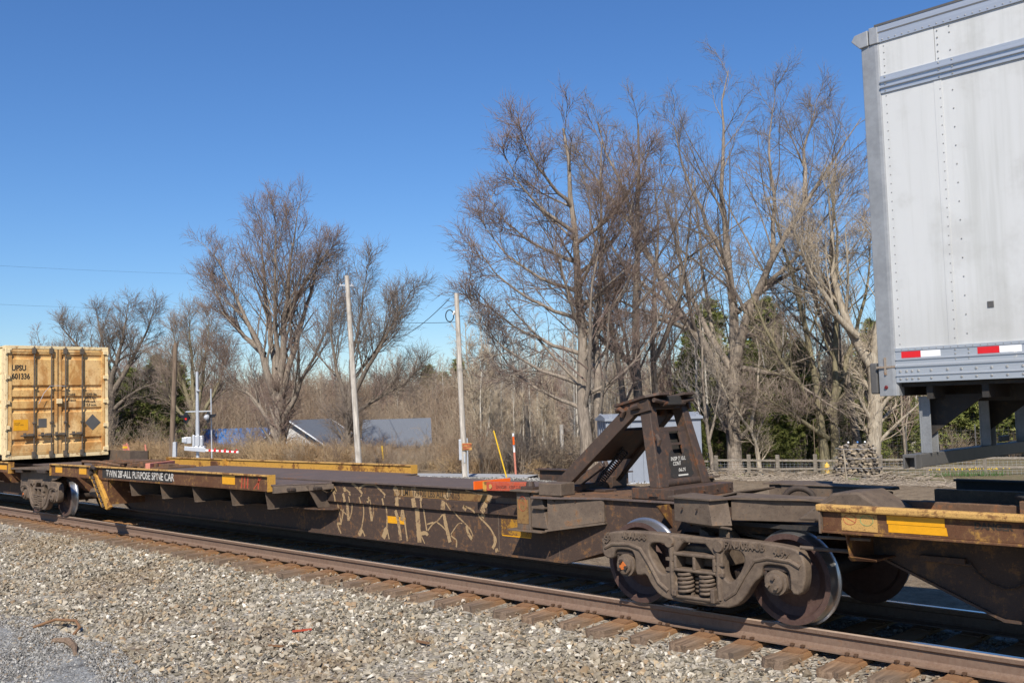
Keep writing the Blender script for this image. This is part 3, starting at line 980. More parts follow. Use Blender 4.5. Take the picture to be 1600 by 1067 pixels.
# left half: cantilever shelves with ribs and side sills, both sides
for s in (0, 1):
    Y = (lambda y: y) if s == 0 else mir
    srt = lambda a, b_: sorted((Y(a), Y(b_)))
    def yb(mb, x0, x1, a, c_, z0, z1, mi=0):
        y0, y1 = srt(a, c_)
        return mb.box(x0, x1, y0, y1, z0, z1, mi)
    segs = ((-21.86, -19.75), (-19.45, -13.1)) if s == 0 else ((-21.75, -19.17), (-19.11, -12.87))
    for k, (x0, x1) in enumerate(segs):
        q = MB()
        yb(q, x0, x1, -.535, -.520, .935, 1.145)
        yb(q, x0, x1, -.535, -.47, .925, .937)
        sl = part('side_sill', q, MT['sill'] if s == 0 else MT['sillyellow'], car)
        q = MB()
        yb(q, x0, x1, -.575, -.50, 1.145, 1.172)
        part('sill_edge', q, MT['silltop'], sl, .006)
        q = MB()
        yb(q, x1 - .002, x1 + .012, -.57, -.44, .925, 1.172)
        yb(q, x0 - .012, x0 + .002, -.57, -.44, .925, 1.172)
        part('sill_end_plate', q, MT['sillyellow'], sl)
    q = MB()
    xe = -13.05 if s == 0 else -12.8
    q.hull([(-19.45, Y(-.52), 1.03), (-19.45, Y(.19), 1.035), (-12.55, Y(.19), 1.035), (xe, Y(-.52), 1.03)], [(-19.45, Y(-.52), 1.01), (-19.45, Y(.19), 1.015), (-12.55, Y(.19), 1.015), (xe, Y(-.52), 1.01)])
    part('shelf_plate', q, MT['deck'], car)
    q = MB()
    q.hull([(xe, Y(-.52), 1.006), (-12.55, Y(.19), 1.008), (-12.50, Y(.19), 1.008), (xe + .05, Y(-.52), 1.006)], [(xe, Y(-.52), .90), (-12.55, Y(.19), .935), (-12.50, Y(.19), .935), (xe + .05, Y(-.52), .90)])
    sr = part('shelf_rim', q, MT['steel'], car, .006)
    q = MB()
    for a in (.28, .72):
        cx, cy = xe + (-12.55 - xe) * a + .05, -.52 + .71 * a
        q.box(cx - .05, cx + .06, sorted((Y(cy - .05), Y(cy + .05)))[0], sorted((Y(cy - .05), Y(cy + .05)))[1], .93, .975)
    part('tie_down_slot', q, MT['castdark'], sr, .01)
    for x in (-18.07, -16.81, -15.61, -14.35, -13.29):
        q = MB()
        q.prism([(Y(-.50), 1.005), (Y(-.50), .925), (Y(-.455), .665), (Y(.25), .645), (Y(.25), 1.005)], 'x', x - .006, x + .006)
        part('rib', q, MT['steel'], car)
        q = MB()
        yb(q, x - .012, x + .10, -.455, .2, .655, .665)
        part('rib_foot', q, MT['steel'], car)
    part('rib', MB().prism([(Y(-.15), 1.0), (Y(.05), .66), (Y(.25), .65), (Y(.25), 1.0)], 'x', -12.72, -12.708), MT['steel'], car)
    for x in (-21.2, -20.45):
        part('rib', MB().prism([(Y(-.50), .93), (Y(-.06), .58), (Y(.25), .58), (Y(.25), .93)], 'x', x - .006, x + .006), MT['sill'], car)
    q = MB()
    q.hull([(-19.0, Y(-.06), .650), (-12.75, Y(-.02), .650), (-12.42, Y(.13), .650), (-12.42, Y(.26), .650), (-19.0, Y(.26), .650)], [(-19.0, Y(-.06), .634), (-12.75, Y(-.02), .634), (-12.42, Y(.13), .634), (-12.42, Y(.26), .634), (-19.0, Y(.26), .634)])
    part('rib_ledge', q, MT['web'], car)
    # hanging corner bracket
    q = MB()
    q.prism([(-19.80, 1.12), (-19.55, 1.12), (-19.32, .88), (-18.95, .52), (-18.78, .42), (-18.95, .36), (-19.2, .40), (-19.62, .84), (-19.80, .98)], 'y', *srt(-.56, -.50))
    cb = part('corner_bracket', q, MT['sillyellow'] if s == 0 else MT['sill'], car, .01)
    q = MB()
    q.tube([(-19.62, Y(-.60), 1.10), (-19.48, Y(-.62), 1.16), (-19.36, Y(-.60), 1.12)], .035, 8)
    q.cyl((-19.62, Y(-.62), 1.04), (-19.62, Y(-.54), 1.04), .06, 12)
    for i in range(7):
        q.tube([(-19.52 + .08 * i - .03, Y(-.585), .95 - .085 * i + .03), (-19.52 + .08 * i, Y(-.60), .95 - .085 * i), (-19.52 + .08 * i + .03, Y(-.585), .95 - .085 * i - .03)], .022, 6)
    part('bracket_chain', q, MT['castdark'], cb, 0, True)
    q = MB()
    q.prism([(-19.35, .90), (-18.98, .90), (-19.02, .52), (-19.1, .50)], 'y', *srt(-.50, -.46))
    yb(q, -19.02, -18.98, -.50, .2, .45, .92)
    part('bracket_gusset', q, MT['sill'], cb)
    q = MB()
    q.box(-18.85, -18.45, *srt(-.2, .24), .66, .70)
    q.prism([(-18.9, .70), (-18.4, .70), (-18.6, .86), (-18.75, .86)], 'y', *srt(.10, .13))
    part('shelf_brace', q, MT['sill'], cb, .006)
    part('air_pipe', MB().cyl((-21.2, Y(.1), .55), (-19.3, Y(-.05), .55), .10, 16), MT['steel'], car, 0, True)

# reflectors on the near sill
for x0, x1 in ((-21.62, -21.25), (-20.35, -19.98), (-14.52, -14.12)):
    part('yellow_reflector', MB().box(x0, x1, -.5385, -.5352, .995, 1.135), MT['yellowdec'], car)
part('black_panel', MB().box(-19.2, -16.25, -.5375, -.5351, .955, 1.14), MT['blackst'], car)
text("TWIN 28'-ALL PURPOSE SPINE CAR", .185, (-19.02, -.5395, .985), '-y', MT['wornwhite'], car, .985, 0, weight=.003)
q = MB()
for dx in (0, .09, .18, .5):
    q.bar((-13.92 + dx, -.5365, .95), (-13.92 + dx + .02, -.5365, 1.13), .003, .035, (1, 0, 0))
q.bar((-13.55, -.5365, .95), (-13.32, -.5365, 1.13), .003, .02, (1, 0, 0))
part('maroon_stripes', q, MT['redbar'], car)

# print and graffiti on the beam
YF, YB = W0 - .0022, W0 - .0442
part('yellow_patch', MB().box(-11.28, -10.88, YF - .0004, W0 - .0002, .505, .60), MT['yellowdec'], car)
part('tan_patch', MB().box(-11.12, -9.20, YF - .0004, W0 - .0002, .885, 1.005), MT['tanpatch'], car)
part('grey_patch', MB().box(-9.06, -8.47, YF - .0004, W0 - .0002, .885, .955), MT['steel'], car)
part('yellow_patch', MB().box(-8.97, -8.45, YF - .0004, W0 - .0002, .50, .70), MT['ochre'], car)
part('yellow_stripe', MB().box(-8.96, -8.46, YF - .0010, W0 - .0002, .488, .500), MT['yellowdec'], car)
text('LD LMT 179100 LBS ALL UNITS', .125, (-11.08, YF - .0012, .90), '-y', MT['fadeblk'], car, .80, 0, weight=.002)
GRAF = [(3, [(-12.71, 1.028), (-12.65, 0.923), (-12.53, 0.871)]), (7, [(-12.65, 0.917), (-12.55, 0.896), (-12.51, 0.866)]), (2.5, [(-12.57, 0.961), (-12.48, 0.862)]), (3, [(-12.52, 0.842), (-12.49, 0.749), (-12.49, 0.68), (-12.44, 0.565), (-12.41, 0.437)]), (2.5, [(-12.35, 0.64), (-12.37, 0.533), (-12.41, 0.437)]), (2, [(-12.48, 0.657), (-12.35, 0.605), (-12.27, 0.563)]), (3, [(-12.51, 0.425), (-12.4, 0.42)]), (3, [(-12.51, 0.425), (-12.47, 0.34), (-12.41, 0.28)]), (6, [(-12.32, 0.958), (-12.25, 0.754), (-12.25, 0.715), (-12.22, 0.478)]), (2.5, [(-12.32, 0.953), (-12.23, 0.909), (-12.1, 0.859)]), (2.5, [(-12.15, 0.84), (-12.12, 0.755), (-12.12, 0.675), (-12.14, 0.582), (-12.2, 0.497)]), (4, [(-12.12, 1.03), (-11.96, 0.96), (-11.83, 0.854)]), (2.5, [(-11.89, 0.84), (-11.85, 0.75), (-11.84, 0.712), (-11.84, 0.575), (-11.9, 0.388)]), (8, [(-11.89, 0.377), (-11.97, 0.28)]), (2, [(-11.88, 0.366), (-11.82, 0.28)]), (3, [(-11.94, 0.96), (-11.79, 1.023), (-11.57, 1.03), (-11.43, 0.957), (-11.28, 0.86)]), (3, [(-11.34, 0.846), (-11.31, 0.753), (-11.3, 0.705), (-11.29, 0.561), (-11.3, 0.427)]), (9, [(-11.3, 0.427), (-11.39, 0.285)]), (2.5, [(-11.29, 0.417), (-11.25, 0.28)]), (5, [(-11.69, 0.769), (-11.68, 0.826), (-11.64, 0.844)]), (2, [(-11.64, 0.844), (-11.61, 0.75)]), (5, [(-11.69, 0.719), (-11.65, 0.506)]), (2, [(-11.6, 0.724), (-11.61, 0.61), (-11.64, 0.507)]), (8, [(-11.11, 1.013), (-11.0, 0.877), (-11.01, 0.757)]), (3, [(-10.93, 1.019), (-10.94, 0.853)]), (6, [(-11.1, 0.687), (-11.04, 0.576), (-10.99, 0.285)]), (7, [(-10.93, 0.702), (-10.96, 0.553)]), (3, [(-10.92, 0.703), (-10.89, 0.54), (-10.84, 0.283)]), (9, [(-10.69, 1.023), (-10.62, 0.754), (-10.62, 0.718), (-10.58, 0.285)]), (6, [(-10.66, 0.91), (-10.54, 0.894), (-10.46, 0.858)]), (2.5, [(-10.49, 0.846), (-10.48, 0.756), (-10.47, 0.694), (-10.42, 0.453)]), (5, [(-10.54, 0.407), (-10.41, 0.432), (-10.4, 0.39)]), (2, [(-10.54, 0.37), (-10.47, 0.28)]), (2, [(-10.4, 0.454), (-10.28, 0.567), (-10.2, 0.583), (-10.09, 0.683)]), (2, [(-10.41, 0.538), (-10.28, 0.572)]), (2, [(-10.2, 0.577), (-10.08, 0.527), (-9.99, 0.45)]), (8, [(-9.92, 1.013), (-10.02, 0.874), (-10.03, 0.826), (-10.03, 0.753)]), (4, [(-10.06, 0.935), (-9.97, 0.918)]), (6, [(-10.06, 0.695), (-10.03, 0.572), (-9.95, 0.334)]), (2, [(-9.97, 0.849), (-9.88, 0.755), (-9.79, 0.679), (-9.61, 0.577), (-9.52, 0.512), (-9.5, 0.443)]), (1.5, [(-9.93, 0.438), (-9.76, 0.609), (-9.7, 0.592)]), (2, [(-9.93, 0.423), (-9.87, 0.386), (-9.8, 0.386), (-9.83, 0.28)]), (5, [(-9.61, 0.567), (-9.61, 0.486), (-9.52, 0.406)]), (6, [(-9.63, 0.819), (-9.57, 0.777)]), (2.5, [(-9.61, 0.82), (-9.49, 0.801), (-9.4, 0.755), (-9.38, 0.692), (-9.25, 0.62), (-9.15, 0.547), (-9.1, 0.471)]), (5, [(-9.1, 0.471), (-9.07, 0.404), (-9.14, 0.32)]), (5, [(-9.07, 0.326), (-9.06, 0.28)]), (2, [(-9.62, 1.02), (-9.41, 0.982), (-9.16, 0.978)]), (8, [(-9.16, 0.982), (-9.19, 0.876), (-9.28, 0.762), (-9.32, 0.69)])]
rg = random.Random(3)
for gi, (w, pts) in enumerate(GRAF):
    # resample as a soft curve
    P2 = [pts[0]]
    for a, c_ in zip(pts[:-1], pts[1:]):
        d = math.hypot(c_[0] - a[0], c_[1] - a[1])
        k = max(2, int(d / .02))
        P2 += [(a[0] + (c_[0] - a[0]) * i / k, a[1] + (c_[1] - a[1]) * i / k) for i in range(1, k + 1)]
    for _ in range(8):
        P2 = [P2[0]] + [((P2[i - 1][0] + 2 * P2[i][0] + P2[i + 1][0]) / 4, (P2[i - 1][1] + 2 * P2[i][1] + P2[i + 1][1]) / 4) for i in range(1, len(P2) - 1)] + [P2[-1]]
    hw = w * .0052
    q = MB()
    run = []
    def flush(run, zone):
        if len(run) < 2: return
        y = YB if zone == 1 else YF - .0006 * (1 + gi % 4)
        L = []
        for i, (x, z) in enumerate(run):
            a = run[max(0, i - 1)]; c_ = run[min(len(run) - 1, i + 1)]
            tx, tz = c_[0] - a[0], c_[1] - a[1]
            ln = math.hypot(tx, tz) or 1
            h = hw * rg.uniform(.82, 1.12)
            L.append((x - tz / ln * h, y, z + tx / ln * h)); L.append((x + tz / ln * h, y, z - tx / ln * h))
        q.add(L, [(2 * i, 2 * i + 1, 2 * i + 3, 2 * i + 2) for i in range(len(run) - 1)])
    zone = None
    for (x, z) in P2:
        zn = 1 if .745 <= z <= .88 else (0 if z < .745 else 2)
        if zone is not None and zn != zone:
            flush(run, zone); run = []
        run.append((x, z)); zone = zn
    flush(run, zone)
    if q.v: part('graffiti_stroke', q, MT['graf'], car)

# loose fittings on the deck: orange lever plate, red warning bar, stop blocks
part('orange_plate', MB().hull([(-9.17, -.02, 1.064), (-9.17, .60, 1.064), (-9.17, .60, 1.165), (-9.17, -.02, 1.165)], [(-9.15, -.02, 1.064), (-9.15, .60, 1.064), (-9.15, .60, 1.165), (-9.15, -.02, 1.165)]), MT['orange'], car, .002)
q = MB().bar((-8.98, .0, 1.115), (-8.40, .16, 1.115), .10, .105)
rbp = part('warning_bar', q, MT['redbar'], car, .006)
q = MB().bar((-8.98, .0, 1.115), (-8.93, .0138, 1.115), .108, .112)
part('bar_end', q, MT['sillyellow'], rbp)
ang = math.atan2(.16, .58)
text_loc = Vector((-8.786, .0, 1.092))
def text_rot(body, size, loc, ang, mat, parent, sx):
    text(body, size, loc, '-y', mat, parent, sx, 0)
    o, mw, mt, p_, nm, lc, lb = TEXTS.pop()
    mw = Matrix.Translation(loc) @ Matrix.Rotation(ang, 4, 'Z') @ Matrix.Translation(-Vector(loc)) @ mw
    TEXTS.append((o, mw, mt, p_, nm, lc, lb))
text_rot('DANGER - KEEP CLEAR', .052, text_loc, ang, MT['black'], rbp, .72)
q = MB().lathe([(0, -.004), (.028, -.004), (.028, 0), (0, 0)], (-8.86, -.0215, 1.115), 'y', 16)
part('warning_disc', q, MT['silltop'], rbp)
q = MB().box(-8.05, -7.72, -.02, .24, 1.043, 1.185, rot=(0, 0, .08))
part('stop_block', q, MT['steel'], car, .01)
q = MB().box(-8.12, -7.86, 1.08, 1.36, 1.043, 1.19)
part('stop_block', q, MT['hitch'], car, .01)
part('rear_channel', MB().box(-9.55, -8.05, 1.55, 1.62, 1.06, 1.20).box(-9.6, -8.0, 1.50, 1.66, 1.20, 1.215), MT['hitch'], car)
part('pivot_lug', MB().box(-8.02, -7.86, .30, .52, 1.043, 1.12).box(-7.9, -7.6, .62, .84, 1.043, 1.07), MT['hitch'], car, .006)
# far-side wedge on the end deck
part('deck_gusset', MB().prism([(-6.95, 1.042), (-6.35, 1.042), (-6.55, 1.20), (-6.68, 1.20)], 'y', 1.26, 1.29).box(-6.72, -6.5, 1.2, 1.36, 1.20, 1.22), MT['steel'], car)
# folded hitch and pink bar at the left end of the deck
q = MB()
q.bar((-21.6, .30, 1.09), (-18.9, .70, 1.11), .12, .07)
q.bar((-21.6, 1.2, 1.09), (-18.9, .80, 1.11), .12, .07)
q.bar((-21.9, .75, 1.15), (-20.2, .75, 1.17), .9, .035)
fh = part('folded_hitch', q, MT['deckrust'], car, .008)
q = MB()
for i in range(9):
    q.box(-21.6 + i * .3, -21.45 + i * .3, .2 + .12 * (i % 3), .5 + .2 * (i % 2), 1.10, 1.17 + .03 * (i % 2))
q.tube([(-21.8, .1, 1.12), (-21.3, -.1, 1.2), (-20.6, -.05, 1.2), (-20.1, .2, 1.12)], .03, 8)
part('hitch_fitting', q, MT['deckrust'], fh, .006)
q = MB().bar((-19.05, .29, 1.125), (-19.66, 1.10, 1.125), .10, .115)
pk = part('warning_bar', q, MT['pinkbar'], car, .006, label='pink faded warning bar')
text_rot('DANGER - KEEP OUT', .072, Vector((-19.05 - .6 * .14 + .8 * .052, .29 + .8 * .14 + .6 * .052, 1.10)), R(127), MT['black'], pk, .78)
q = MB()
q.box(-20.2, -18.75, .35, 1.15, 1.062, 1.10)
part('hitch_base', q, MT['deckrust'], car, .006)
part('coupler_plate', MB().prism([(-24.3, .1), (-20.5, .1), (-20.2, .75), (-20.5, 1.4), (-24.3, 1.4)], 'z', .93, .965), MT['steel'], car)

# ---- raised trailer hitch
hi_base = part('trailer_hitch', MB().box(-6.86, -6.30, .20, 1.32, 1.042, 1.155), MT['hitch'], car, .008)
part('base_lug', MB().prism([(-6.62, 1.075), (-6.50, 1.075), (-6.53, 1.12), (-6.59, 1.12)], 'y', .178, .2), MT['hitch'], hi_base)
HX0, HX1 = -6.60, -6.80              # foot and top of the upright, leaning back
def leg(y0a, y1a, y0b, y1b, name='hitch_leg'):
    q = MB()
    z0, z1 = 1.155, 2.02
    q.hull([(HX0 - .07, y0a, z0), (HX0 + .07, y0a, z0), (HX0 + .07, y1a, z0), (HX0 - .07, y1a, z0)],
           [(HX1 - .07, y0b, z1), (HX1 + .07, y0b, z1), (HX1 + .07, y1b, z1), (HX1 - .07, y1b, z1)])
    return part(name, q, MT['hitch'], hi_base, .008)
leg(.28, .44, .40, .52)
leg(mir(.44), mir(.28), mir(.52), mir(.40))
# face plate between the legs with two openings
q = MB()
def fp(t): return HX0 + .045 + (HX1 - HX0) * t
def face(ya, yb, t0, t1, sh=0):
    z0, z1 = 1.155 + .865 * t0, 1.155 + .865 * t1
    q.hull([(fp(t0), ya[0], z0), (fp(t0), yb[0], z0), (fp(t1), yb[1], z1), (fp(t1), ya[1], z1)], [(fp(t0) - .02, ya[0], z0), (fp(t0) - .02, yb[0], z0), (fp(t1) - .02, yb[1], z1), (fp(t1) - .02, ya[1], z1)])
YL = lambda t: .44 + .08 * t
YR = lambda t: mir(.44) - .08 * t
face((YL(.06), YL(.38)), (YR(.06), YR(.38)), .06, .38)
face((YL(.38), YL(.68)), (.68, .68), .38, .68)
face((.86, .86), (YR(.38), YR(.68)), .38, .68)
face((.68, .68), (.86, .86), .505, .535)
face((YL(.68), YL(.74)), (YR(.68), YR(.74)), .68, .74)
part('hitch_face_plate', q, MT['hitch'], hi_base, .003)
SO = [(.53, .12), (.60, .095), (.75, .10), (.90, .092), (.97, .13), (.955, .20), (.975, .28), (.95, .36), (.97, .43), (.90, .46), (.87, .40), (.80, .375), (.70, .39), (.655, .45), (.60, .41), (.575, .34), (.55, .28), (.565, .20)]
q = MB()
q.hull([(fp(t_) + .0025, y_, 1.155 + .865 * t_) for y_, t_ in SO], [(fp(t_) + .0002, y_, 1.155 + .865 * t_) for y_, t_ in SO])
part('soot_patch', q, MT['blackst'], hi_base)
text('INSP 7.10.L', .062, (fp(.33) + .006, .60, 1.155 + .865 * .31), '+x', MT['white'], hi_base, .95, 0, weight=.002)
text('CONT', .062, (fp(.28) + .008, .62, 1.155 + .865 * .25), '+x', MT['white'], hi_base, .8, 0, weight=.002)
text('04-25', .062, (fp(.20) + .008, .70, 1.155 + .865 * .165), '+x', MT['white'], hi_base, .9, 0, weight=.002)
part('grease_patch', MB().hull([(fp(.11) + .003, .68, 1.155 + .865 * .10), (fp(.11) + .003, .86, 1.155 + .865 * .10), (fp(.13) + .003, .86, 1.155 + .865 * .135), (fp(.13) + .003, .68, 1.155 + .865 * .135)],
     [(fp(.11), .68, 1.155 + .865 * .10), (fp(.11), .86, 1.155 + .865 * .10), (fp(.13), .86, 1.155 + .865 * .135), (fp(.13), .68, 1.155 + .865 * .135)]), MT['white'], hi_base)
part('hitch_back_plate', MB().hull([(-6.73, .60, 1.47), (-6.73, 1.02, 1.47), (-6.80, 1.0, 1.78), (-6.80, .62, 1.78)], [(-6.715, .60, 1.47), (-6.715, 1.02, 1.47), (-6.785, 1.0, 1.78), (-6.785, .62, 1.78)]), MT['blackst'], hi_base)
part('hitch_hook', MB().tube([(-6.60, .335, 1.72), (-6.56, .33, 1.66), (-6.57, .325, 1.60)], [.02, .028, .018], 8), MT['hitch'], hi_base, 0, True)
part('hitch_axle', MB().cyl((HX0, .30, 1.19), (HX0, 1.2, 1.19), .05, 14), MT['hitch'], hi_base, 0, True)
# diagonal brace: two channels with a web plate and a spring
for ya, yb in ((.30, .42), (mir(.30), mir(.42))):
    q = MB()
    q.bar((-7.98, ya, 1.13), (-6.98, yb, 1.985), .10, .15, (0, 0, 1))
    part('hitch_brace', q, MT['hitch'], hi_base, .008)
q = MB()
q.hull([(-7.62, .36, 1.435), (-7.62, mir(.36), 1.435), (-7.18, mir(.40), 1.79), (-7.18, .40, 1.79)], [(-7.60, .36, 1.405), (-7.60, mir(.36), 1.405), (-7.16, mir(.40), 1.76), (-7.16, .40, 1.76)])
part('brace_plate', q, MT['hitch'], hi_base)
cp = []
for k in range(18 * 10 + 1):
    t = k / 180
    an = 2 * math.pi * k / 10
    a = Vector((-7.80, YC, 1.13)).lerp(Vector((-7.38, YC, 1.52)), t)
    cp.append((a.x + .045 * math.cos(an) * -.68, a.y + .045 * math.sin(an), a.z + .045 * math.cos(an) * .73))
part('brace_spring', MB().tube(cp, .009, 5), MT['castdark'], hi_base, 0, True)
q = MB()
q.bar((-8.05, .60, 1.10), (-7.70, .72, 1.36), .05, .09)
q.bar((-8.05, .92, 1.10), (-7.70, .80, 1.36), .05, .09)
q.box(-8.12, -7.92, .26, mir(.26), 1.045, 1.13)
part('brace_foot', q, MT['hitch'], hi_base, .008)
# tilting head plate with throat
hx, hz, tl = -6.90, 2.085, R(12)
def hp(x, y, z):            # head coordinates: x along the car from the pivot
    return (hx + x * math.cos(tl) - z * math.sin(tl) * 1, YC + y, hz + x * math.sin(tl) + z * math.cos(tl))
def plate(poly, z0, z1):
    q = MB()
    q.hull([hp(x, y, z0) for x, y in poly], [hp(x, y, z1) for x, y in poly])
    return q
pl = [(-.33, -.12), (-.29, -.41), (.18, -.43), (.30, -.32), (.30, -.14), (.02, -.05), (.02, .05), (.30, .14), (.30, .32), (.18, .43), (-.29, .41), (-.33, .12)]
hd = part('hitch_head', plate(pl, .0, .03), MT['hitch'], hi_base, .004)
q = plate([(-.26, -.38), (.18, -.39), (.18, -.35), (-.26, -.34)], -.14, -.001)
q2 = plate([(-.26, .34), (.18, .35), (.18, .39), (-.26, .38)], -.14, -.001)
q.add(q2.v, q2.f)
q2 = plate([(-.24, -.34), (-.20, -.34), (-.20, .34), (-.24, .34)], -.12, -.001); q.add(q2.v, q2.f)
q2 = plate([(.10, -.35), (.14, -.35), (.14, .35), (.10, .35)], -.12, -.001); q.add(q2.v, q2.f)
part('head_rib', q, MT['hitch'], hi_base, .004)
q = MB()
q.tube([hp(.20, -.18, -.07), hp(.20, .22, -.07)], .04, 10)
q.tube([hp(.24, -.36, -.04), hp(.22, -.16, -.06)], .025, 8)
q.tube([hp(.24, .36, -.04), hp(.22, .18, -.06)], .025, 8)
for y in (-.47, .47):
    q.tube([hp(-.26, y * .88, -.04), hp(-.20, y * .9, -.04), hp(-.15, y * .9, -.08), hp(-.20, y * .88, -.12)], .03, 8)
    q.tube([hp(-.04, y * .86, -.06), hp(.06, y * .86, -.06)], .035, 8)
part('locking_jaw', q, MT['hitch'], hi_base, 0, True)
q = plate([(.06, -.13), (.24, -.11), (.24, .15), (.06, .15)], -.10, .006)
part('jaw_block', q, MT['blackst'], hi_base, .01)

# ---- articulated end: low box arms over the truck (part of the spine car)
def arm(Y):
    q = MB()
    q.hull([(-5.93, Y(-.30), .905), (-5.42, Y(-.40), .895), (-5.30, Y(-.25), .89), (-5.93, Y(.05), .90)], [(-5.93, Y(-.30), 1.13), (-5.46, Y(-.40), 1.13), (-5.36, Y(-.22), 1.13), (-5.93, Y(.05), 1.13)])
    a = part('side_arm', q, MT['steel'], car, .006)
    q = MB()
    q.prism([(-5.98, Y(-.33)), (-5.42, Y(-.43)), (-5.32, Y(-.22)), (-5.7, Y(.0)), (-5.98, Y(.1))], 'z', 1.131, 1.147)
    part('arm_top', q, MT['steel'], a)
    q = MB()
    q.hull([(-5.36, Y(-.17), .93), (-4.95, Y(-.04), .93), (-4.50, Y(.10), .93), (-5.36, Y(.22), .93)], [(-5.36, Y(-.17), 1.13), (-4.95, Y(-.06), 1.13), (-4.50, Y(.08), 1.11), (-5.36, Y(.22), 1.13)])
    a = part('side_arm', q, MT['steel'], car, .006)
    q = MB()
    q.prism([(-5.42, Y(-.21)), (-4.93, Y(-.10)), (-4.45, Y(.05)), (-4.45, Y(.16)), (-5.42, Y(.24))], 'z', 1.131, 1.149)
    part('arm_top', q, MT['steel'], a)
    part('grab_handle', MB().cyl((-5.85, Y(-.2), .885), (-5.25, Y(-.35), .875), .012, 8), MT['steel'], car, 0, True)
arm(lambda y: y)
arm(mir)
q = MB()
q.hull([(-6.1, .30, 1.04), (-5.6, .35, 1.16), (-5.55, .95, 1.16), (-6.1, 1.2, 1.04)], [(-6.1, .30, 1.02), (-5.6, .35, 1.14), (-5.55, .95, 1.14), (-6.1, 1.2, 1.02)])
q.box(-5.6, -4.55, .30, .35, 1.03, 1.14)
q.box(-5.6, -4.55, 1.15, 1.20, 1.03, 1.155)
q.box(-5.6, -4.4, 1.13, 1.34, 1.156, 1.171)
part('joint_casting', q, MT['steel'], car, .006)
q = MB().tube([(-5.02 - .13 * math.cos(a_), .5 - .05 * math.cos(a_), 1.08 + .115 * math.sin(a_)) for a_ in np.linspace(0, math.pi, 15)], .03, 10)
part('hose_loop', q, MT['castdark'], car, 0, True)
part('joint_floor', MB().box(-6.1, -3.9, .0, 1.5, .86, .90), MT['blackst'], car)
part('neck_rib', MB().prism([(.0, 1.0), (.25, .75), (.25, 1.0)], 'x', -6.38, -6.365).prism([(.02, 1.0), (.25, .78), (.25, 1.0)], 'x', -6.13, -6.115), MT['sill'], car)

# ================================================================== RIGHT SPINE CAR
rc = thing('spine_car', 'spine car with a thick yellow edged sill under the white trailer', 'rail car', (2, YC, 0))
XE = 14.0
q = MB()
q.box(-4.22, XE, -.535, -.518, .955, 1.115)
q.box(-4.22, XE, -.56, -.47, .935, .955)
rs = part('side_sill', q, MT['sill'], rc, .004)
q = MB().box(-4.26, XE, -.585, -.505, 1.115, 1.172)
part('sill_edge', q, MT['silltop'], rs, .014)
part('sill_end_plate', MB().prism([(-.57, .93), (-.57, 1.16), (-.2, 1.2), (-.2, .93)], 'x', -4.24, -4.222), MT['steel'], rs)
part('side_sill', MB().box(-4.12, XE, mir(-.52), mir(-.535), .95, 1.19).box(-4.12, XE, mir(-.46), mir(-.56), 1.186, 1.205), MT['blackst'], rc)
q = MB()
q.box(-3.66, -3.20, -.5385, -.5352, 1.04, 1.108)
q.prism([(-3.65, .975), (-3.18, .975), (-3.19, 1.037), (-3.65, 1.037)], 'y', -.5385, -.5352)
part('yellow_reflector', q, MT['yellowdec'], rc)
sg = part('clearance_placard', MB().box(-4.05, -3.74, -.5385, -.5352, .965, 1.105), MT['silltop'], rc)
for cx, mt in ((-3.975, MT['redbar']), (-3.83, plain('green ring paint', (.12, .28, .12), .6))):
    pts = [(cx + .055 * math.cos(a), 1.055 + .042 * math.sin(a)) for a in np.linspace(0, 2 * math.pi, 25)]
    part('placard_ring', MB().tube([(x, -.5392, z) for x, z in pts], .0025, 4), mt, sg)
part('placard_slash', MB().tube([(-4.02, -.5392, 1.075), (-3.93, -.5392, 1.035)], .0025, 4), MT['redbar'], sg)
text('DANGER', .068, (-2.98, -.5368, 1.045), '-y', MT['fadeblk'], rc, 1.0, 0, weight=.003)
text('HITCH WILL FALL RAPIDLY\n  WHEN RETRACTED. USE', .050, (-2.66, -.5368, 1.060), '-y', MT['black'], rc, .80, 0)
q = MB()
q.box(-4.15, XE, .19, mir(.19), 1.03, 1.05)
q.box(-4.15, XE, -.52, .19, .985, 1.00)
q.box(-4.15, XE, mir(.19), mir(-.52), .985, 1.00)
part('deck_plate', q, MT['deckrust'], rc)
for y, o in ((-.02, .02), (mir(-.02), -.02)):
    part('beam_web', MB().prism([(-4.1, .98), (-4.1, .72), (-3.95, .69), (-2.98, .29), (XE, .29), (XE, .98)], 'y', y, y + o), MT['web'], rc)
q = MB()
q.hull([(-3.95, -.05, .69), (-3.95, mir(-.05), .69), (-3.95, mir(-.05), .668), (-3.95, -.05, .668)], [(-2.98, -.05, .29), (-2.98, mir(-.05), .29), (-2.98, mir(-.05), .268), (-2.98, -.05, .268)])
q.box(-2.98, XE, -.05, mir(-.05), .268, .29)
part('bottom_flange', q, MT['web'], rc)
for x, w in ((-4.04, .62), (-2.52, .55), (-1.0, .55), (.6, .55)):
    q = MB()
    q.prism([(-.50, .935), (-.44, .72), (-.40, .69), (-.30, .685), (-.02, .70), (-.02, .935)], 'x', x - .007, x + .007)
    q.hull([(x - .007, -.47, .74), (x + .20, -.40, .72), (x + .20, -.02, .715), (x - .007, -.02, .70)], [(x - .007, -.43, .70), (x + .20, -.38, .70), (x + .20, -.02, .70), (x - .007, -.02, .685)])
    q.box(x - .03, x + .12, -.52, -.42, .922, .934)
    part('rib', q, MT['sill'], rc, .004)
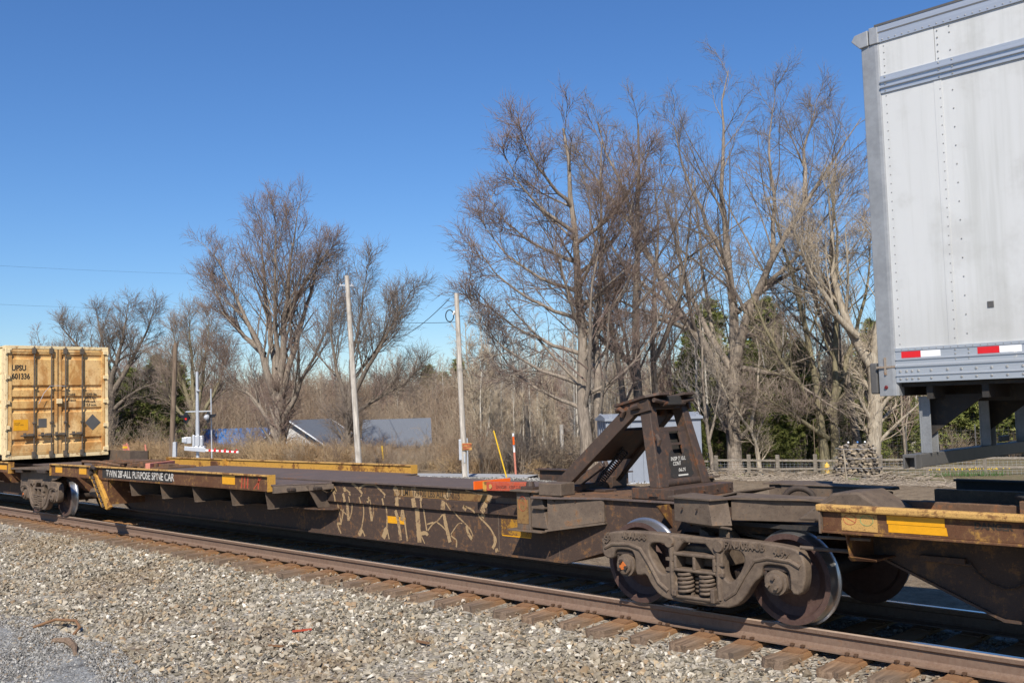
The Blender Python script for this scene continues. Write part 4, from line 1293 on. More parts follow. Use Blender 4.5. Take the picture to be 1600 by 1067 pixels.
# chain and release lever on the web
cpts = [(-3.22, .71), (-3.16, .63), (-3.06, .56), (-2.96, .53), (-2.88, .55), (-2.80, .60), (-2.76, .62)]
q = MB()
for a, c_ in zip(cpts[:-1], cpts[1:]):
    for k in range(4):
        t0, t1 = k / 4, (k + .9) / 4
        q.tube([(a[0] + (c_[0] - a[0]) * t0, -.045 - .006 * (k % 2), a[1] + (c_[1] - a[1]) * t0), (a[0] + (c_[0] - a[0]) * t1, -.045 - .006 * (k % 2), a[1] + (c_[1] - a[1]) * t1)], .009, 6)
part('safety_chain', q, MT['castdark'], rc, 0, True)
q = MB()
q.bar((-2.76, -.06, .62), (-2.42, -.06, .40), .04, .11)
q.box(-2.78, -2.25, -.16, -.04, .31, .385)
q.box(-2.62, -2.3, -.10, -.03, .42, .46)
q.box(-3.62, -3.25, -.07, -.02, .69, .74)
q.cyl((-3.6, -.05, .70), (-3.2, -.05, .69), .012, 8)
part('release_lever', q, MT['web'], rc, .006)
# things on the deck beneath the trailer: lowered hitch head, end stop, fittings
hh = MB()
hh.prism([(-2.95, .25), (-2.75, -.02), (-2.0, -.08), (-1.75, .1), (-1.75, 1.4), (-2.75, 1.5), (-2.95, 1.25)], 'z', 1.205, 1.235)
lh = part('lowered_hitch', hh, MT['blackst'], rc, .01)
q = MB()
for x in (-2.85, -2.55, -2.25, -1.95):
    q.box(x, x + .07, .05, 1.4, 1.05, 1.205)
part('hitch_support', q, MT['deckrust'], lh, .005)
q = MB()
q.box(-4.0, -1.6, .22, .30, 1.05, 1.15)
q.box(-4.0, -1.6, 1.2, 1.28, 1.05, 1.17)
part('deck_rail', q, MT['deckrust'], rc, .006)
q = MB()
q.prism([(-4.6, .99), (-4.25, 1.24), (-4.02, 1.26), (-3.75, 1.10), (-3.75, .99)], 'y', -.30, .20)
part('joint_cover', q, MT['steel'], rc, .02)
part('ladder_rung', MB().cyl((-4.35, -.4, .87), (-3.85, -.45, .89), .014, 8).cyl((-4.55, -.35, .76), (-4.05, -.2, .74), .018, 8), MT['steel'], rc, 0, True)

# ================================================================== LEFT SPINE CAR (carries the container)
lc = thing('spine_car', 'distant spine car carrying the yellow container', 'rail car', (-30, YC, 0))
q = MB()
q.box(-38, -24.45, -.535, -.518, .92, 1.13)
ls = part('side_sill', q, MT['sill'], lc)
part('sill_edge', MB().box(-38, -24.45, -.575, -.50, 1.13, 1.158), MT['silltop'], ls, .006)
part('sill_end_plate', MB().box(-24.46, -24.44, -.57, -.44, .90, 1.158), MT['sillyellow'], ls)
part('yellow_reflector', MB().box(-25.4, -24.65, -.5385, -.5352, .98, 1.08), MT['yellowdec'], lc)
q = MB()
q.hull([(-24.44, -.52, 1.03), (-24.44, .2, 1.03), (-21.95, .2, 1.06), (-21.95, -.45, 1.06)], [(-24.44, -.52, .99), (-24.44, .2, .99), (-21.95, .2, 1.02), (-21.95, -.45, 1.02)])
part('shelf_plate', q, MT['steel'], lc, .005)
part('shelf_web', MB().prism([(-24.44, .99), (-24.44, .63), (-24.1, .66), (-22.3, .80), (-21.97, .88), (-21.97, 1.02)], 'y', -.30, -.27), MT['steel'], lc)
part('shelf_bracket', MB().box(-24.2, -23.8, -.5, -.28, .93, .99).box(-22.9, -22.4, -.48, -.28, .95, 1.02), MT['castdark'], lc, .01)
for y, o in ((W0, .02), (W1, -.02)):
    part('beam_web', MB().prism([(-38, .27), (-24.8, .27), (-24.0, .62), (-24.0, 1.03), (-38, 1.03)], 'y', y, y + o), MT['web'], lc)
part('deck_plate', MB().box(-38, -22.2, .2, 1.3, 1.03, 1.055), MT['deck'], lc)
for x in (-30, -28.6, -27.2, -25.8, -24.5):
    part('rib', MB().prism([(-.50, 1.0), (-.50, .925), (-.20, .62), (.25, .60), (.25, 1.0)], 'x', x - .006, x + .006), MT['sill'], lc)
part('rib_ledge', MB().box(-38, -24.3, .02, .26, .60, .615), MT['web'], lc)
part('far_sill', MB().box(-38, -22.9, 2.03, 2.05, .95, 1.30).box(-22.92, -22.9, 1.6, 2.05, .98, 1.30), MT['steel'], lc)

# ================================================================== CONTAINER
m = NT('stained yellow container paint')
c = m.coord((1, 1, 1))
st = m.noise(m.coord((1.7, 1.7, .8)), 1.5, 5, .7, .2)
big = m.noise(c, 1.1, 4, .6)
fine = m.noise(c, 26, 4, .75)
col = m.mix(m.step(big, .35, .65), (.66, .40, .145), (.74, .49, .225))
col = m.mix(m.math('MULTIPLY', m.step(st, .43, .60), .85), col, (.42, .19, .05))
col = m.mix(m.math('MULTIPLY', m.step(fine, .55, .68), .7), col, (.18, .09, .03))
xyz = m.sep(c)
low = m.math('MULTIPLY', m.step(m.math('SUBTRACT', .75, m.math('ADD', xyz[2], m.math('MULTIPLY', st, .7))), .0, .5), .75)
col = m.mix(low, col, m.mix(fine, (.50, .35, .15), (.17, .105, .05)))
MT['cont'] = m.fin(col, .6, 0, .3)
m = NT('pale yellow container frame')
f = m.noise(m.coord((1, 1, 1)), 7, 5, .75)
MT['contf'] = m.fin(m.mix(m.step(f, .5, .7), (.74, .58, .33), (.34, .18, .07)), .6, 0, .3)
MT['rod'] = plain('dirty lock rod', (.13, .105, .08), .55, .2, .4, .4, 12)
CX, CY0, CZ0, CW, CH, CL = -25.04, -.466, 1.185, 2.438, 2.70, 8.6
cn = thing('shipping_container', 'stained yellow shipping container with four lock rods on its doors', 'container', (CX, CY0, CZ0))
def cpart(name, mb, mat, parent=None, bev=0.0, smooth=False):
    """coordinates: x outwards from the door, y across, z up, from the near lower door corner"""
    return part(name, mb, mat, parent or cn, bev, smooth, True)
q = MB()
q.box(-CL, -.08, 0.015, .06, .12, CH - .06)
for i in range(28):
    x = -CL + .3 * i
    q.prism([(x, .016), (x + .07, -.018), (x + .15, -.018), (x + .22, .016)], 'z', .14, CH - .08)
cpart('side_wall', q, MT['contf'])
cpart('roof', MB().box(-CL, -.02, .02, CW - .02, CH - .03, CH - .005), MT['contf'])
cpart('side_wall', MB().box(-CL, -.08, CW - .06, CW - .01, .12, CH - .06), MT['contf'])
cpart('floor', MB().box(-CL, -.1, .06, CW - .06, .03, .12), MT['blackst'])
cpart('front_wall', MB().box(-CL, -CL + .05, .06, CW - .06, .12, CH - .03), MT['contf'])
for y0, y1 in ((0, .07), (CW - .07, CW)):
    cpart('corner_post', MB().box(-.12, -.0, y0, y1, .11, CH - .1), MT['contf'], None, .008)
    for z0 in (0, CH - .115):
        cpart('corner_casting', MB().box(-.17, .006, y0 - .004 if y0 == 0 else y0 - .09, y1 + .09 if y0 == 0 else y1 + .004, z0, z0 + .115), MT['contf'], None, .01)
cpart('header', MB().box(-.12, .002, .16, CW - .16, CH - .075, CH), MT['contf'], None, .005)
cpart('sill', MB().box(-.12, .002, .16, CW - .16, .0, .085), MT['contf'], None, .005)
REC = [(2.42, .06), (1.70, .05), (1.43, .05), (1.16, .05), (.40, .06)]
for k, (y0, y1) in enumerate(((.085, 1.205), (1.225, CW - .085))):
    q = MB()
    zs = [.09, .33, .37, .44, .48, 1.09, 1.12, 1.18, 1.21, 1.37, 1.40, 1.46, 1.49, 1.64, 1.67, 1.73, 1.76, 2.37, 2.41, 2.47, 2.51, CH - .08]
    xo = lambda z: -.050 if any(abs(z - a) < .045 for a in (.405, 1.15, 1.43, 1.70, 2.44)) else -.018
    prof = [(-.018 if i % 4 in (0, 1) else -.056, z) for i, z in enumerate(zs)]
    q.prism([(x, z) for x, z in prof] + [(-.075, zs[-1]), (-.075, zs[0])], 'y', y0 + .07, y1 - .07)
    d = cpart('door', q, MT['cont'])
    fr = MB()
    fr.box(-.075, -.004, y0, y0 + .072, .09, CH - .08).box(-.075, -.004, y1 - .072, y1, .09, CH - .08)
    fr.box(-.074, -.006, y0 + .07, y1 - .07, .09, .17).box(-.074, -.006, y0 + .07, y1 - .07, CH - .15, CH - .08)
    cpart('door_frame', fr, MT['cont'], d, .004)
    cpart('door_gasket', MB().box(-.06, -.002, (y1 + .001) if k == 0 else y0 - .008, (y1 + .012) if k == 0 else y0 - .001, .09, CH - .08), MT['lampblk'], d)
    for y in ((.65, 1.05) if k == 0 else (1.38, 1.78)):
        r = cpart('lock_rod', MB().cyl((.035, y, .02), (.035, y, CH - .01), .017, 10), MT['rod'], d, 0, True)
        g = MB()
        for z in (.10, .85, 1.72, CH - .14):
            g.box(-.005, .06, y - .035, y + .035, z - .022, z + .022)
        for z in (.10, CH - .12):
            g.box(-.002, .065, y - .05, y + .03, z - .07, z + .07)
        cpart('rod_bracket', g, MT['rod'], d, .006)
        hd_ = MB()
        sg_ = -1 if y in (1.05, 1.78) else 1
        hd_.bar((.06, y, .57), (.07, y - .32, .55), .022, .035)
        hd_.box(.0, .06, y - .24, y - .18, .52, .62)
        hd_.box(.0, .08, y - .14, y - .02, .54, .60)
        cpart('door_handle', hd_, MT['rod'], d, .005)
    for z in (.17, .76, 1.35, 1.95, 2.56):
        ys_ = (.0, .11) if k == 0 else (CW - .13, CW - .0)
        cpart('hinge', MB().box(-.02, .035, ys_[0], ys_[1], z - .045, z + .045).cyl((.02, (ys_[0] + .02) if k == 0 else ys_[1] - .02, z - .07), (.02, (ys_[0] + .02) if k == 0 else ys_[1] - .02, z + .07), .02, 8), MT['contf'], d, .006)
cpart('lock_box', MB().box(-.003, .05, 1.17, 1.30, 1.30, 1.42), MT['contf'], None, .01)
cpart('yellow_notice', MB().box(-.0165, -.0135, .20, .53, .68, .94), MT['yellowdec'])
cpart('grey_plate', MB().box(-.016, -.011, .76, .95, .74, .95), MT['dkgrey'])
cpart('hazard_diamond', MB().prism([(1.86, .82), (2.05, .63), (2.25, .82), (2.05, 1.03)], 'x', -.016, -.011), MT['dkgrey'])
for body, sz, y, z, sx in (('UPSU', .185, .155, 2.105, .74), ('601336', .185, .155, 1.905, .74)):
    text(body, sz, (CX - .0145, CY0 + y, CZ0 + z), '+x', MT['black'], cn, sx, 0, weight=.006)
for body, sz, y, z in (('TARE', .085, 1.46, 1.49), ('INTERIOR', .055, 1.44, 1.36), ('10300 lbs.\n4670 kgs.', .085, 1.87, 1.495), ('3970 cu.ft.\n112.5 cu.m.', .08, 1.84, 1.315)):
    text(body, sz, (CX - .0145, CY0 + y, CZ0 + z), '+x', MT['black'], cn, .85, 0, weight=.003)
text('DANGER\nSTAND CLEAR', .04, (CX - .0125, CY0 + .22, CZ0 + .84), '+x', MT['black'], cn, .8, 0)
cpart('cable_seal', MB().tube([(.06, 1.36, 1.72), (.07, 1.2, 1.74), (.07, 1.0, 1.73), (.08, .85, 1.55), (.08, .74, 1.3)], .006, 5), MT['galv'], None, 0, True)

# ================================================================== TRAILER
m = NT('pale grey trailer skin')
c = m.coord((1, 1, 1))
stv = m.noise(m.coord((5, 5, .25)), 1.4, 4, .7)
f = m.noise(c, 2.2, 5, .65)
col = m.mix(m.step(stv, .42, .72), (.55, .555, .55), (.47, .475, .46))
col = m.mix(m.math('MULTIPLY', m.step(f, .50, .72), .4), col, (.37, .365, .345))
xyz = m.sep(c)
grime = m.math('MULTIPLY', m.step(m.math('ADD', m.math('SUBTRACT', .75, xyz[2]), m.math('MULTIPLY', stv, .5)), .05, .55), .22)
col = m.mix(grime, col, (.30, .285, .255))
m.bump(m.noise(m.coord((1, 1, .35)), 1.6, 2, .5), .3, .06)
MT['skin'] = m.fin(col, .42, 0, .45)
m = NT('anodised trailer rail')
f = m.noise(m.coord((.7, 30, 30)), 1.2, 4, .7)
MT['alu'] = m.fin(m.mix(f, (.40, .42, .45), (.58, .60, .62)), .38, .55, .5)
MT['tpost'] = plain('grey rear corner post', (.34, .345, .35), .45, .3, .5, .18, 2.5, .03)
MT['trust'] = rusty('rusty strap', (.30, .25, .2), (.28, .13, .05), (.34, .28, .22), .7, .4, 6)
MT['rivet'] = plain('rivet head', (.40, .39, .37), .4, .5, .5, .2, 10, 0)
TY, TXL, TXR = -.55, -3.505, 10.2
tr = thing('semi_trailer', 'white riveted semi trailer standing high on the right hand car', 'trailer', (3, YC, 2.05))
seams = [-3.505, -3.055, -1.84, -.62, .6, 1.82, 3.04, 4.26, 5.48, 6.7, 7.92, 9.14, TXR]
for i, (x0, x1) in enumerate(zip(seams[:-1], seams[1:])):
    for z0, z1 in ((4.655, 4.945), (2.435, 4.512)):
        part('side_panel', MB().box(x0, x1 - .004, TY + (.002 if i % 2 else 0), TY + .02, z0, z1), MT['skin'], tr)
    part('post_strip', MB().box(x1 - .03, x1 + .03 if i < 11 else x1, TY - .003, TY + .001, 2.435, 4.512) if i else MB().box(-3.08, -3.02, TY - .003, TY + .001, 2.435, 4.512), MT['skin'], tr)
part('inner_wall', MB().box(-3.45, TXR, TY + .021, TY + .05, 2.2, 5.0).box(-3.45, TXR, mir(TY + .05), mir(TY), 2.16, 5.06), MT['skin'], tr)
part('roof', MB().box(-3.6, TXR, TY + .03, mir(TY), 5.03, 5.065), MT['skin'], tr)
part('rear_door', MB().box(-3.66, -3.60, TY + .14, mir(TY + .14), 2.15, 5.0), MT['skin'], tr)
part('front_wall', MB().box(TXR, TXR + .06, TY, mir(TY), 2.15, 5.06), MT['skin'], tr)
part('trailer_floor', MB().box(-3.6, TXR, TY + .05, mir(TY + .05), 2.13, 2.20), MT['blackst'], tr)
q = MB()
q.prism([(TY - .012, 4.935), (TY - .012, 5.01), (TY - .022, 5.02), (TY - .022, 5.065), (TY + .04, 5.085), (TY + .04, 4.935)], 'x', TXL, TXR)
part('top_rail', q, MT['alu'], tr)
part('roof_edge', MB().box(TXL - .02, TXR, TY - .026, TY + .02, 5.066, 5.084), MT['dkgrey'], tr)
q = MB()
z0, z1 = 4.512, 4.655
q.prism([(TY + .01, z0), (TY - .012, z0), (TY - .012, z0 + .034), (TY - .028, z0 + .040), (TY - .028, z0 + .052), (TY - .008, z0 + .056), (TY - .008, z0 + .082), (TY - .026, z0 + .088), (TY - .026, z0 + .100), (TY - .010, z0 + .104), (TY - .010, z1), (TY + .01, z1)], 'x', TXL, TXR)
part('rub_band', q, MT['alu'], tr)
q = MB()
q.prism([(TY + .01, 2.165), (TY - .014, 2.165), (TY - .014, 2.212), (TY - .022, 2.216), (TY - .022, 2.222), (TY - .012, 2.226), (TY - .012, 2.282), (TY - .022, 2.286), (TY - .022, 2.300), (TY - .008, 2.31), (TY - .008, 2.338), (TY - .016, 2.342), (TY - .016, 2.350), (TY - .006, 2.354), (TY - .006, 2.412), (TY - .012, 2.414), (TY - .012, 2.437), (TY + .01, 2.437)], 'x', TXL, TXR)
part('bottom_rail', q, MT['alu'], tr)
x = -3.456
k = 0
for a, b_ in ((-3.456, -3.148), (-2.87, -2.557), (-1.6, -1.29), (-.4, -.09), (.9, 1.21)):
    mid = (a + b_) / 2
    part('red_tape', MB().box(a, mid, TY - .0085, TY - .0062, 2.358, 2.408), MT['red'], tr)
    part('white_tape', MB().box(mid + .001, b_, TY - .0085, TY - .0062, 2.358, 2.408), MT['whiter'], tr)
# rivets: far too many to pick apart
rv = MB()
def riv(x, y, z, r):
    n = 6
    r *= .85
    vs = [(x + r * math.cos(2 * math.pi * k / n), y, z + r * math.sin(2 * math.pi * k / n)) for k in range(n)]
    v2 = [(x + .55 * r * math.cos(2 * math.pi * k / n), y - r * .55, z + .55 * r * math.sin(2 * math.pi * k / n)) for k in range(n)]
    rv.add(vs + v2, [(k, (k + 1) % n, n + (k + 1) % n, n + k) for k in range(n)] + [tuple(range(n, 2 * n))])
z = 2.47
while z < 4.5:
    riv(-3.465, TY, z, .0075)
    for sx in seams[1:6]:
        riv(sx + .022, TY - .003, z + .02, .0075)
    z += .072
z = 2.52
while z < 4.5:
    for sx in seams[1:6]:
        riv(sx + .115, TY, z, .0075)
    z += .145
for z in (4.68, 4.735, 4.79, 4.845, 4.9):
    riv(-3.465, TY, z, .008)
    for sx in seams[1:6]: riv(sx + .022, TY - .002, z, .008)
for sx in seams[1:6]:
    for z in (4.72, 4.86, 4.91): riv(sx + .115, TY, z, .008)
    for z in (4.527, 4.585, 4.64):
        riv(sx + .022, TY - .012, z, .010); riv(sx + .125, TY - .012, z, .010)
    for z in (2.37, 2.40, 2.33): riv(sx + .02, TY - .008, z, .009); riv(sx + .12, TY - .008, z, .009)
for z in (4.527, 4.585, 4.64): riv(-3.465, TY - .012, z, .010)
x = -3.47
while x < 2:
    riv(x, TY - .013, 4.952, .008)
    riv(x + .02, TY - .013, 2.425, .006)
    x += .055
for x in (-3.47, -3.42, -3.375, -3.325, -3.225, -3.10, -2.995, -2.885, -2.775, -2.665, -2.555, -2.445, -2.335, -2.225, -2.115):
    riv(x, TY - .013, 2.252, .014); riv(x, TY - .015, 2.192, .0125)
part('rivets', rv, MT['rivet'], tr, 0, True, kind='stuff')
part('sticker', MB().box(-2.78, -2.735, TY - .004, TY - .0005, 2.70, 2.745), MT['dkgrey'], tr)
text('S', .06, (-2.62, TY - .0095, 2.318), '-y', MT['white'], tr, 1.2, 0)
# rear corner post, cap and lamp box
for s in (0, 1):
    Y = (lambda y: y) if s == 0 else mir
    q = MB()
    q.prism([(-3.675, Y(-.50)), (-3.655, Y(-.548)), (-3.535, Y(-.563)), (-3.51, Y(-.56)), (-3.495, Y(-.54)), (-3.495, Y(-.45)), (-3.675, Y(-.42))], 'z', 2.06, 4.93)
    cpost = part('rear_post', q, MT['tpost'], tr, .004)
    q = MB()
    q.prism([(-3.73, 5.0), (-3.66, 4.925), (-3.585, 4.93), (-3.585, 5.06), (-3.70, 5.045)], 'y', *sorted((Y(-.572), Y(-.3))))
    part('post_cap', q, MT['tpost'], cpost, .006)
    part('post_trim', MB().box(-3.575, -3.50, *sorted((Y(-.574), Y(-.45))), 4.93, 5.07), MT['tpost'], cpost, .005)
    part('rubber_bumper', MB().box(-3.735, -3.672, *sorted((Y(-.54), Y(-.40))), 2.08, 2.33), MT['dkgrey'], cpost, .012)
    part('marker_lamp', MB().lathe([(0, -.012), (.012, -.012), (.017, 0), (0, 0)], (-3.595, Y(-.5555), 2.13), 'y', 14), plain('dark red lens', (.12, .01, .012), .25, 0, .5, .1, 5, 0), cpost)
    part('rust_strap', MB().box(-3.665, -3.50, *sorted((Y(-.5665), Y(-.55))), 2.285, 2.30).box(-3.60, -3.585, *sorted((Y(-.567), Y(-.55))), 2.23, 2.37), MT['trust'], cpost)
part('rear_frame', MB().box(-3.66, -3.50, TY + .1, mir(TY + .1), 2.06, 2.17), MT['blackst'], tr, .004)
q = MB()
for x in np.arange(-3.3, 10, .42):
    q.box(x, x + .05, TY + .06, mir(TY + .06), 2.03, 2.13)
part('cross_member', q, MT['blackst'], tr)
part('main_beam', MB().box(-3.4, TXR, -.05, .02, 2.0, 2.13).box(-3.4, TXR, mir(.02), mir(-.05), 2.0, 2.13), MT['blackst'], tr)
# rear underride guard
GP = plain('dull galvanised guard post', (.24, .245, .25), .5, .2, .45, .2, 8)
for y0, y1 in ((-.375, -.24), (.865, 1.0), (1.745, 1.88)):
    q = MB()
    q.box(-3.42, -3.405, y0, y1, 1.60, 2.05)
    q.box(-3.405, -3.33, y0, y0 + .012, 1.60, 2.05)
    q.box(-3.405, -3.33, y1 - .012, y1, 1.60, 2.05)
    part('guard_post', q, GP, tr, .003)
    part('guard_brace', MB().prism([(-3.39, 1.72), (-3.39, 2.06), (-2.92, 2.06)], 'y', (y0 + y1) / 2 + .03, (y0 + y1) / 2 + .045), MT['blackst'], tr)
q = MB()
q.box(-3.455, -3.35, -.55, 2.05, 1.495, 1.60)
part('guard_bar', q, MT['dkgrey'], tr, .006)
for y in (-.64, 2.05):
    q = MB()
    q.prism([(-3.455, 1.60), (-3.35, 1.60), (-3.35, 1.49), (-3.365, 1.49), (-3.365, 1.575), (-3.44, 1.575), (-3.44, 1.49), (-3.455, 1.49)], 'y', y, y + .09)
    part('guard_end', q, MT['dkgrey'], tr, .004)
part('guard_lamp', MB().box(-3.5, -3.46, 1.5, 1.7, 1.605, 1.66), MT['dkgrey'], tr, .01)
part('mud_flap', MB().box(-2.2, -2.18, 1.0, 1.5, 1.6, 2.05), MT['lampblk'], tr)
# bolt heads, welds and pipes that catch the eye near the camera
q = MB()
def bolt(x, y, z, r=.014, ax='y'):
    d_ = (0, -.014, 0) if ax == 'y' else (0, 0, .014) if ax == 'z' else (.014, 0, 0)
    q.tube([(x, y, z), (x + d_[0], y + d_[1], z + d_[2])], r, 6)
for x in (-7.85, -7.72, -7.60):
    bolt(x, .0 + (x + 7.94) * .333 - .002, .98, .010)
for x in np.arange(-12.3, -8.6, .62):
    bolt(x, W0 - .042, .812, .011)
for x, y in ((-7.6, .25), (-7.2, .35), (-6.95, .28), (-7.4, 1.1), (-7.0, 1.2), (-7.55, .75)):
    bolt(x, y, 1.042, .016, 'z')
for x in (-5.8, -5.6):
    bolt(x, -.32 - (x + 5.93) * .2, 1.04, .012)
for y in (.25, .5, .75, 1.0, 1.25):
    bolt(-6.30, y, 1.10, .013, 'x')
part('bolt_heads', q, MT['hitch'], car, 0, True, kind='stuff')
part('train_pipe', MB().tube([(-3.95, -.10, .90), (-3.0, -.10, .885), (6, -.10, .885)], .022, 8), MT['castdark'], rc, 0, True)
q = MB()
for p0, p1 in (((-8.0, .249, .285), (-8.0, .249, 1.0)), ((-7.30, .218, .77), (-7.30, .218, 1.0)), ((-9.02, .249, .285), (-9.02, .249, .74))):
    q.tube([p0, p1], .006, 5)
part('weld_bead', q, MT['steel'], car, 0, True, kind='stuff')
flush_texts()
# repeat the lettering on the second truck is not needed: it is too far to read
# ================================================================== BACKGROUND
E1 = Vector((.6991, .7144, 0)).normalized()      # to the right as seen from the track side
E2 = Vector((-.7144, .6991, 0))                  # away from the track side

def tubes(P, Rr, sides):
    """P (n,k,3) centre lines with radii Rr (n,k) -> vertex and face arrays"""
    n, k, _ = P.shape
    T = np.empty_like(P)
    T[:, 1:-1] = P[:, 2:] - P[:, :-2]
    T[:, 0] = P[:, 1] - P[:, 0]
    T[:, -1] = P[:, -1] - P[:, -2]
    T /= np.linalg.norm(T, axis=2, keepdims=True) + 1e-9
    ref = np.where(np.abs(T[:, :1, 2:3]) > .9, np.array([1., 0, 0]), np.array([0, 0, 1.]))
    U = np.cross(T, np.broadcast_to(ref, T.shape))
    U /= np.linalg.norm(U, axis=2, keepdims=True) + 1e-9
    Wv = np.cross(T, U)
    an = np.arange(sides) * 2 * np.pi / sides
    V = P[:, :, None, :] + Rr[:, :, None, None] * (U[:, :, None, :] * np.cos(an)[None, None, :, None] + Wv[:, :, None, :] * np.sin(an)[None, None, :, None])
    V = V.reshape(-1, 3)
    i = np.arange(n)[:, None, None] * (k * sides)
    j = np.arange(k - 1)[None, :, None] * sides
    s_ = np.arange(sides)[None, None, :]
    s2 = (s_ + 1) % sides
    F = np.stack([i + j + s_, i + j + s2, i + j + sides + s2, i + j + sides + s_], -1).reshape(-1, 4)
    return V, F

def spikes(P, Rr, sides=3):
    """like tubes, but every line ends in a point"""
    n, k, _ = P.shape
    V, F = tubes(P, Rr, sides)
    F = F.reshape(n, k - 1, sides, 4)
    Q = F[:, :-1].reshape(-1, 4)
    Tt = F[:, -1].reshape(-1, 4)[:, [0, 1, 3]].copy()
    tip = (np.arange(n) * (k * sides) + (k - 1) * sides)[:, None].repeat(sides, 1).reshape(-1)
    Tt[:, 2] = tip
    return [(V, Q), (None, Tt)] if len(Q) else [(V, Tt)]

def mesh_from(name, chunks, mat, smooth=True):
    """chunks of (vertices, faces); vertices None = the faces use the vertices of the chunk before"""
    o, prev = 0, 0
    Vs, loops, starts, at = [], [], [], 0
    for V, F in chunks:
        if V is not None:
            prev = o
            Vs.append(V)
            o += len(V)
        w = F.shape[1]
        loops.append((F + prev).ravel())
        starts.append(at + np.arange(len(F), dtype=np.int32) * w)
        at += F.size
    V = np.concatenate(Vs).astype(np.float32)
    lo = np.concatenate(loops).astype(np.int32)
    st = np.concatenate(starts).astype(np.int32)
    me = bpy.data.meshes.new(name)
    me.vertices.add(len(V)); me.vertices.foreach_set('co', V.ravel())
    me.loops.add(len(lo)); me.loops.foreach_set('vertex_index', lo)
    me.polygons.add(len(st)); me.polygons.foreach_set('loop_start', st)
    if smooth: me.polygons.foreach_set('use_smooth', np.ones(len(st), bool))
    me.update(calc_edges=True)
    me.materials.append(mat)
    return me

def spline(pts, k):
    pts = np.asarray(pts, float)
    d = np.concatenate([[0], np.cumsum(np.linalg.norm(np.diff(pts, axis=0), axis=1))])
    t = np.linspace(0, d[-1], k)
    out = np.stack([np.interp(t, d, pts[:, i]) for i in range(pts.shape[1])], 1)
    for _ in range(2):
        out[1:-1] = (out[:-2] + 2 * out[1:-1] + out[2:]) / 4
    return out

def branch_out(rg, P, Rr, k, tmin, tmax, ang, ratio, up, wig, npts, rfac, rmin, minlen=.25, taper=.75):
    """k children along every parent of P (n,m,3)"""
    n, m, _ = P.shape
    L = np.linalg.norm(np.diff(P, axis=1), axis=2).sum(1)
    t = (np.arange(k)[None, :] + rg.uniform(.1, .9, (n, k))) / k
    t = tmin + (tmax - tmin) * t
    f = t * (m - 1)
    i0 = np.clip(f.astype(int), 0, m - 2)
    w = (f - i0)[..., None]
    ar = np.arange(n)[:, None]
    p0 = P[ar, i0] * (1 - w) + P[ar, i0 + 1] * w
    r0 = Rr[ar, i0] * (1 - w[..., 0]) + Rr[ar, i0 + 1] * w[..., 0]
    T = P[ar, i0 + 1] - P[ar, i0]
    T /= np.linalg.norm(T, axis=2, keepdims=True) + 1e-9
    rnd = rg.normal(size=T.shape)
    rnd -= T * (rnd * T).sum(2, keepdims=True)
    rnd /= np.linalg.norm(rnd, axis=2, keepdims=True) + 1e-9
    a = np.radians(rg.uniform(*ang, (n, k)))[..., None]
    D = T * np.cos(a) + rnd * np.sin(a)
    D[..., 2] += up * .5
    D /= np.linalg.norm(D, axis=2, keepdims=True)
    ln = L[:, None] * ratio * (1 - taper * (t - tmin) / max(1e-6, tmax - tmin) * .8) * rg.uniform(.65, 1.2, (n, k))
    ln = np.maximum(ln, minlen)
    N = n * k
    D = D.reshape(N, 3); p = p0.reshape(N, 3); ln = ln.reshape(N); r = np.maximum(r0.reshape(N) * rfac * rg.uniform(.75, 1.1, N), rmin)
    out = np.empty((N, npts, 3)); out[:, 0] = p
    for j in range(1, npts):
        D = D + rg.normal(scale=wig, size=D.shape)
        D[:, 2] += up / npts
        D /= np.linalg.norm(D, axis=1, keepdims=True)
        out[:, j] = out[:, j - 1] + D * (ln / (npts - 1))[:, None]
    rr = r[:, None] * np.linspace(1, .35, npts)[None]
    rr = np.maximum(rr, rmin * .6)
    return out, rr

def tree_meshes(seed, limbs, scale, bark_m, twig_m, lv, rmin=.006, flare=True, sx=1.0, sz=1.0):
    """limbs: (r0, r1, [(x, y up, depth)...]) in hundredths of the drawing unit; lv: list of level settings"""
    rg = np.random.default_rng(seed)
    trunk, K = [], 11
    P, Rr = [], []
    for li, (r0, r1, pts) in enumerate(limbs):
        q = np.array([(a, b, c[0] if c else 0.0) for a, b, *c in pts], float)
        q = q * np.array([sx, sz, sx])
        q = spline(q * scale, K)
        w = q[:, :1] * np.array(E1)[None] + q[:, 2:3] * np.array(E2)[None]
        w[:, 2] = q[:, 1]
        w[1:] += rg.normal(scale=(.004 if li == 0 else .010) * np.linalg.norm(w[-1] - w[0]), size=w[1:].shape) * .5
        rr = np.linspace(r0, r1 if li == 0 else r1 * .6, K) * scale
        if li: rr = rr * np.linspace(1.0, .75, K)
        if flare and li == 0:
            rr[0] *= 1.3
        P.append(w); Rr.append(rr)
    P = np.array(P); Rr = np.array(Rr)
    big, fine = [tubes(P, Rr, 9)], []
    for j, s in enumerate(lv):
        P, Rr = branch_out(rg, P, Rr, s['k'], s.get('t0', .3), s.get('t1', 1.0), s.get('ang', (28, 55)), s.get('ratio', .45), s.get('up', .25), s.get('wig', .12), s['n'], s.get('rf', .5), max(rmin, s.get('rmin', 0)), s.get('minlen', .25), s.get('taper', .75))
        if s.get('big'): big.append(tubes(P, Rr, s.get('sides', 3)))
        else: fine.extend(spikes(P, Rr, 3))
    return mesh_from('trunk', big, bark_m), mesh_from('crown', fine, twig_m, False)

def plant_tree(name, label, loc, meshes, group=None, rz=0, sc=1.0, cat='tree'):
    t = thing(name, label, cat, loc, group, rz)
    t.scale = (sc, sc, sc)
    tr_, cr = meshes
    link('trunk', tr_, t)
    link('crown', cr, t)
    return t

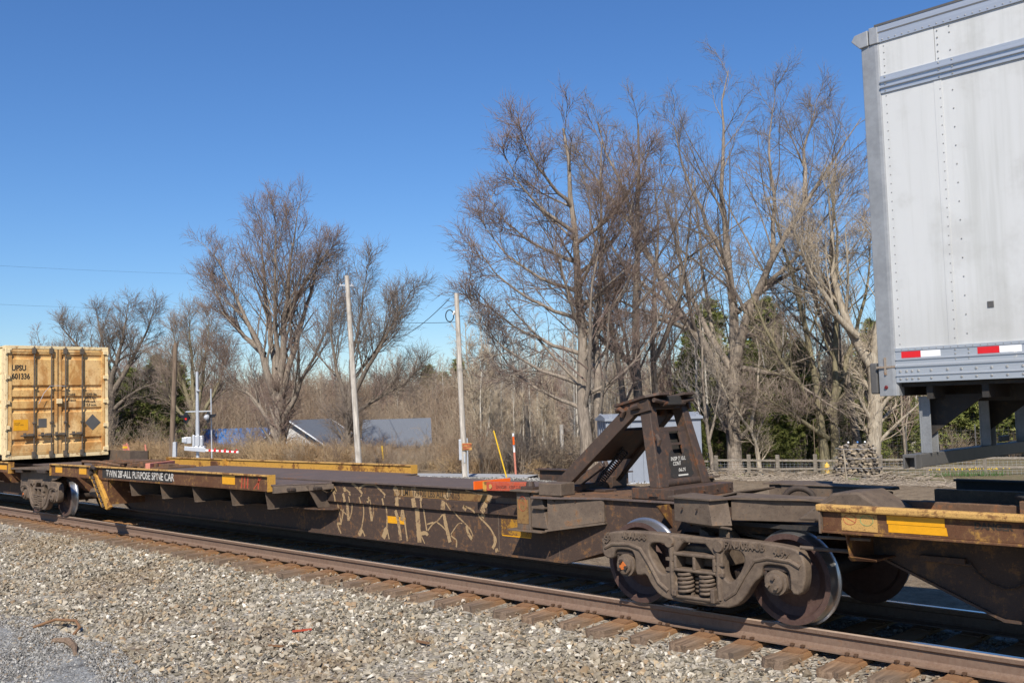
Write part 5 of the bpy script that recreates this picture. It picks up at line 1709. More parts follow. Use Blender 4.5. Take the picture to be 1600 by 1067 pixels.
LV_BIG = [dict(k=9, t0=.18, ang=(30, 60), ratio=.46, up=.25, wig=.07, n=7, rf=.42, sides=5, big=True, rmin=.022, taper=.95),
          dict(k=8, t0=.15, ang=(28, 50), ratio=.56, up=.16, wig=.09, n=4, rf=.45, sides=3, rmin=.013, minlen=.8),
          dict(k=5, t0=.15, ang=(25, 48), ratio=.52, up=.15, wig=.08, n=3, rf=.6, sides=3, rmin=.0095, minlen=.65),
          dict(k=2, t0=.2, ang=(22, 45), ratio=.62, up=.10, wig=.06, n=2, rf=.8, sides=3, rmin=.008, minlen=.45)]
def lvl(k1, k2, k3, k4, **kw):
    L = [dict(d) for d in LV_BIG]
    for j, (d, k) in enumerate(zip(L, (k1, k2, k3, k4))):
        d['k'] = k
        if j == 0: d.update({a: b for a, b in kw.items() if a in ('ang', 'up', 'wig')})
    if 't0' in kw: L[0]['t0'] = kw['t0']
    if 'r1' in kw: L[0]['ratio'] = kw['r1']
    return L

# --- big tree by the fence, right of the shed
main_limbs = [
    (12.5, 9.0, [(0, 0), (-2, 60), (2, 120), (6, 165)]),
    (9.5, 1.5, [(3, 130, 0), (-18, 178, -10), (-70, 225, -25), (-100, 275, -35), (-125, 350, -30), (-165, 440, -45), (-190, 545, -40)]),
    (9, 1.5, [(6, 160, 0), (12, 240, 8), (4, 330, 10), (2, 440, 18), (8, 540, 20), (16, 640, 22)]),
    (8.5, 1.3, [(6, 165, 0), (25, 240, -14), (50, 310, -30), (95, 380, -38), (125, 440, -45), (165, 490, -50), (200, 535, -52)]),
    (6, 1.0, [(4, 155, 0), (-30, 225, 30), (-50, 300, 55), (-70, 400, 70), (-85, 500, 80)]),
    (4.6, .9, [(10, 165, 0), (50, 160, -20), (95, 132, -40), (135, 98, -55), (170, 62, -70)]),
    (4.6, .9, [(12, 250, 0), (60, 290, 18), (120, 320, 30), (180, 345, 40), (215, 345, 45)]),
    (5, .9, [(4, 320, 8), (-30, 400, 0), (-60, 470, -10), (-75, 560, -10)]),
    (4.2, .9, [(60, 325, -30), (75, 420, -10), (70, 520, 0), (90, 610, 0)]),
    (4, .9, [(-70, 225, -25), (-120, 245, -50), (-170, 250, -70), (-215, 262, -80)]),
    (4, .8, [(10, 210, 0), (55, 220, 40), (110, 262, 60), (150, 300, 66)]),
    (4.4, .9, [(110, 410, -40), (120, 500, -10), (150, 590, 0)]),
    (4.2, .9, [(40, 285, -22), (95, 320, 0), (150, 385, 20), (195, 450, 30)]),
    (4.2, .9, [(-90, 255, -30), (-150, 320, 0), (-185, 390, 10), (-215, 450, 10)]),
    (3.8, .9, [(-135, 375, -34), (-170, 430, -10), (-225, 520, 0)]),
]
plant_tree('bare_tree', 'tallest grey bare tree with a low drooping limb behind the rail fence', (-33.83, 43.64, -2.4),
           tree_meshes(101, main_limbs, .0388, MT['bark'], MT['twigdark'], lvl(13, 8, 5, 2, up=.2), .008, True, 1.06, 1.02))
# --- tree with fine layered branches left of the shed
l918 = [(11, 2.0, [(0, 0), (-4, 160), (-2, 300), (-10, 430), (-18, 575)]),
        (9, 1.6, [(16, 0), (20, 180, 8), (34, 300, 10), (40, 420, 12), (44, 560, 12)])]
for k, (z, ln, side) in enumerate([(110, 150, -1), (150, 175, -1), (165, 70, 1), (200, 180, -1), (230, 90, 1), (255, 170, -1), (300, 160, -1), (330, 90, 1), (350, 145, -1), (400, 120, -1), (440, 95, -1), (130, 120, 1), (280, 120, 1), (180, 120, .2), (240, 120, -.3), (310, 110, .3), (380, 100, 1)]):
    d = random.uniform(-60, 60)
    l918.append((3.6, .7, [(float(np.interp(z, [0, 160, 300, 430, 575], [0, -4, -2, -10, -18])), z, 0), (side * ln * .45, z + 30, d * .5), (side * ln * .8, z + 75, d * .9), (side * ln, z + 135, d)]))
plant_tree('bare_tree', 'bare tree with fine upswept side branches just left of the grey shed', (-28.12, 23.59, -1.0),
           tree_meshes(102, l918, .0272, MT['bark'], MT['twigrust'], lvl(9, 7, 5, 2, t0=.12, up=.2, r1=.42), .0065, True, 1.00, 0.97))
l1005 = [(9, 1.5, [(0, 0), (-4, 200), (0, 330, 10), (12, 480, 15), (15, 595, 15)]),
         (7, 1.2, [(-18, 0), (-24, 150), (-45, 270, -10), (-60, 400, -20), (-78, 520, -20)]),
         (7, 1.2, [(16, 0), (22, 190), (30, 320, 20), (40, 430, 30), (42, 540, 30)]),
         (5, 1, [(-4, 180), (-70, 250, 30), (-110, 340, 40), (-130, 440, 40)]),
         (5, 1, [(20, 190), (60, 280, -30), (75, 380, -30), (85, 470, -30)])]
plant_tree('bare_tree', 'bare tree of several dark stems behind the raised hitch', (-30.86, 30.86, -1.6),
           tree_meshes(103, l1005, .0317, MT['barkdark'], MT['twigdark'], lvl(11, 7, 5, 2, t0=.2, up=.25), .007, True, 1.05, 0.95))
l1290 = [(7.5, 1.2, [(0, 0), (-6, 120), (-16, 260, 10), (-40, 400, 20), (-60, 480, 20)]),
         (7.5, 1.2, [(12, 0), (14, 140), (24, 280, -10), (30, 420, -10), (20, 520, -10)]),
         (6, 1, [(8, 100), (50, 220, 10), (80, 330, 15), (92, 430, 20)]),
         (5, .9, [(-8, 110), (-60, 190, -20), (-95, 280, -25), (-110, 360, -25)]),
         (5, .9, [(4, 60), (-35, 90, -20), (-80, 120, -40), (-105, 150, -45)])]
plant_tree('bare_tree', 'twin stemmed tan tree beside the yellow hydrant and stone pillar', (-29.45, 46.53, -2.4),
           tree_meshes(104, l1290, .0381, MT['barkolive'], MT['twig'], lvl(15, 8, 5, 2, up=.28), .0085, True, 1.10, 0.92))
l1370 = [(12.5, 10, [(0, 0), (8, 90), (14, 170), (8, 210)]),
         (9, 1.2, [(8, 190), (-18, 250, 10), (-38, 330, 15), (-30, 420, 10), (-45, 520, 10)]),
         (9, 1.2, [(10, 200), (30, 300, -10), (28, 400, -20), (40, 500, -20)]),
         (6, 1, [(-10, 240), (-60, 300, -20), (-95, 380, -30), (-105, 470, -30)])]
plant_tree('bare_tree', 'thick pale trunked tree standing behind the stone pillar', (-26.17, 45.58, -2.4),
           tree_meshes(105, l1370, .0361, MT['barkpale'], MT['twigpale'], lvl(15, 8, 5, 2, up=.28), .0085, True, 1.10, 0.92))
l1340 = [(7, 1, [(0, 0), (-12, 130), (-30, 250), (-26, 380, 10), (-10, 500, 10)]),
         (5, .8, [(-14, 150), (-50, 250, 10), (-70, 350, 10), (-72, 450, 10)])]
plant_tree('bare_tree', 'slender leaning grey tree between the twin stemmed tree and thick pale trunk', (-28.34, 48.66, -2.4),
           tree_meshes(106, l1340, .0385, MT['bark'], MT['twigdark'], lvl(15, 8, 5, 2, up=.3), .0085))
l1190 = [(4.5, 2, [(0, 0), (-4, 50), (-12, 72)]), (3, .6, [(-12, 70), (2, 130), (6, 190), (0, 260)]), (2.6, .6, [(-10, 68), (-40, 110, -10), (-60, 150, -10), (-62, 210)]), (2, .5, [(-6, 50), (20, 110, 10), (40, 150, 10)])]
plant_tree('bare_tree', 'small forked pale sapling right of the biggest trunk by the fence', (-32.0, 43.4, -2.4),
           tree_meshes(107, l1190, .0384, MT['barkpale'], MT['twigpale'], lvl(6, 5, 4, 2), .007))
l1140 = [(5.5, 1, [(0, 0), (-12, 140), (-26, 260), (-38, 380), (-40, 470)]), (3.5, .7, [(-10, 130), (14, 230), (10, 330), (20, 420)])]
plant_tree('bare_tree', 'thin pale tree leaning out from behind the biggest trunk', (-35.8, 46.2, -2.4),
           tree_meshes(108, l1140, .0405, MT['barkpale'], MT['twigdark'], lvl(8, 6, 5, 2, up=.3), .0075))
l1115 = [(3.5, .7, [(0, 0), (-4, 60), (-12, 130), (-8, 220), (-16, 300)]), (2.5, .6, [(-4, 60), (14, 120), (22, 190)])]
plant_tree('bare_tree', 'crooked thin tree close by the right edge of the grey shed', (-33.6, 40.9, -2.4),
           tree_meshes(109, l1115, .0375, MT['bark'], MT['twiggrey'], lvl(7, 5, 4, 2), .007))
# --- left side trees
l435 = [(10.5, 7.5, [(0, -30), (3, 60), (2, 110)]),
        (7, 1, [(0, 95, 0), (-25, 180, -8), (-55, 240, -15), (-75, 290, -20), (-105, 330, -20)]),
        (6.5, 1, [(0, 105, 0), (-12, 200, 12), (-25, 290, 18), (-30, 380, 20)]),
        (7, 1, [(3, 110, 0), (12, 210, -6), (25, 300, -10), (40, 395, -10)]),
        (6.5, 1, [(3, 105, 0), (28, 180, 10), (52, 260, 16), (75, 340, 20)]),
        (5, .9, [(4, 60, 0), (40, 120, -20), (75, 180, -30), (105, 230, -35)]),
        (4.5, .9, [(-2, 40, 0), (-30, 90, 20), (-80, 130, 30), (-115, 180, 35)]),
        (5, .9, [(-20, 170, -5), (-60, 200, 20), (-100, 250, 30), (-118, 300, 30)]),
        (5, .9, [(14, 220, 0), (55, 290, -10), (95, 330, -15)]),
        (4.5, .8, [(0, 150, 0), (2, 250, -25), (8, 340, -30), (5, 390, -30)])]
plant_tree('bare_tree', 'large rounded bare tree in front of the white gabled house', (-57.44, 26.41, -1.3),
           tree_meshes(110, l435, .0420, MT['bark'], MT['twigrust'], lvl(18, 8, 5, 2, up=.40, ang=(22, 44)), .009, True, 0.96, 1.03))
l540 = [(6, 4, [(0, -30), (4, 50), (8, 110)]), (4.5, .8, [(6, 100), (10, 170), (25, 240, 10), (35, 320, 10)]), (4.5, .8, [(8, 110), (45, 170, -10), (75, 220, -15), (105, 275, -15)]),
        (4, .8, [(6, 90), (-15, 160, 10), (-25, 230, 10), (-10, 300, 10)]), (3.5, .7, [(8, 80), (50, 110, 15), (90, 130, 20), (115, 160, 20)]), (3, .7, [(8, 130), (60, 200, 0), (75, 260, 0)])]
plant_tree('bare_tree', 'dark bare tree behind the taller weathered utility pole', (-50.18, 26.64, -1.3),
           tree_meshes(111, l540, .0387, MT['barkdark'], MT['twigdark'], lvl(16, 8, 5, 2, up=.40, ang=(22, 44)), .009, True, 1.05, 1.0))
l300 = [(7, 5, [(0, -30), (-2, 40), (0, 75)]), (4.5, .8, [(0, 70), (-25, 140), (-35, 210)]), (4.5, .8, [(0, 75), (-8, 160, 10), (-12, 235, 10)]), (4.5, .8, [(2, 70), (18, 150, -8), (26, 225, -8)]),
        (4, .8, [(2, 60), (38, 120, 5), (52, 180, 5)]), (3, .7, [(-2, 50), (-40, 100, 0), (-58, 160, 0)])]
plant_tree('bare_tree', 'vase shaped bare tree behind the railway crossing signal', (-70.65, 27.24, -1.3),
           tree_meshes(112, l300, .0484, MT['barkolive'], MT['twig'], lvl(16, 8, 5, 2, up=.42, ang=(22, 44)), .010))
l170 = [(9, 6, [(0, -40), (3, 70), (2, 120)]), (5.5, .9, [(2, 115), (-30, 160), (-60, 190), (-78, 215)]), (5, .9, [(2, 120), (-15, 190, 10), (-25, 235, 10)]), (5, .9, [(3, 118), (25, 180, -10), (35, 240, -10)]),
        (5, .9, [(3, 100), (45, 170, 5), (70, 225, 5), (72, 235, 5)]), (4, .8, [(3, 75), (50, 110, 0), (85, 120, 0)]), (4, .8, [(2, 110), (-50, 140, 10), (-85, 165, 10)])]
plant_tree('bare_tree', 'dark spreading oak rising directly behind the yellow container', (-80.23, 24.62, -1.1),
           tree_meshes(113, l170, .0516, MT['barkdark'], MT['twigdark'], lvl(15, 8, 5, 2, up=.25, wig=.2), .011))

# --- woodland behind: many slim trees
variants = []
for i in range(7):
    h = [330, 300, 360, 280, 340, 310, 260][i]
    lim = [(3.2, .6, [(0, 0), (random.uniform(-8, 8), h * .4, random.uniform(-8, 8)), (random.uniform(-14, 14), h * .75, 0), (random.uniform(-18, 18), h, 0)])]
    if i % 3 == 1:
        lim.append((2.4, .5, [(0, h * .15), (18, h * .45, 6), (26, h * .8, 6)]))
    if i % 3 == 2:
        lim.append((2.4, .5, [(0, h * .1), (-16, h * .4, -6), (-30, h * .75, 4)])); lim.append((2, .5, [(0, h * .2), (20, h * .5, -6), (30, h * .7, 4)]))
    bk, tw = [('barkwhite', 'twiggrey'), ('bark', 'twig'), ('barkdark', 'twigred'), ('barkpale', 'twigpale'), ('bark', 'twigred'), ('barkwhite', 'twigpale'), ('barkdark', 'twig')][i]
    variants.append(tree_meshes(200 + i, lim, .04, MT[bk], MT[tw], [dict(k=22, t0=.12, ang=(25, 58), ratio=.26, up=.35, wig=.15, n=5, rf=.45, sides=3, rmin=.020), dict(k=8, t0=.15, ang=(25, 60), ratio=.5, up=.2, wig=.18, n=3, rf=.6, sides=3, rmin=.015, minlen=.5), dict(k=5, t0=.1, ang=(25, 60), ratio=.55, up=.15, wig=.15, n=2, rf=.7, sides=3, rmin=.012, minlen=.4)], .012))
rg = random.Random(21)
CAMP = Vector((0, -8.2883, 2.05))
FW = Vector((-.7117, .6992, 0)).normalized(); RT = Vector((.6992, .7144, 0)).normalized()
def place(lat, dep):
    p = CAMP + FW * dep + RT * (lat * dep)
    return p.x, p.y
WGRP = {'slim pale tree of the woodland behind the poles and shed': 'slim pale woodland trees behind the poles and shed',
        'slim brown tree of the woodland behind the crossing signal': 'slim brown woodland trees behind the crossing signal',
        'slim tan tree standing among the pines behind the fence': 'slim tan trees among the pines',
        'whitish thin trunk near the front of the woodland by the shed': 'whitish thin trunks by the shed'}
def wood(name, lat, dep, v, sc, label):
    x, y = place(lat, dep)
    if y < 8: return
    plant_tree(name, label, (x, y, gz_far(y) - .1), variants[v], WGRP[label], rg.uniform(0, 6.28), sc)
# centre and right (behind poles, shed and big trees)
for i in range(170):
    lat = rg.uniform(-.13, .56)
    dep = rg.uniform(72, 140)
    if lat < -.06 and dep < 97: dep += 30
    if lat > .13 and dep < 96: dep += 28
    hpx = 128 if lat > -.04 else 112
    sc = hpx * rg.uniform(.72, 1.25) * dep / 1549 / 12.5 + .10
    wood('woodland_tree', lat, dep, rg.choice([0, 0, 3, 5, 5, 1, 4]), sc, 'slim pale tree of the woodland behind the poles and shed')
for i in range(125):
    lat = rg.uniform(-.56, -.10)
    dep = rg.uniform(82, 145)
    if lat > -.34 and dep < 98: dep += 28
    sc = rg.uniform(85, 140) * dep / 1549 / 12.5
    if lat < -.34: sc *= 1.25
    wood('woodland_tree', lat, dep, rg.choice([1, 2, 4, 6, 2, 3]), sc, 'slim brown tree of the woodland behind the crossing signal')
for i in range(20):
    lat = rg.uniform(.12, .45)
    dep = rg.uniform(62, 82)
    wood('woodland_tree', lat, dep, rg.choice([0, 1, 3, 4, 5]), rg.uniform(.65, 1.2), 'slim tan tree standing among the pines behind the fence')
for i in range(26):
    lat = rg.uniform(-.045, .125)
    dep = rg.uniform(60, 78)
    wood('woodland_tree', lat, dep, rg.choice([0, 5, 5, 0, 3]), rg.uniform(.55, .85), 'whitish thin trunk near the front of the woodland by the shed')
# dead trunk and stump trunks near the thicket
plant_tree('dead_trunk', 'dark vine covered dead trunk left of the shed behind the thicket', (-33.9, 26.0, -1.2),
           tree_meshes(301, [(4.6, 3.2, [(0, 0), (-2, 60), (-4, 108)])], .031, MT['barkdark'], MT['twig'], [dict(k=30, t0=.0, t1=.8, ang=(20, 60), ratio=.12, up=.2, wig=.3, n=4, rf=.12, rmin=.012)], .01), None, 0, 1, 'dead tree')

# --- pines
m = NT('pine needles')
oi = m.n('ShaderNodeObjectInfo')
g_ = m.n('ShaderNodeNewGeometry')
col = m.ramp(g_.outputs['Random Per Island'], [(0, (.075, .10, .026)), (.5, (.165, .19, .05)), (1, (.30, .30, .10))])
MT['needles'] = m.fin(col, .8, 0, .15)
def pine_meshes(seed, H, W):
    rg_ = np.random.default_rng(seed)
    nb = 150
    t = rg_.uniform(.06, 1, nb) ** .85
    az = rg_.uniform(0, 6.28, nb)
    ln = W * (1 - t) ** .75 * rg_.uniform(.55, 1.1, nb) + .4
    D = np.stack([np.cos(az), np.sin(az), rg_.uniform(-.15, .35, nb)], 1)
    P = np.empty((nb, 4, 3))
    for j in range(4):
        P[:, j] = np.stack([0 * t, 0 * t, t * H], 1) + D * (ln * j / 3)[:, None]
        P[:, j, 2] += .12 * ln * (j / 3) ** 2
    trunk = mesh_from('trunk', [tubes(np.array([[[0, 0, -.3], [.05, 0, H * .4], [0, .05, H * .98]]]), np.array([[.24, .16, .03]]), 7), tubes(P, np.array([[.045, .03, .02, .01]] * nb), 3)], MT['barkdark'])
    # clumps: thin needle blades in fans along each branch
    nc = 15
    tt = rg_.uniform(.25, 1.0, (nb, nc))
    base = P[:, 0][:, None] + (P[:, 3] - P[:, 0])[:, None] * tt[..., None] + rg_.normal(scale=.16, size=(nb, nc, 3))
    base = base.reshape(-1, 3)
    nbld = 9
    N = len(base) * nbld
    b0 = np.repeat(base, nbld, 0)
    d = rg_.normal(size=(N, 3)); d[:, 2] = np.abs(d[:, 2]) * .6 + .1
    d /= np.linalg.norm(d, axis=1, keepdims=True)
    side = np.cross(d, rg_.normal(size=(N, 3))); side /= np.linalg.norm(side, axis=1, keepdims=True)
    L = rg_.uniform(.22, .48, N)[:, None]
    V = np.stack([b0 - side * .045, b0 + side * .045, b0 + d * L], 1).reshape(-1, 3)
    F = np.arange(N * 3).reshape(-1, 3)
    return trunk, mesh_from('crown', [(V, F)], MT['needles'], False)
pines = [pine_meshes(500 + i, h, w) for i, (h, w) in enumerate(((11, 3.6), (9, 3.4), (12.5, 4.0)))]
for i in range(38):
    lat = rg.uniform(.155, .56)
    dep = rg.uniform(66, 88)
    x, y = place(lat, dep)
    plant_tree('pine_tree', 'dark green pine in the belt behind the fence and big bare trees', (x, y, gz_far(y) - .2), pines[i % 3], 'pines in the belt behind the fence', rg.uniform(0, 6.28), rg.uniform(.70, .98) * dep / 78)
for i in range(16):
    lat = .165 + .235 * (i + rg.uniform(.1, .9)) / 16
    dep = rg.uniform(61.5, 66)
    x, y = place(lat, dep)
    plant_tree('pine_tree', 'low bushy young pine just behind the rail fence', (x, y, gz_far(y) - .2), pines[i % 3], 'young pines just behind the rail fence', rg.uniform(0, 6.28), rg.uniform(.30, .50))
for i, (lat, dep, sc) in enumerate(((-.085, 150, 1.0), (-.07, 155, 1.1), (-.055, 150, .95))):
    x, y = place(lat, dep)
    plant_tree('pine_tree', 'small far green pine on the skyline between the two pale poles', (x, y, gz_far(y)), pines[i], 'far pines on the skyline', i * 2.0, sc)
for i, (lat, dep, sc) in enumerate(((-.415, 84, .75), (-.385, 88, .85), (-.36, 86, .7), (-.34, 84, .75))):
    x, y = place(lat, dep)
    plant_tree('pine_tree', 'dark green pine half hidden in branches right of the yellow container', (x, y, gz_far(y)), pines[i % 3], 'pines right of the container', i * 1.3, sc)

# --- brush thicket: thousands of thin stems, one object
def clump_mesh(seed, mat, H, W, n, up):
    rg_ = np.random.default_rng(seed)
    az = rg_.uniform(0, 6.28, n)
    D = np.stack([np.cos(az) * rg_.uniform(.05, .8, n), np.sin(az) * rg_.uniform(.05, .8, n), np.full(n, up)], 1)
    D /= np.linalg.norm(D, axis=1, keepdims=True)
    L = rg_.uniform(.5, 1.0, n) * H
    P = np.empty((n, 5, 3)); P[:, 0] = rg_.normal(scale=W * .3, size=(n, 3)) * np.array([1, 1, 0])
    for j in range(1, 5):
        D = D + rg_.normal(scale=.17, size=D.shape); D[:, 2] -= .06 * j * (up < 1.2)
        D /= np.linalg.norm(D, axis=1, keepdims=True)
        P[:, j] = P[:, j - 1] + D * (L / 4)[:, None]
    Rr = np.array([.016, .013, .010, .008, .005])[None] * np.ones((n, 1))
    ch = [tubes(P, Rr, 3)]
    P2, R2 = branch_out(rg_, P, Rr, 6, .25, 1, (25, 65), .42, .2, .22, 3, .7, .007, .15)
    ch.append(tubes(P2, R2, 3))
    P3, R3 = branch_out(rg_, P2, R2, 3, .2, 1, (25, 65), .5, .1, .2, 2, .8, .006, .1)
    ch.append(tubes(P3, R3, 3))
    return mesh_from('brush clump %d' % seed, ch, mat, False)
m = NT('brush stems')
oi = m.n('ShaderNodeObjectInfo')
col = m.ramp(oi.outputs['Random'], [(0, (.20, .14, .095)), (.35, (.30, .22, .155)), (.7, (.38, .30, .21)), (1, (.28, .23, .185))])
MT['brush'] = m.fin(col, .9, 0, .1)
m = NT('dry grass stems')
oi = m.n('ShaderNodeObjectInfo')
col = m.ramp(oi.outputs['Random'], [(0, (.26, .165, .085)), (.5, (.37, .25, .14)), (1, (.46, .34, .20))])
MT['drygrass'] = m.fin(col, .9, 0, .1)
protos = [clump_mesh(600 + i, MT['brush'], [2.6, 3.2, 2.2, 3.8][i], 1.0, 16, 1.3) for i in range(4)] + [clump_mesh(610 + i, MT['drygrass'], 1.5, .8, 26, 1.0) for i in range(3)]
PT, SCL, IDX = [], [], []
def brush(n, lat0, lat1, d0, d1, kinds, s0, s1, keep=lambda x, y: True):
    for _ in range(n):
        lat, dep = rg.uniform(lat0, lat1), rg.uniform(d0, d1)
        x, y = place(lat, dep)
        if y < 8.5 or not keep(x, y): continue
        k_ = rg.choice(kinds); q_ = rg.uniform(s0, s1)
        if -.345 < lat < -.07 and dep < 86: q_ *= .62 if k_ < 4 else .92
        PT.append((x, y, gz_far(y) - .05)); SCL.append(q_); IDX.append(k_)
clear = lambda x, y: not (-27.5 < x < -19 and 15 < y < 27)
offroad = lambda x, y: y > 23.2 + .25 * (x + 35) if x > -38 else y > 21.2
brush(900, -.56, -.02, 52, 80, [0, 1, 2, 4, 5, 6, 4, 5], .8, 1.25, offroad)
brush(420, -.56, -.20, 46, 60, [4, 5, 6, 4, 5, 0], .9, 1.5, offroad)
brush(480, -.16, .11, 46, 66, [0, 1, 2, 2, 0, 1, 4], .5, .9, lambda x, y: offroad(x, y) and clear(x, y))
brush(700, -.56, .14, 88, 130, [0, 1, 3, 3, 2], 1.3, 2.1)
brush(520, -.56, .20, 112, 150, [3], 2.1, 3.0)
brush(120, .10, .50, 62, 84, [0, 1, 2], .5, 1.0)
brush(200, .12, .50, 90, 130, [0, 1, 3], 1.4, 2.2)
n = len(PT)
scatter('brush_thicket', np.array(PT), np.stack([RNG.uniform(-.12, .12, n), RNG.uniform(-.12, .12, n), RNG.uniform(0, 6.28, n)], 1), np.stack([SCL] * 3, 1), np.array(IDX), protos)
# loose brush and cut sticks heaped before the fence
stick_chunks = []
def sticks(n, x0, y0, x1, y1, spread, H, rmax):
    a = RNG.uniform(0, 1, n)
    c_ = np.stack([x0 + (x1 - x0) * a + RNG.normal(0, spread, n), y0 + (y1 - y0) * a + RNG.normal(0, spread, n)], 1)
    z = np.array([gz_far(q) for q in c_[:, 1]]) + np.abs(RNG.normal(0, H, n))
    az = RNG.uniform(0, 6.28, n); L = RNG.uniform(.3, 1.9, n)
    D = np.stack([np.cos(az), np.sin(az), RNG.normal(0, .16, n)], 1)
    P0 = np.concatenate([c_, z[:, None]], 1)
    Pn = np.stack([P0 - D * (L / 2)[:, None], P0 + RNG.normal(0, .06, (n, 3)), P0 + D * (L / 2)[:, None]], 1)
    Pn[..., 2] = np.maximum(Pn[..., 2], np.array([[gz_far(q) for q in r] for r in Pn[..., 1]]) + .03)
    r = RNG.uniform(.008, rmax, n)
    return tubes(Pn, np.stack([r, r * .85, r * .5], 1), 4)
for nm, a in (('brush_pile', [(520, -33.5, 40.0, -22.5, 43.0, .8, .16, .035), (420, -28, 36, -17, 40, 1.3, .10, .03)]), ('twig_litter', [(600, -30, 27, -14, 38, 2.5, .05, .022)])):
    me = mesh_from(nm, [sticks(*q) for q in a], plain('dead sticks ' + nm, (.33, .275, .215), .9, 0, .15, .45, 3, 0), False)
    o = link(nm, me); o['kind'] = 'stuff'

# ------------------------------------------------------------------ grey shed
sx, sy = -24.49, 20.7
dx, dy = Vector((.655, .755)).normalized()
shed = thing('equipment_shed', 'grey corrugated steel equipment shed with lifting lugs behind the hitch', 'shed', (sx, sy, -.95), None, math.atan2(dy, dx))
LW, DW, HT = 3.58, 2.4, 2.52
n = 8
for i in range(n):
    x0 = LW * i / n
    q = MB()
    q.box(x0 + .004, x0 + LW / n - .004, .0, .03, 0, HT - .12)
    q.box(x0 - .0, x0 + .03, -.022, 0, 0, HT - .12)
    part('wall_panel', q, MT['grey'], shed, .002, False, True)
for i in range(4):
    y0 = DW * i / 4
    part('wall_panel', MB().box(-.03, 0, y0 + .004, y0 + DW / 4 - .004, 0, HT - .12).box(-.05, -.03, y0, y0 + .03, 0, HT - .12), MT['grey'], shed, 0, False, True)
    part('wall_panel', MB().box(LW, LW + .03, y0 + .004, y0 + DW / 4 - .004, 0, HT - .12), MT['grey'], shed, 0, False, True)
part('wall_panel', MB().box(0, LW, DW - .03, DW, 0, HT - .12), MT['grey'], shed, 0, False, True)
part('roof', MB().box(-.10, LW + .10, -.10, DW + .08, HT - .12, HT - .02).prism([(-.10, HT - .02), (DW + .08, HT - .02), (DW * .5, HT + .14)], 'x', -.08, LW + .08), MT['grey'], shed, .006, False, True)
for x, y in ((.12, -.04), (LW - .12, -.04), (.12, DW), (LW - .12, DW)):
    lg_ = MB().lathe([(.035, -.015), (.075, -.015), (.075, .015), (.035, .015)], (x, y, HT + .08), 'y', 14)
    lg_.box(x - .06, x + .06, y - .02, y + .02, HT - .04, HT + .03)
    part('lifting_lug', lg_, MT['grey'], shed, 0, True, True)
part('door', MB().box(2.22, 3.02, -.030, -.023, .06, 2.1).box(2.20, 2.23, -.036, -.02, .04, 2.12).box(3.01, 3.04, -.036, -.02, .04, 2.12).box(2.2, 3.04, -.036, -.02, 2.1, 2.13), MT['grey'], shed, .003, False, True)
part('vent', MB().box(1.42, 1.95, -.045, -.023, 1.90, 2.22), MT['galv'], shed, .006, False, True)
part('base_sill', MB().box(-.02, LW + .02, -.03, DW, -.15, .06), MT['galv'], shed, 0, False, True)
part('padlock_plate', MB().box(2.94, 3.0, -.05, -.03, 1.15, 1.32).box(2.40, 2.50, -.034, -.030, 1.5, 1.72), MT['whiter'], shed, 0, False, True)

# ------------------------------------------------------------------ poles, wires, markers
def pole(label, x, y, top, r0, r1, mat, lean=(0, 0)):
    z0 = gz_far(y) - .2
    t = thing('utility_pole', label, 'utility pole', (x, y, z0))
    q = MB().tube([(0, 0, 0), (lean[0] * .5, lean[1] * .5, (top - z0) * .5), (lean[0], lean[1], top - z0)], [r0, (r0 + r1) / 2, r1], 14)
    part('shaft', q, mat, t, 0, True, True)
    return t, z0
pc_, z0 = pole('shorter pale utility pole with a meter box and small sign', -31.15, 19.35, 6.95, .125, .10, MT['polewood'], (-.12, -.12))
def side(o, r, d): return (RT.x * r + FW.x * d, RT.y * r + FW.y * d)
a = side(0, -.16, -.02)
bx = MB(); bx.box(-.07, .07, -.06, .06, 1.1, 1.95)
m_ = part('meter_box', bx, MT['galv'], pc_, .01, False, True); m_.location = (a[0], a[1], 0); m_.rotation_euler = (0, 0, math.atan2(RT.y, RT.x))
bx = MB().cyl((.13, -.12, .1), (.13, -.12, 2.0), .03, 10); bx.box(-.03, .03, -.15, -.13, 1.0, 1.35)
m_ = part('conduit', bx, MT['galv'], pc_, 0, False, True); m_.rotation_euler = (0, 0, math.atan2(RT.y, RT.x))
sgn = MB().box(-.09, .32, -.165, -.15, 1.50, 1.80)
m_ = part('sign_plate', sgn, MT['silltop'], pc_, 0, False, True); m_.rotation_euler = (0, 0, math.atan2(RT.y, RT.x))
q = MB().box(-.07, .30, -.169, -.1655, 1.72, 1.77).box(-.05, .28, -.169, -.1655, 1.62, 1.66).box(-.05, .22, -.169, -.1655, 1.55, 1.58)
m_ = part('sign_print', q, MT['redbar'], pc_, 0, False, True); m_.rotation_euler = (0, 0, math.atan2(RT.y, RT.x))
q = MB()
q.tube([(-.15, -.1, 7.25), (-.25, -.15, 7.3), (-.3, -.15, 7.2)], .06, 8)
part('insulator', q, MT['glass'], pc_, 0, True, True)
q = MB()
lp = [(-.30 + -.28 * (1 - math.cos(a_)) * .5 * RT.x * 1.2, -.15 - .28 * (1 - math.cos(a_)) * .5 * RT.y * 1.2, 7.15 - .25 * math.sin(a_)) for a_ in np.linspace(0, 6.28, 17)]
q.tube(lp, .022, 6)
part('cable_loop', q, MT['wire'], pc_, 0, True, True)
pb_, z0b = pole('taller weathered utility pole with a short top pin', -37.27, 18.4, 8.35, .15, .105, MT['polewood'], (-.30, -.30))
q = MB().bar((-.30 - RT.x * .34, -.30 - RT.y * .34, 9.05), (-.30 + RT.x * .30, -.30 + RT.y * .30, 9.0), .04, .05)
for s in (-.3, .22):
    q.tube([(-.3 + RT.x * s, -.3 + RT.y * s, 9.0), (-.3 + RT.x * s, -.3 + RT.y * s, 9.12)], .03, 6)
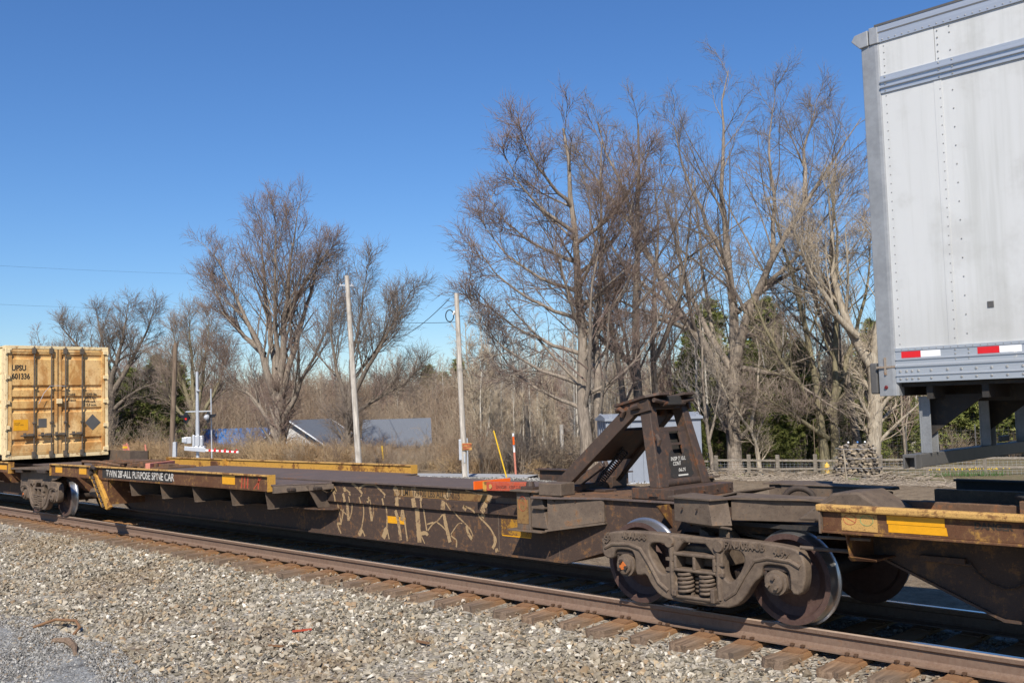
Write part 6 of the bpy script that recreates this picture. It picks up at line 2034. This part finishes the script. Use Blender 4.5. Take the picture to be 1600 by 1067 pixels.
part('cross_pin', q, MT['galv'], pb_, 0, False, True)
pa_, z0a = pole('brown utility pole beside the crossing signal', -44.22, 12.7, 5.55, .13, .10, MT['poledark'], (.22, .2))
q = MB().box(.10, .30, -.1, .1, 1.35, 2.05).tube([(.2, 0, 2.05), (.2, 0, 2.35), (.1, 0, 2.5)], .025, 6)
m_ = part('meter_box', q, MT['galv'], pa_, .01, False, True); m_.rotation_euler = (0, 0, math.atan2(RT.y, RT.x))

def wire(label, a, b, sag, r=.012):
    a, b = Vector(a), Vector(b)
    pts = [a.lerp(b, k / 24) - Vector((0, 0, sag * 4 * (k / 24) * (1 - k / 24))) for k in range(25)]
    o = link('power_line', MB().tube(pts, r, 5).mesh('power_line', MT['wire'], None, True))
    tag(o, label, 'power line')
pc_top = Vector((-31.15 - .12, 19.35 - .12, 6.75))
wire('thick black cable sagging left from the top of the shorter pole', pc_top + Vector((-.2, -.2, 0)), (-69.65, 41.7, 8.9), 1.3, .016)
wire('thin black cable crossing behind the shorter pole', pc_top + Vector((0, 0, -1.0)) + FW * .2, (-71.8, 39.3, 11.3), .5, .012)
wire('upper grey wire across the open sky at left', (-60.2, 8.25, 10.94), (-64.2, 32.6, 12.5), .15, .0045)
wire('lower grey wire across the sky above the yellow container', (-65.8, 9.8, 9.4), (-78.3, 32.65, 11.3), .15, .0055)
wire('faint wire in the sky leading to the shorter pole', (-37.5, 18.1, 7.9), (-31.3, 19.2, 6.9), .12, .003)

def stake(name, label, cat, base, top, r, bands):
    base, top = Vector(base), Vector(top)
    t = thing(name, label, cat, base)
    d = top - base
    for nm, a_, b_, mt in bands:
        part(nm, MB().cyl(base + d * a_, base + d * b_, r, 10), mt, t, 0, True)
    return t
gpt = Vector((-31.6, 20.9, gz_far(20.9)))
lean = RT * -.52 + FW * .0
stake('guy_marker', 'leaning yellow guy wire marker right of the shorter pole', 'guy marker', (-29.7, 20.4, -.95), (-29.7 + lean.x, 20.4 + lean.y, 1.15), .03, [('sleeve', 0, 1, MT['yelpipe'])])
stake('guy_marker', 'small yellow marker at the foot of the taller pole', 'guy marker', (-43.0, 24.1, -1.0), (-43.0 - RT.x * .1, 24.1 - RT.y * .1, .25), .04, [('sleeve', 0, 1, MT['yelpipe'])])
stake('marker_post', 'slim red and white marker post beside the gravel heap', 'marker post', (-32.39, 23.53, -1.0), (-32.44, 23.48, .92), .05, [('red_section', 0, .55, MT['pinkbar']), ('white_section', .55, .72, MT['whiter']), ('red_section', .72, .92, MT['orange']), ('white_cap', .92, 1, MT['whiter'])])
x, y = place(.0472, 56)
stake('wooden_post', 'grey wooden post with a rail stub left of the layered tree', 'post', (x, y, gz_far(y)), (x, y, gz_far(y) + 2.75), .11, [('post_shaft', 0, 1, MT['polewood'])])
# small black post-and-wire gate beside it
x0, y0 = place(.012, 56); x1, y1 = place(.064, 56)
gt = thing('wire_gate', 'low dark picket fence panel in the brush left of the shed', 'fence', (x0, y0, gz_far(y0)))
za = gz_far(y0)
part('rail', MB().bar((x0, y0, za + 1.12), (x1, y1, za + 1.18), .04, .07), MT['poledark'], gt)
part('rail', MB().bar((x0, y0, za + .25), (x1, y1, za + .25), .04, .07), MT['poledark'], gt)
for i in range(17):
    t_ = i / 16
    px, py = x0 + (x1 - x0) * t_, y0 + (y1 - y0) * t_
    part('picket', MB().box(px - .025, px + .025, py - .02, py + .02, za, za + 1.28), MT['poledark'], gt)
sa = Vector((-39.39, 8.98, -.95))
q = stake('marker_stake', 'tilted marker stake with a square red and white top', 'marker stake', sa + Vector((.25, .25, 0)), sa - Vector((.28, .28, -2.05)), .035, [('stake_shaft', 0, .8, MT['galv']), ('red_top', .8, 1, MT['pinkbar'])])
part('marker_plate', MB().box(-39.78, -39.62, 8.60, 8.76, .82, 1.05), MT['pinkbar'], q)
part('marker_square', MB().box(-39.77, -39.61, 8.585, 8.745, .90, .98), MT['yelpipe'], q)
sb_ = Vector((-39.0, 9.35, -.95))
stake('marker_stake', 'upright red and white marker stake right of the tilted one', 'marker stake', sb_ + Vector((.05, .05, 0)), sb_ - Vector((.12, .12, -1.98)), .038, [('stake_shaft', 0, .62, MT['pinkbar']), ('white_band', .62, .8, MT['whiter']), ('red_top', .8, 1, MT['pinkbar'])])

# ------------------------------------------------------------------ crossing signal with gate
cs = thing('crossing_signal', 'silver railway crossing signal with red lamps and a lowered striped gate', 'crossing signal', (-48.95, 16.46, -.95), None, math.atan2(RT.y, RT.x))
# local x to the right, y away
part('mast', MB().cyl((0, 0, 0), (0, 0, 3.9), .085, 16).cyl((0, 0, 3.9), (0, 0, 5.4), .075, 16).cyl((0, 0, 2.0), (0, 0, 2.9), .10, 16), MT['galv'], cs, 0, True, True)
part('cross_arm', MB().bar((-.6, -.02, 3.32), (.75, .02, 3.32), .06, .06), MT['galv'], cs, 0, False, True)
def flasher(x, yaw, lit, front):
    e = MB()
    e.lathe([(0, -.03), (.31, -.03), (.31, -.005), (.0, -.005)], (0, 0, 0), 'y', 24)
    o = part('lamp_backboard', e, MT['lampblk'], cs, 0, False, True)
    o.location = (x, 0, 3.0); o.rotation_euler = (0, 0, yaw)
    l = part('lens', MB().lathe([(0, -.06), (.07, -.058), (.105, -.045), (.11, -.03), (0, -.03)], (0, 0, 0), 'y', 20), MT['redlamp'] if lit else MT['red'], o, 0, True, True)
    h = MB()
    pts = []
    for k in range(9):
        an = R(-10 + 200 * k / 8)
        pts.append((math.cos(an), math.sin(an)))
    vs = [(.13 * a_, -.03, .13 * b_) for a_, b_ in pts] + [(.13 * a_, -.34 - .1 * max(0, b_), .13 * b_ + .02) for a_, b_ in pts]
    h.add(vs + [(v[0] * 1.06, v[1], v[2] * 1.06 + .002) for v in vs], [(k, k + 1, k + 10, k + 9) for k in range(8)] + [(18 + k, 18 + k + 9, 18 + k + 10, 18 + k + 1) for k in range(8)])
    part('visor', h, MT['lampblk'], o, 0, True, True)
    part('lamp_housing', MB().lathe([(0, 0), (.15, 0), (.15, .10), (.06, .2), (0, .2)], (0, 0, 0), 'y', 18), MT['lampblk'] if front else MT['galv'], o, 0, True, True)
flasher(-.58, R(-46), True, True)
flasher(.55, R(125), False, False)
part('signal_bell', MB().lathe([(0, -.03), (.10, -.03), (.12, 0), (.02, .06), (0, .06)], (.1, -.1, 4.4), 'z', 16), MT['galv'], cs, 0, True, True)
q = MB()
q.box(-.24, .30, -.18, .18, 1.45, 2.05)
q.box(-.28, .42, -.22, .1, 1.40, 1.50)
q.box(-.20, -.08, -.26, -.17, 1.5, 2.1).box(.05, .16, -.27, -.17, 1.5, 2.12).box(.24, .34, -.26, -.17, 1.5, 1.95)
part('gate_mechanism', q, MT['galv'], cs, .03, False, True)
part('counterweight', MB().box(-.62, -.24, -.30, -.24, 1.66, 2.0).box(-.72, -.46, -.35, -.28, 1.72, 1.98), MT['galv'], cs, .02, False, True)
ga = part('gate_arm', MB().bar((.40, -.3, 1.30), (2.15, -.05, 1.14), .04, .10), MT['whiter'], cs, 0, False, True)
for k in range(6):
    t0 = .14 + .145 * k
    p0 = Vector((.40, -.3, 1.30)).lerp(Vector((2.15, -.05, 1.14)), t0); p1 = Vector((.40, -.3, 1.30)).lerp(Vector((2.15, -.05, 1.14)), t0 + .072)
    part('red_stripe', MB().bar(p0, p1, .046, .104), MT['red'], ga, 0, False, True)
for t0 in (.33, .62, .95):
    p0 = Vector((.40, -.3, 1.35)).lerp(Vector((2.15, -.05, 1.19)), t0)
    part('gate_lamp', MB().cyl(p0, p0 + Vector((0, 0, .09)), .035, 8, 0, .028), MT['red'], ga, 0, True, True)
part('arm_bracket', MB().bar((-.6, -.3, 1.42), (.5, -.3, 1.30), .05, .22), MT['galv'], cs, .01, False, True)
q = MB().cyl((.62, .4, -.2), (.60, .4, 4.5), .035, 8)
part('rear_pipe', q, MT['galv'], cs, 0, True, True)

# ------------------------------------------------------------------ houses beyond the thicket
def house(label, cx, cy, yaw, L, D, eave, ridge, roofm, wallm, gable_trim=None):
    z0 = gz_far(cy)
    t = thing('house', label, 'house', (cx, cy, z0), None, yaw)
    q = MB()
    q.prism([(-D / 2, 0), (D / 2, 0), (D / 2, eave), (0, ridge - .12), (-D / 2, eave)], 'x', -L / 2, L / 2)
    part('wall', q, wallm, t, 0, False, True)
    o = .45
    s_ = (ridge - eave) / (D / 2)
    for sg in (1, -1):
        q = MB()
        q.prism([(0, ridge), (sg * (D / 2 + o), eave - s_ * o), (sg * (D / 2 + o), eave - s_ * o - .14), (0, ridge - .14)], 'x', -L / 2 - o, L / 2 + o)
        part('roof', q, roofm, t, 0, False, True)
    if gable_trim:
        for x in (-L / 2 - o - .04, L / 2 + o + .04):
            q = MB()
            for sg in (1, -1):
                q.bar((x, 0, ridge - .02), (x, sg * (D / 2 + o), eave - s_ * o - .02), .06, .22, (1, 0, 0))
            part('gable_trim', q, gable_trim, t, 0, False, True)
    return t
m = NT('grey shingle roof')
c = m.coord((1, 1, 1))
br = m.n('ShaderNodeTexBrick')
m.t.links.new(m.coord((2.2, 2.2, 2.2)), br.inputs['Vector'])
br.inputs['Color1'].default_value = (.13, .145, .17, 1); br.inputs['Color2'].default_value = (.19, .205, .235, 1); br.inputs['Mortar'].default_value = (.07, .08, .09, 1)
MT['shingle'] = m.fin(m.mix(m.noise(c, 2, 4), br.outputs['Color'], (.12, .13, .15)), .85, 0, .2)
MT['blueroof'] = plain('blue metal roof', (.06, .20, .50), .45, .1, .5, .15, 1.5, 0)
MT['siding'] = plain('grey white siding', (.52, .51, .50), .7, 0, .3, .15, 3, 0)
MT['trimw'] = plain('white gable trim', (.80, .80, .80), .6, 0, .3, .05, 3, 0)
yawv = math.atan2(RT.y, RT.x)
x, y = place(-.282, 92)
house('low house with a bright blue metal roof behind the crossing gate', x, y, yawv + .12, 7.0, 6.0, 1.35, 3.05, MT['blueroof'], MT['siding'])
x, y = place(-.205, 86)
house('house with white trimmed gable facing the track behind the large rounded tree', x, y, yawv + R(78), 8.0, 6.4, 1.75, 3.85, MT['shingle'], MT['siding'], MT['trimw'])
x, y = place(-.118, 84)
house('long low house with a grey shingle roof behind the taller pole', x, y, yawv + .10, 4.8, 6.6, 1.8, 3.75, MT['shingle'], MT['siding'], None)

# ------------------------------------------------------------------ rail fence, stone pillar, hydrant and garden bits
FP = [(-36.5, 39.9), (-33.73, 41.45), (-32.22, 42.57), (-30.45, 42.79), (-28.53, 43.61), (-26.9, 44.25), (-25.29, 44.9), (-23.27, 46.24), (-20.79, 47.77), (-18.3, 49.2)]
fe = thing('rail_fence', 'grey split rail fence with wire mesh below the big bare trees', 'fence', (FP[0][0], FP[0][1], -2.3))
for i, (x, y) in enumerate(FP):
    z = gz_far(y)
    part('post', MB().box(x - .085, x + .085, y - .085, y + .085, z - .2, z + 1.18 + random.uniform(-.06, .08)), MT['fencewood'], fe, .012)
    if i < len(FP) - 1:
        x2, y2 = FP[i + 1]
        for h in (.42, .90):
            part('rail', MB().bar((x, y, z + h + random.uniform(-.04, .04)), (x2, y2, gz_far(y2) + h + random.uniform(-.04, .04)), .05, .12), MT['fencewood'], fe, .008)
q = MB()
for (x, y), (x2, y2) in zip(FP[:-1], FP[1:]):
    L = math.hypot(x2 - x, y2 - y)
    for k in range(int(L / .22)):
        t_ = k * .22 / L
        px, py = x + (x2 - x) * t_, y + (y2 - y) * t_ + .07
        q.bar((px, py, -2.3), (px, py, -1.3), .006, .006, (1, 0, 0))
    for h in np.arange(.1, 1.0, .15):
        q.bar((x, y + .07, -2.3 + h), (x2, y2 + .07, -2.3 + h), .006, .006)
part('wire_mesh', q, MT['galv'], fe, 0, kind='stuff')
x, y = FP[4]
part('tall_stake', MB().cyl((x, y, -2.3), (x, y, .9), .02, 6), MT['poledark'], fe)
# second, taller deer fence behind
df = thing('deer_fence', 'tall thin wire deer fence behind the rail fence at right', 'fence', (-27, 47, -2.3))
q = MB()
xs_ = np.linspace(-29, -16, 60); ys_ = 48 + .52 * (xs_ + 28)
for a_, b_ in zip(xs_, ys_):
    q.bar((a_, b_, -2.3), (a_, b_, .2), .008, .008, (1, 0, 0))
for h in np.arange(.1, 2.5, .2):
    q.bar((xs_[0], ys_[0], -2.3 + h), (xs_[-1], ys_[-1], -2.3 + h), .008, .008)
part('wire_mesh', q, MT['dkgrey'], df, 0, kind='stuff')
for i in (0, 15, 30, 45, 59):
    part('post', MB().cyl((xs_[i], ys_[i], -2.4), (xs_[i], ys_[i], .35), .04, 8), MT['dkgrey'], df)

st_m = []
for i, c_ in enumerate(((.27, .22, .155), (.18, .15, .12), (.34, .27, .19), (.23, .205, .18))):
    st_m.append(stone_mesh('pillar stone %d' % i, 900 + i, plain('pillar stone %d' % i, c_, .85, 0, .2, .3, 6, .3), .75))
px, py = -25.6, 42.73
pil = thing('stone_pillar', 'round dry stone pillar wrapped in wire beside the fence', 'stone pillar', (px, py, -2.3))
part('core', MB().cyl((px, py, -2.4), (px, py, -.55), 1.22, 20, 0, .78), plain('dark stone gaps', (.14, .115, .085), .95), pil)
for lay in range(12):
    z = .06 + lay * .155
    R_ = 1.26 - .47 * (lay / 11) ** 1.3
    nn = int(2 * math.pi * R_ / .30)
    for k in range(nn):
        an = 2 * math.pi * (k + random.uniform(.2, .8)) / nn
        if math.cos(an - math.atan2(-FW.y, -FW.x)) < -.2: continue
        s_ = link('stone', st_m[random.randrange(4)], pil)
        rr = R_ + random.uniform(-.06, .06)
        s_.location = (rr * math.cos(an), rr * math.sin(an), z + random.uniform(-.03, .03))
        s_.rotation_euler = (random.uniform(-.3, .3), random.uniform(-.3, .3), an + 1.57)
        s_.scale = (.38 * random.uniform(.7, 1.25), .34, .26 * random.uniform(.7, 1.2))
for k in range(12):
    an = 2.4 * k; rr = .8 * math.sqrt(k / 12)
    s_ = link('stone', st_m[k % 4], pil)
    s_.location = (rr * math.cos(an), rr * math.sin(an), 1.80)
    s_.rotation_euler = (0, 0, an); s_.scale = (.42, .42, .26)
q = MB()
for h in (.15, .65, 1.15, 1.65):
    q.tube([(px + (1.48 - .25 * h) * math.cos(a_), py + (1.48 - .25 * h) * math.sin(a_), -2.3 + h) for a_ in np.linspace(0, 6.28, 33)], .008, 4)
part('wire_mesh', q, MT['galv'], pil)
for k, (a_, c_) in enumerate(((-.4, 'whiter'), (.1, 'blueroof'), (.5, 'whiter'))):
    gb = MB().lathe([(0, 0), (.04, .02), (.06, .06), (.04, .11), (0, .13)], (px + RT.x * a_, py + RT.y * a_, -.40), 'z', 12)
    o = link('glass_ornament', gb.mesh('glass_ornament', MT[c_], None, True))
    tag(o, 'small shiny ornament on top of the stone pillar, ' + ('leftmost of three', 'middle of three', 'rightmost of three')[k], 'ornament', 'ornaments on the stone pillar')
hx_, hy_ = -28.42, 44.72
hyd = thing('fire_hydrant', 'small yellow fire hydrant at the foot of the twin stemmed tree', 'hydrant', (hx_, hy_, -2.3))
YEL = plain('hydrant yellow', (.72, .47, .08), .5)
part('barrel', MB().lathe([(0, 0), (.20, 0), (.20, .05), (.14, .08), (.13, .42), (.17, .44), (.17, .48), (.0, .48)], (hx_, hy_, -2.3), 'z', 18), YEL, hyd, 0, True)
part('bonnet', MB().lathe([(0, .48), (.155, .48), (.13, .60), (.05, .66), (.04, .72), (0, .72)], (hx_, hy_, -2.3), 'z', 18), YEL, hyd, 0, True)
part('nozzle', MB().cyl((hx_ - .24, hy_, -1.96), (hx_ + .24, hy_, -1.96), .06, 12).cyl((hx_ - .02, hy_ - .24, -1.97), (hx_ - .02, hy_, -1.97), .075, 12), YEL, hyd, 0, True)
stake('wooden_post', 'slim pale stake in the grass in front of the stone pillar', 'post', (-21.25, 33.08, -1.8), (-21.32, 33.02, -.2), .035, [('post_shaft', 0, 1, MT['barkpale'])])
# daffodils: clumps one can count
m = NT('flower leaf')
MT['fleaf'] = m.fin((.06, .13, .03), .7)
FY = plain('daffodil yellow', (.85, .60, .02), .6, 0, .3, .1)
def daff_mesh(seed):
    rg_ = random.Random(seed); lf = MB(); fl = MB()
    for _ in range(26):
        x, y = rg_.gauss(0, .28), rg_.gauss(0, .2); a_ = rg_.uniform(0, 6.28); h = rg_.uniform(.22, .38)
        lf.add([(x - .012 * math.cos(a_), y - .012 * math.sin(a_), 0), (x + .012 * math.cos(a_), y + .012 * math.sin(a_), 0), (x + rg_.gauss(0, .07), y + rg_.gauss(0, .07), h)], [(0, 1, 2)])
    for _ in range(4):
        x, y, h = rg_.gauss(0, .26), rg_.gauss(0, .16), rg_.uniform(.30, .42)
        fl.lathe([(0, .012), (.038, 0), (.035, .008), (.014, .01), (.016, .035), (0, .03)], (x, y, h), 'z', 6)
    return lf.mesh('leaves', MT['fleaf']), fl.mesh('petals', FY)
dm = [daff_mesh(i) for i in range(3)]
for i in range(11):
    t_ = i / 10
    x, y = -22.6 + 2.6 * t_ + random.uniform(-.15, .15), 46.1 + 1.6 * t_ + random.uniform(-.3, .3)
    o = thing('daffodil_clump', 'clump of yellow daffodils in the row below the trailer guard', 'flowers', (x, y, -2.3), 'daffodils in the row below the trailer guard')
    link('leaves', dm[i % 3][0], o); link('flower_heads', dm[i % 3][1], o)['kind'] = 'stuff'
for i, (x, y) in enumerate(((-31.4, 40.6), (-31.0, 40.9), (-24.8, 40.5))):
    o = thing('green_tuft', ['bright green tuft before the tallest bare tree, left one of two', 'bright green tuft before the tallest bare tree, right one of two', 'bright green tuft near the slim pale stake'][i], 'plant', (x, y, gz_far(y)), None)
    lf = MB()
    for _ in range(90):
        a_, b_ = random.gauss(0, .28), random.gauss(0, .2)
        lf.add([(a_ - .02, b_, 0), (a_ + .02, b_, 0), (a_ + random.gauss(0, .1), b_ + random.gauss(0, .1), random.uniform(.12, .30))], [(0, 1, 2)])
    link('leaves', lf.mesh('leaves', plain('spring green leaf %d' % i, (.16, .26, .03), .7)), o)
# fallen debris near the camera: spike, sticks, wire
q = MB().tube([(-12.35, -3.88, -.52), (-12.1, -3.80, -.505), (-11.75, -3.86, -.515), (-11.5, -3.95, -.53)], [.03, .045, .035, .02], 8)
o = link('rotten_branch', q.mesh('rotten_branch', MT['tie'], None, True)); tag(o, 'rotten brown wood length at the edge of the grey gravel road', 'driftwood')
q = MB().tube([(-13.4, -3.75, -.53), (-13.2, -3.55, -.44), (-12.8, -3.45, -.42), (-12.55, -3.5, -.46), (-12.5, -3.6, -.53)], .018, 8)
o = link('bent_rod', q.mesh('bent_rod', MT['plate'], None, True)); tag(o, 'bent rusty rod arched over the ballast beside the rotten wood', 'scrap rod')
for k, (x, y, a_, lab) in enumerate(((-9.75, -2.55, .2, 'rusty spike lying lowest on the ballast slope'), (-10.0, -2.1, .9, 'rusty strap lying on the ballast just above the lowest spike'), (-8.35, -1.62, -.1, 'rusty spike lying on the ballast nearest the sleeper ends'))):
    z = bed_z(y) + .035
    q = MB().bar((x, y, z), (x + .22 * math.cos(a_), y + .22 * math.sin(a_), z + .012), .03, .018)
    o = link('rail_spike_scrap', q.mesh('rail_spike_scrap', MT['redbar'] if k == 1 else MT['plate'])); tag(o, lab, 'scrap metal')
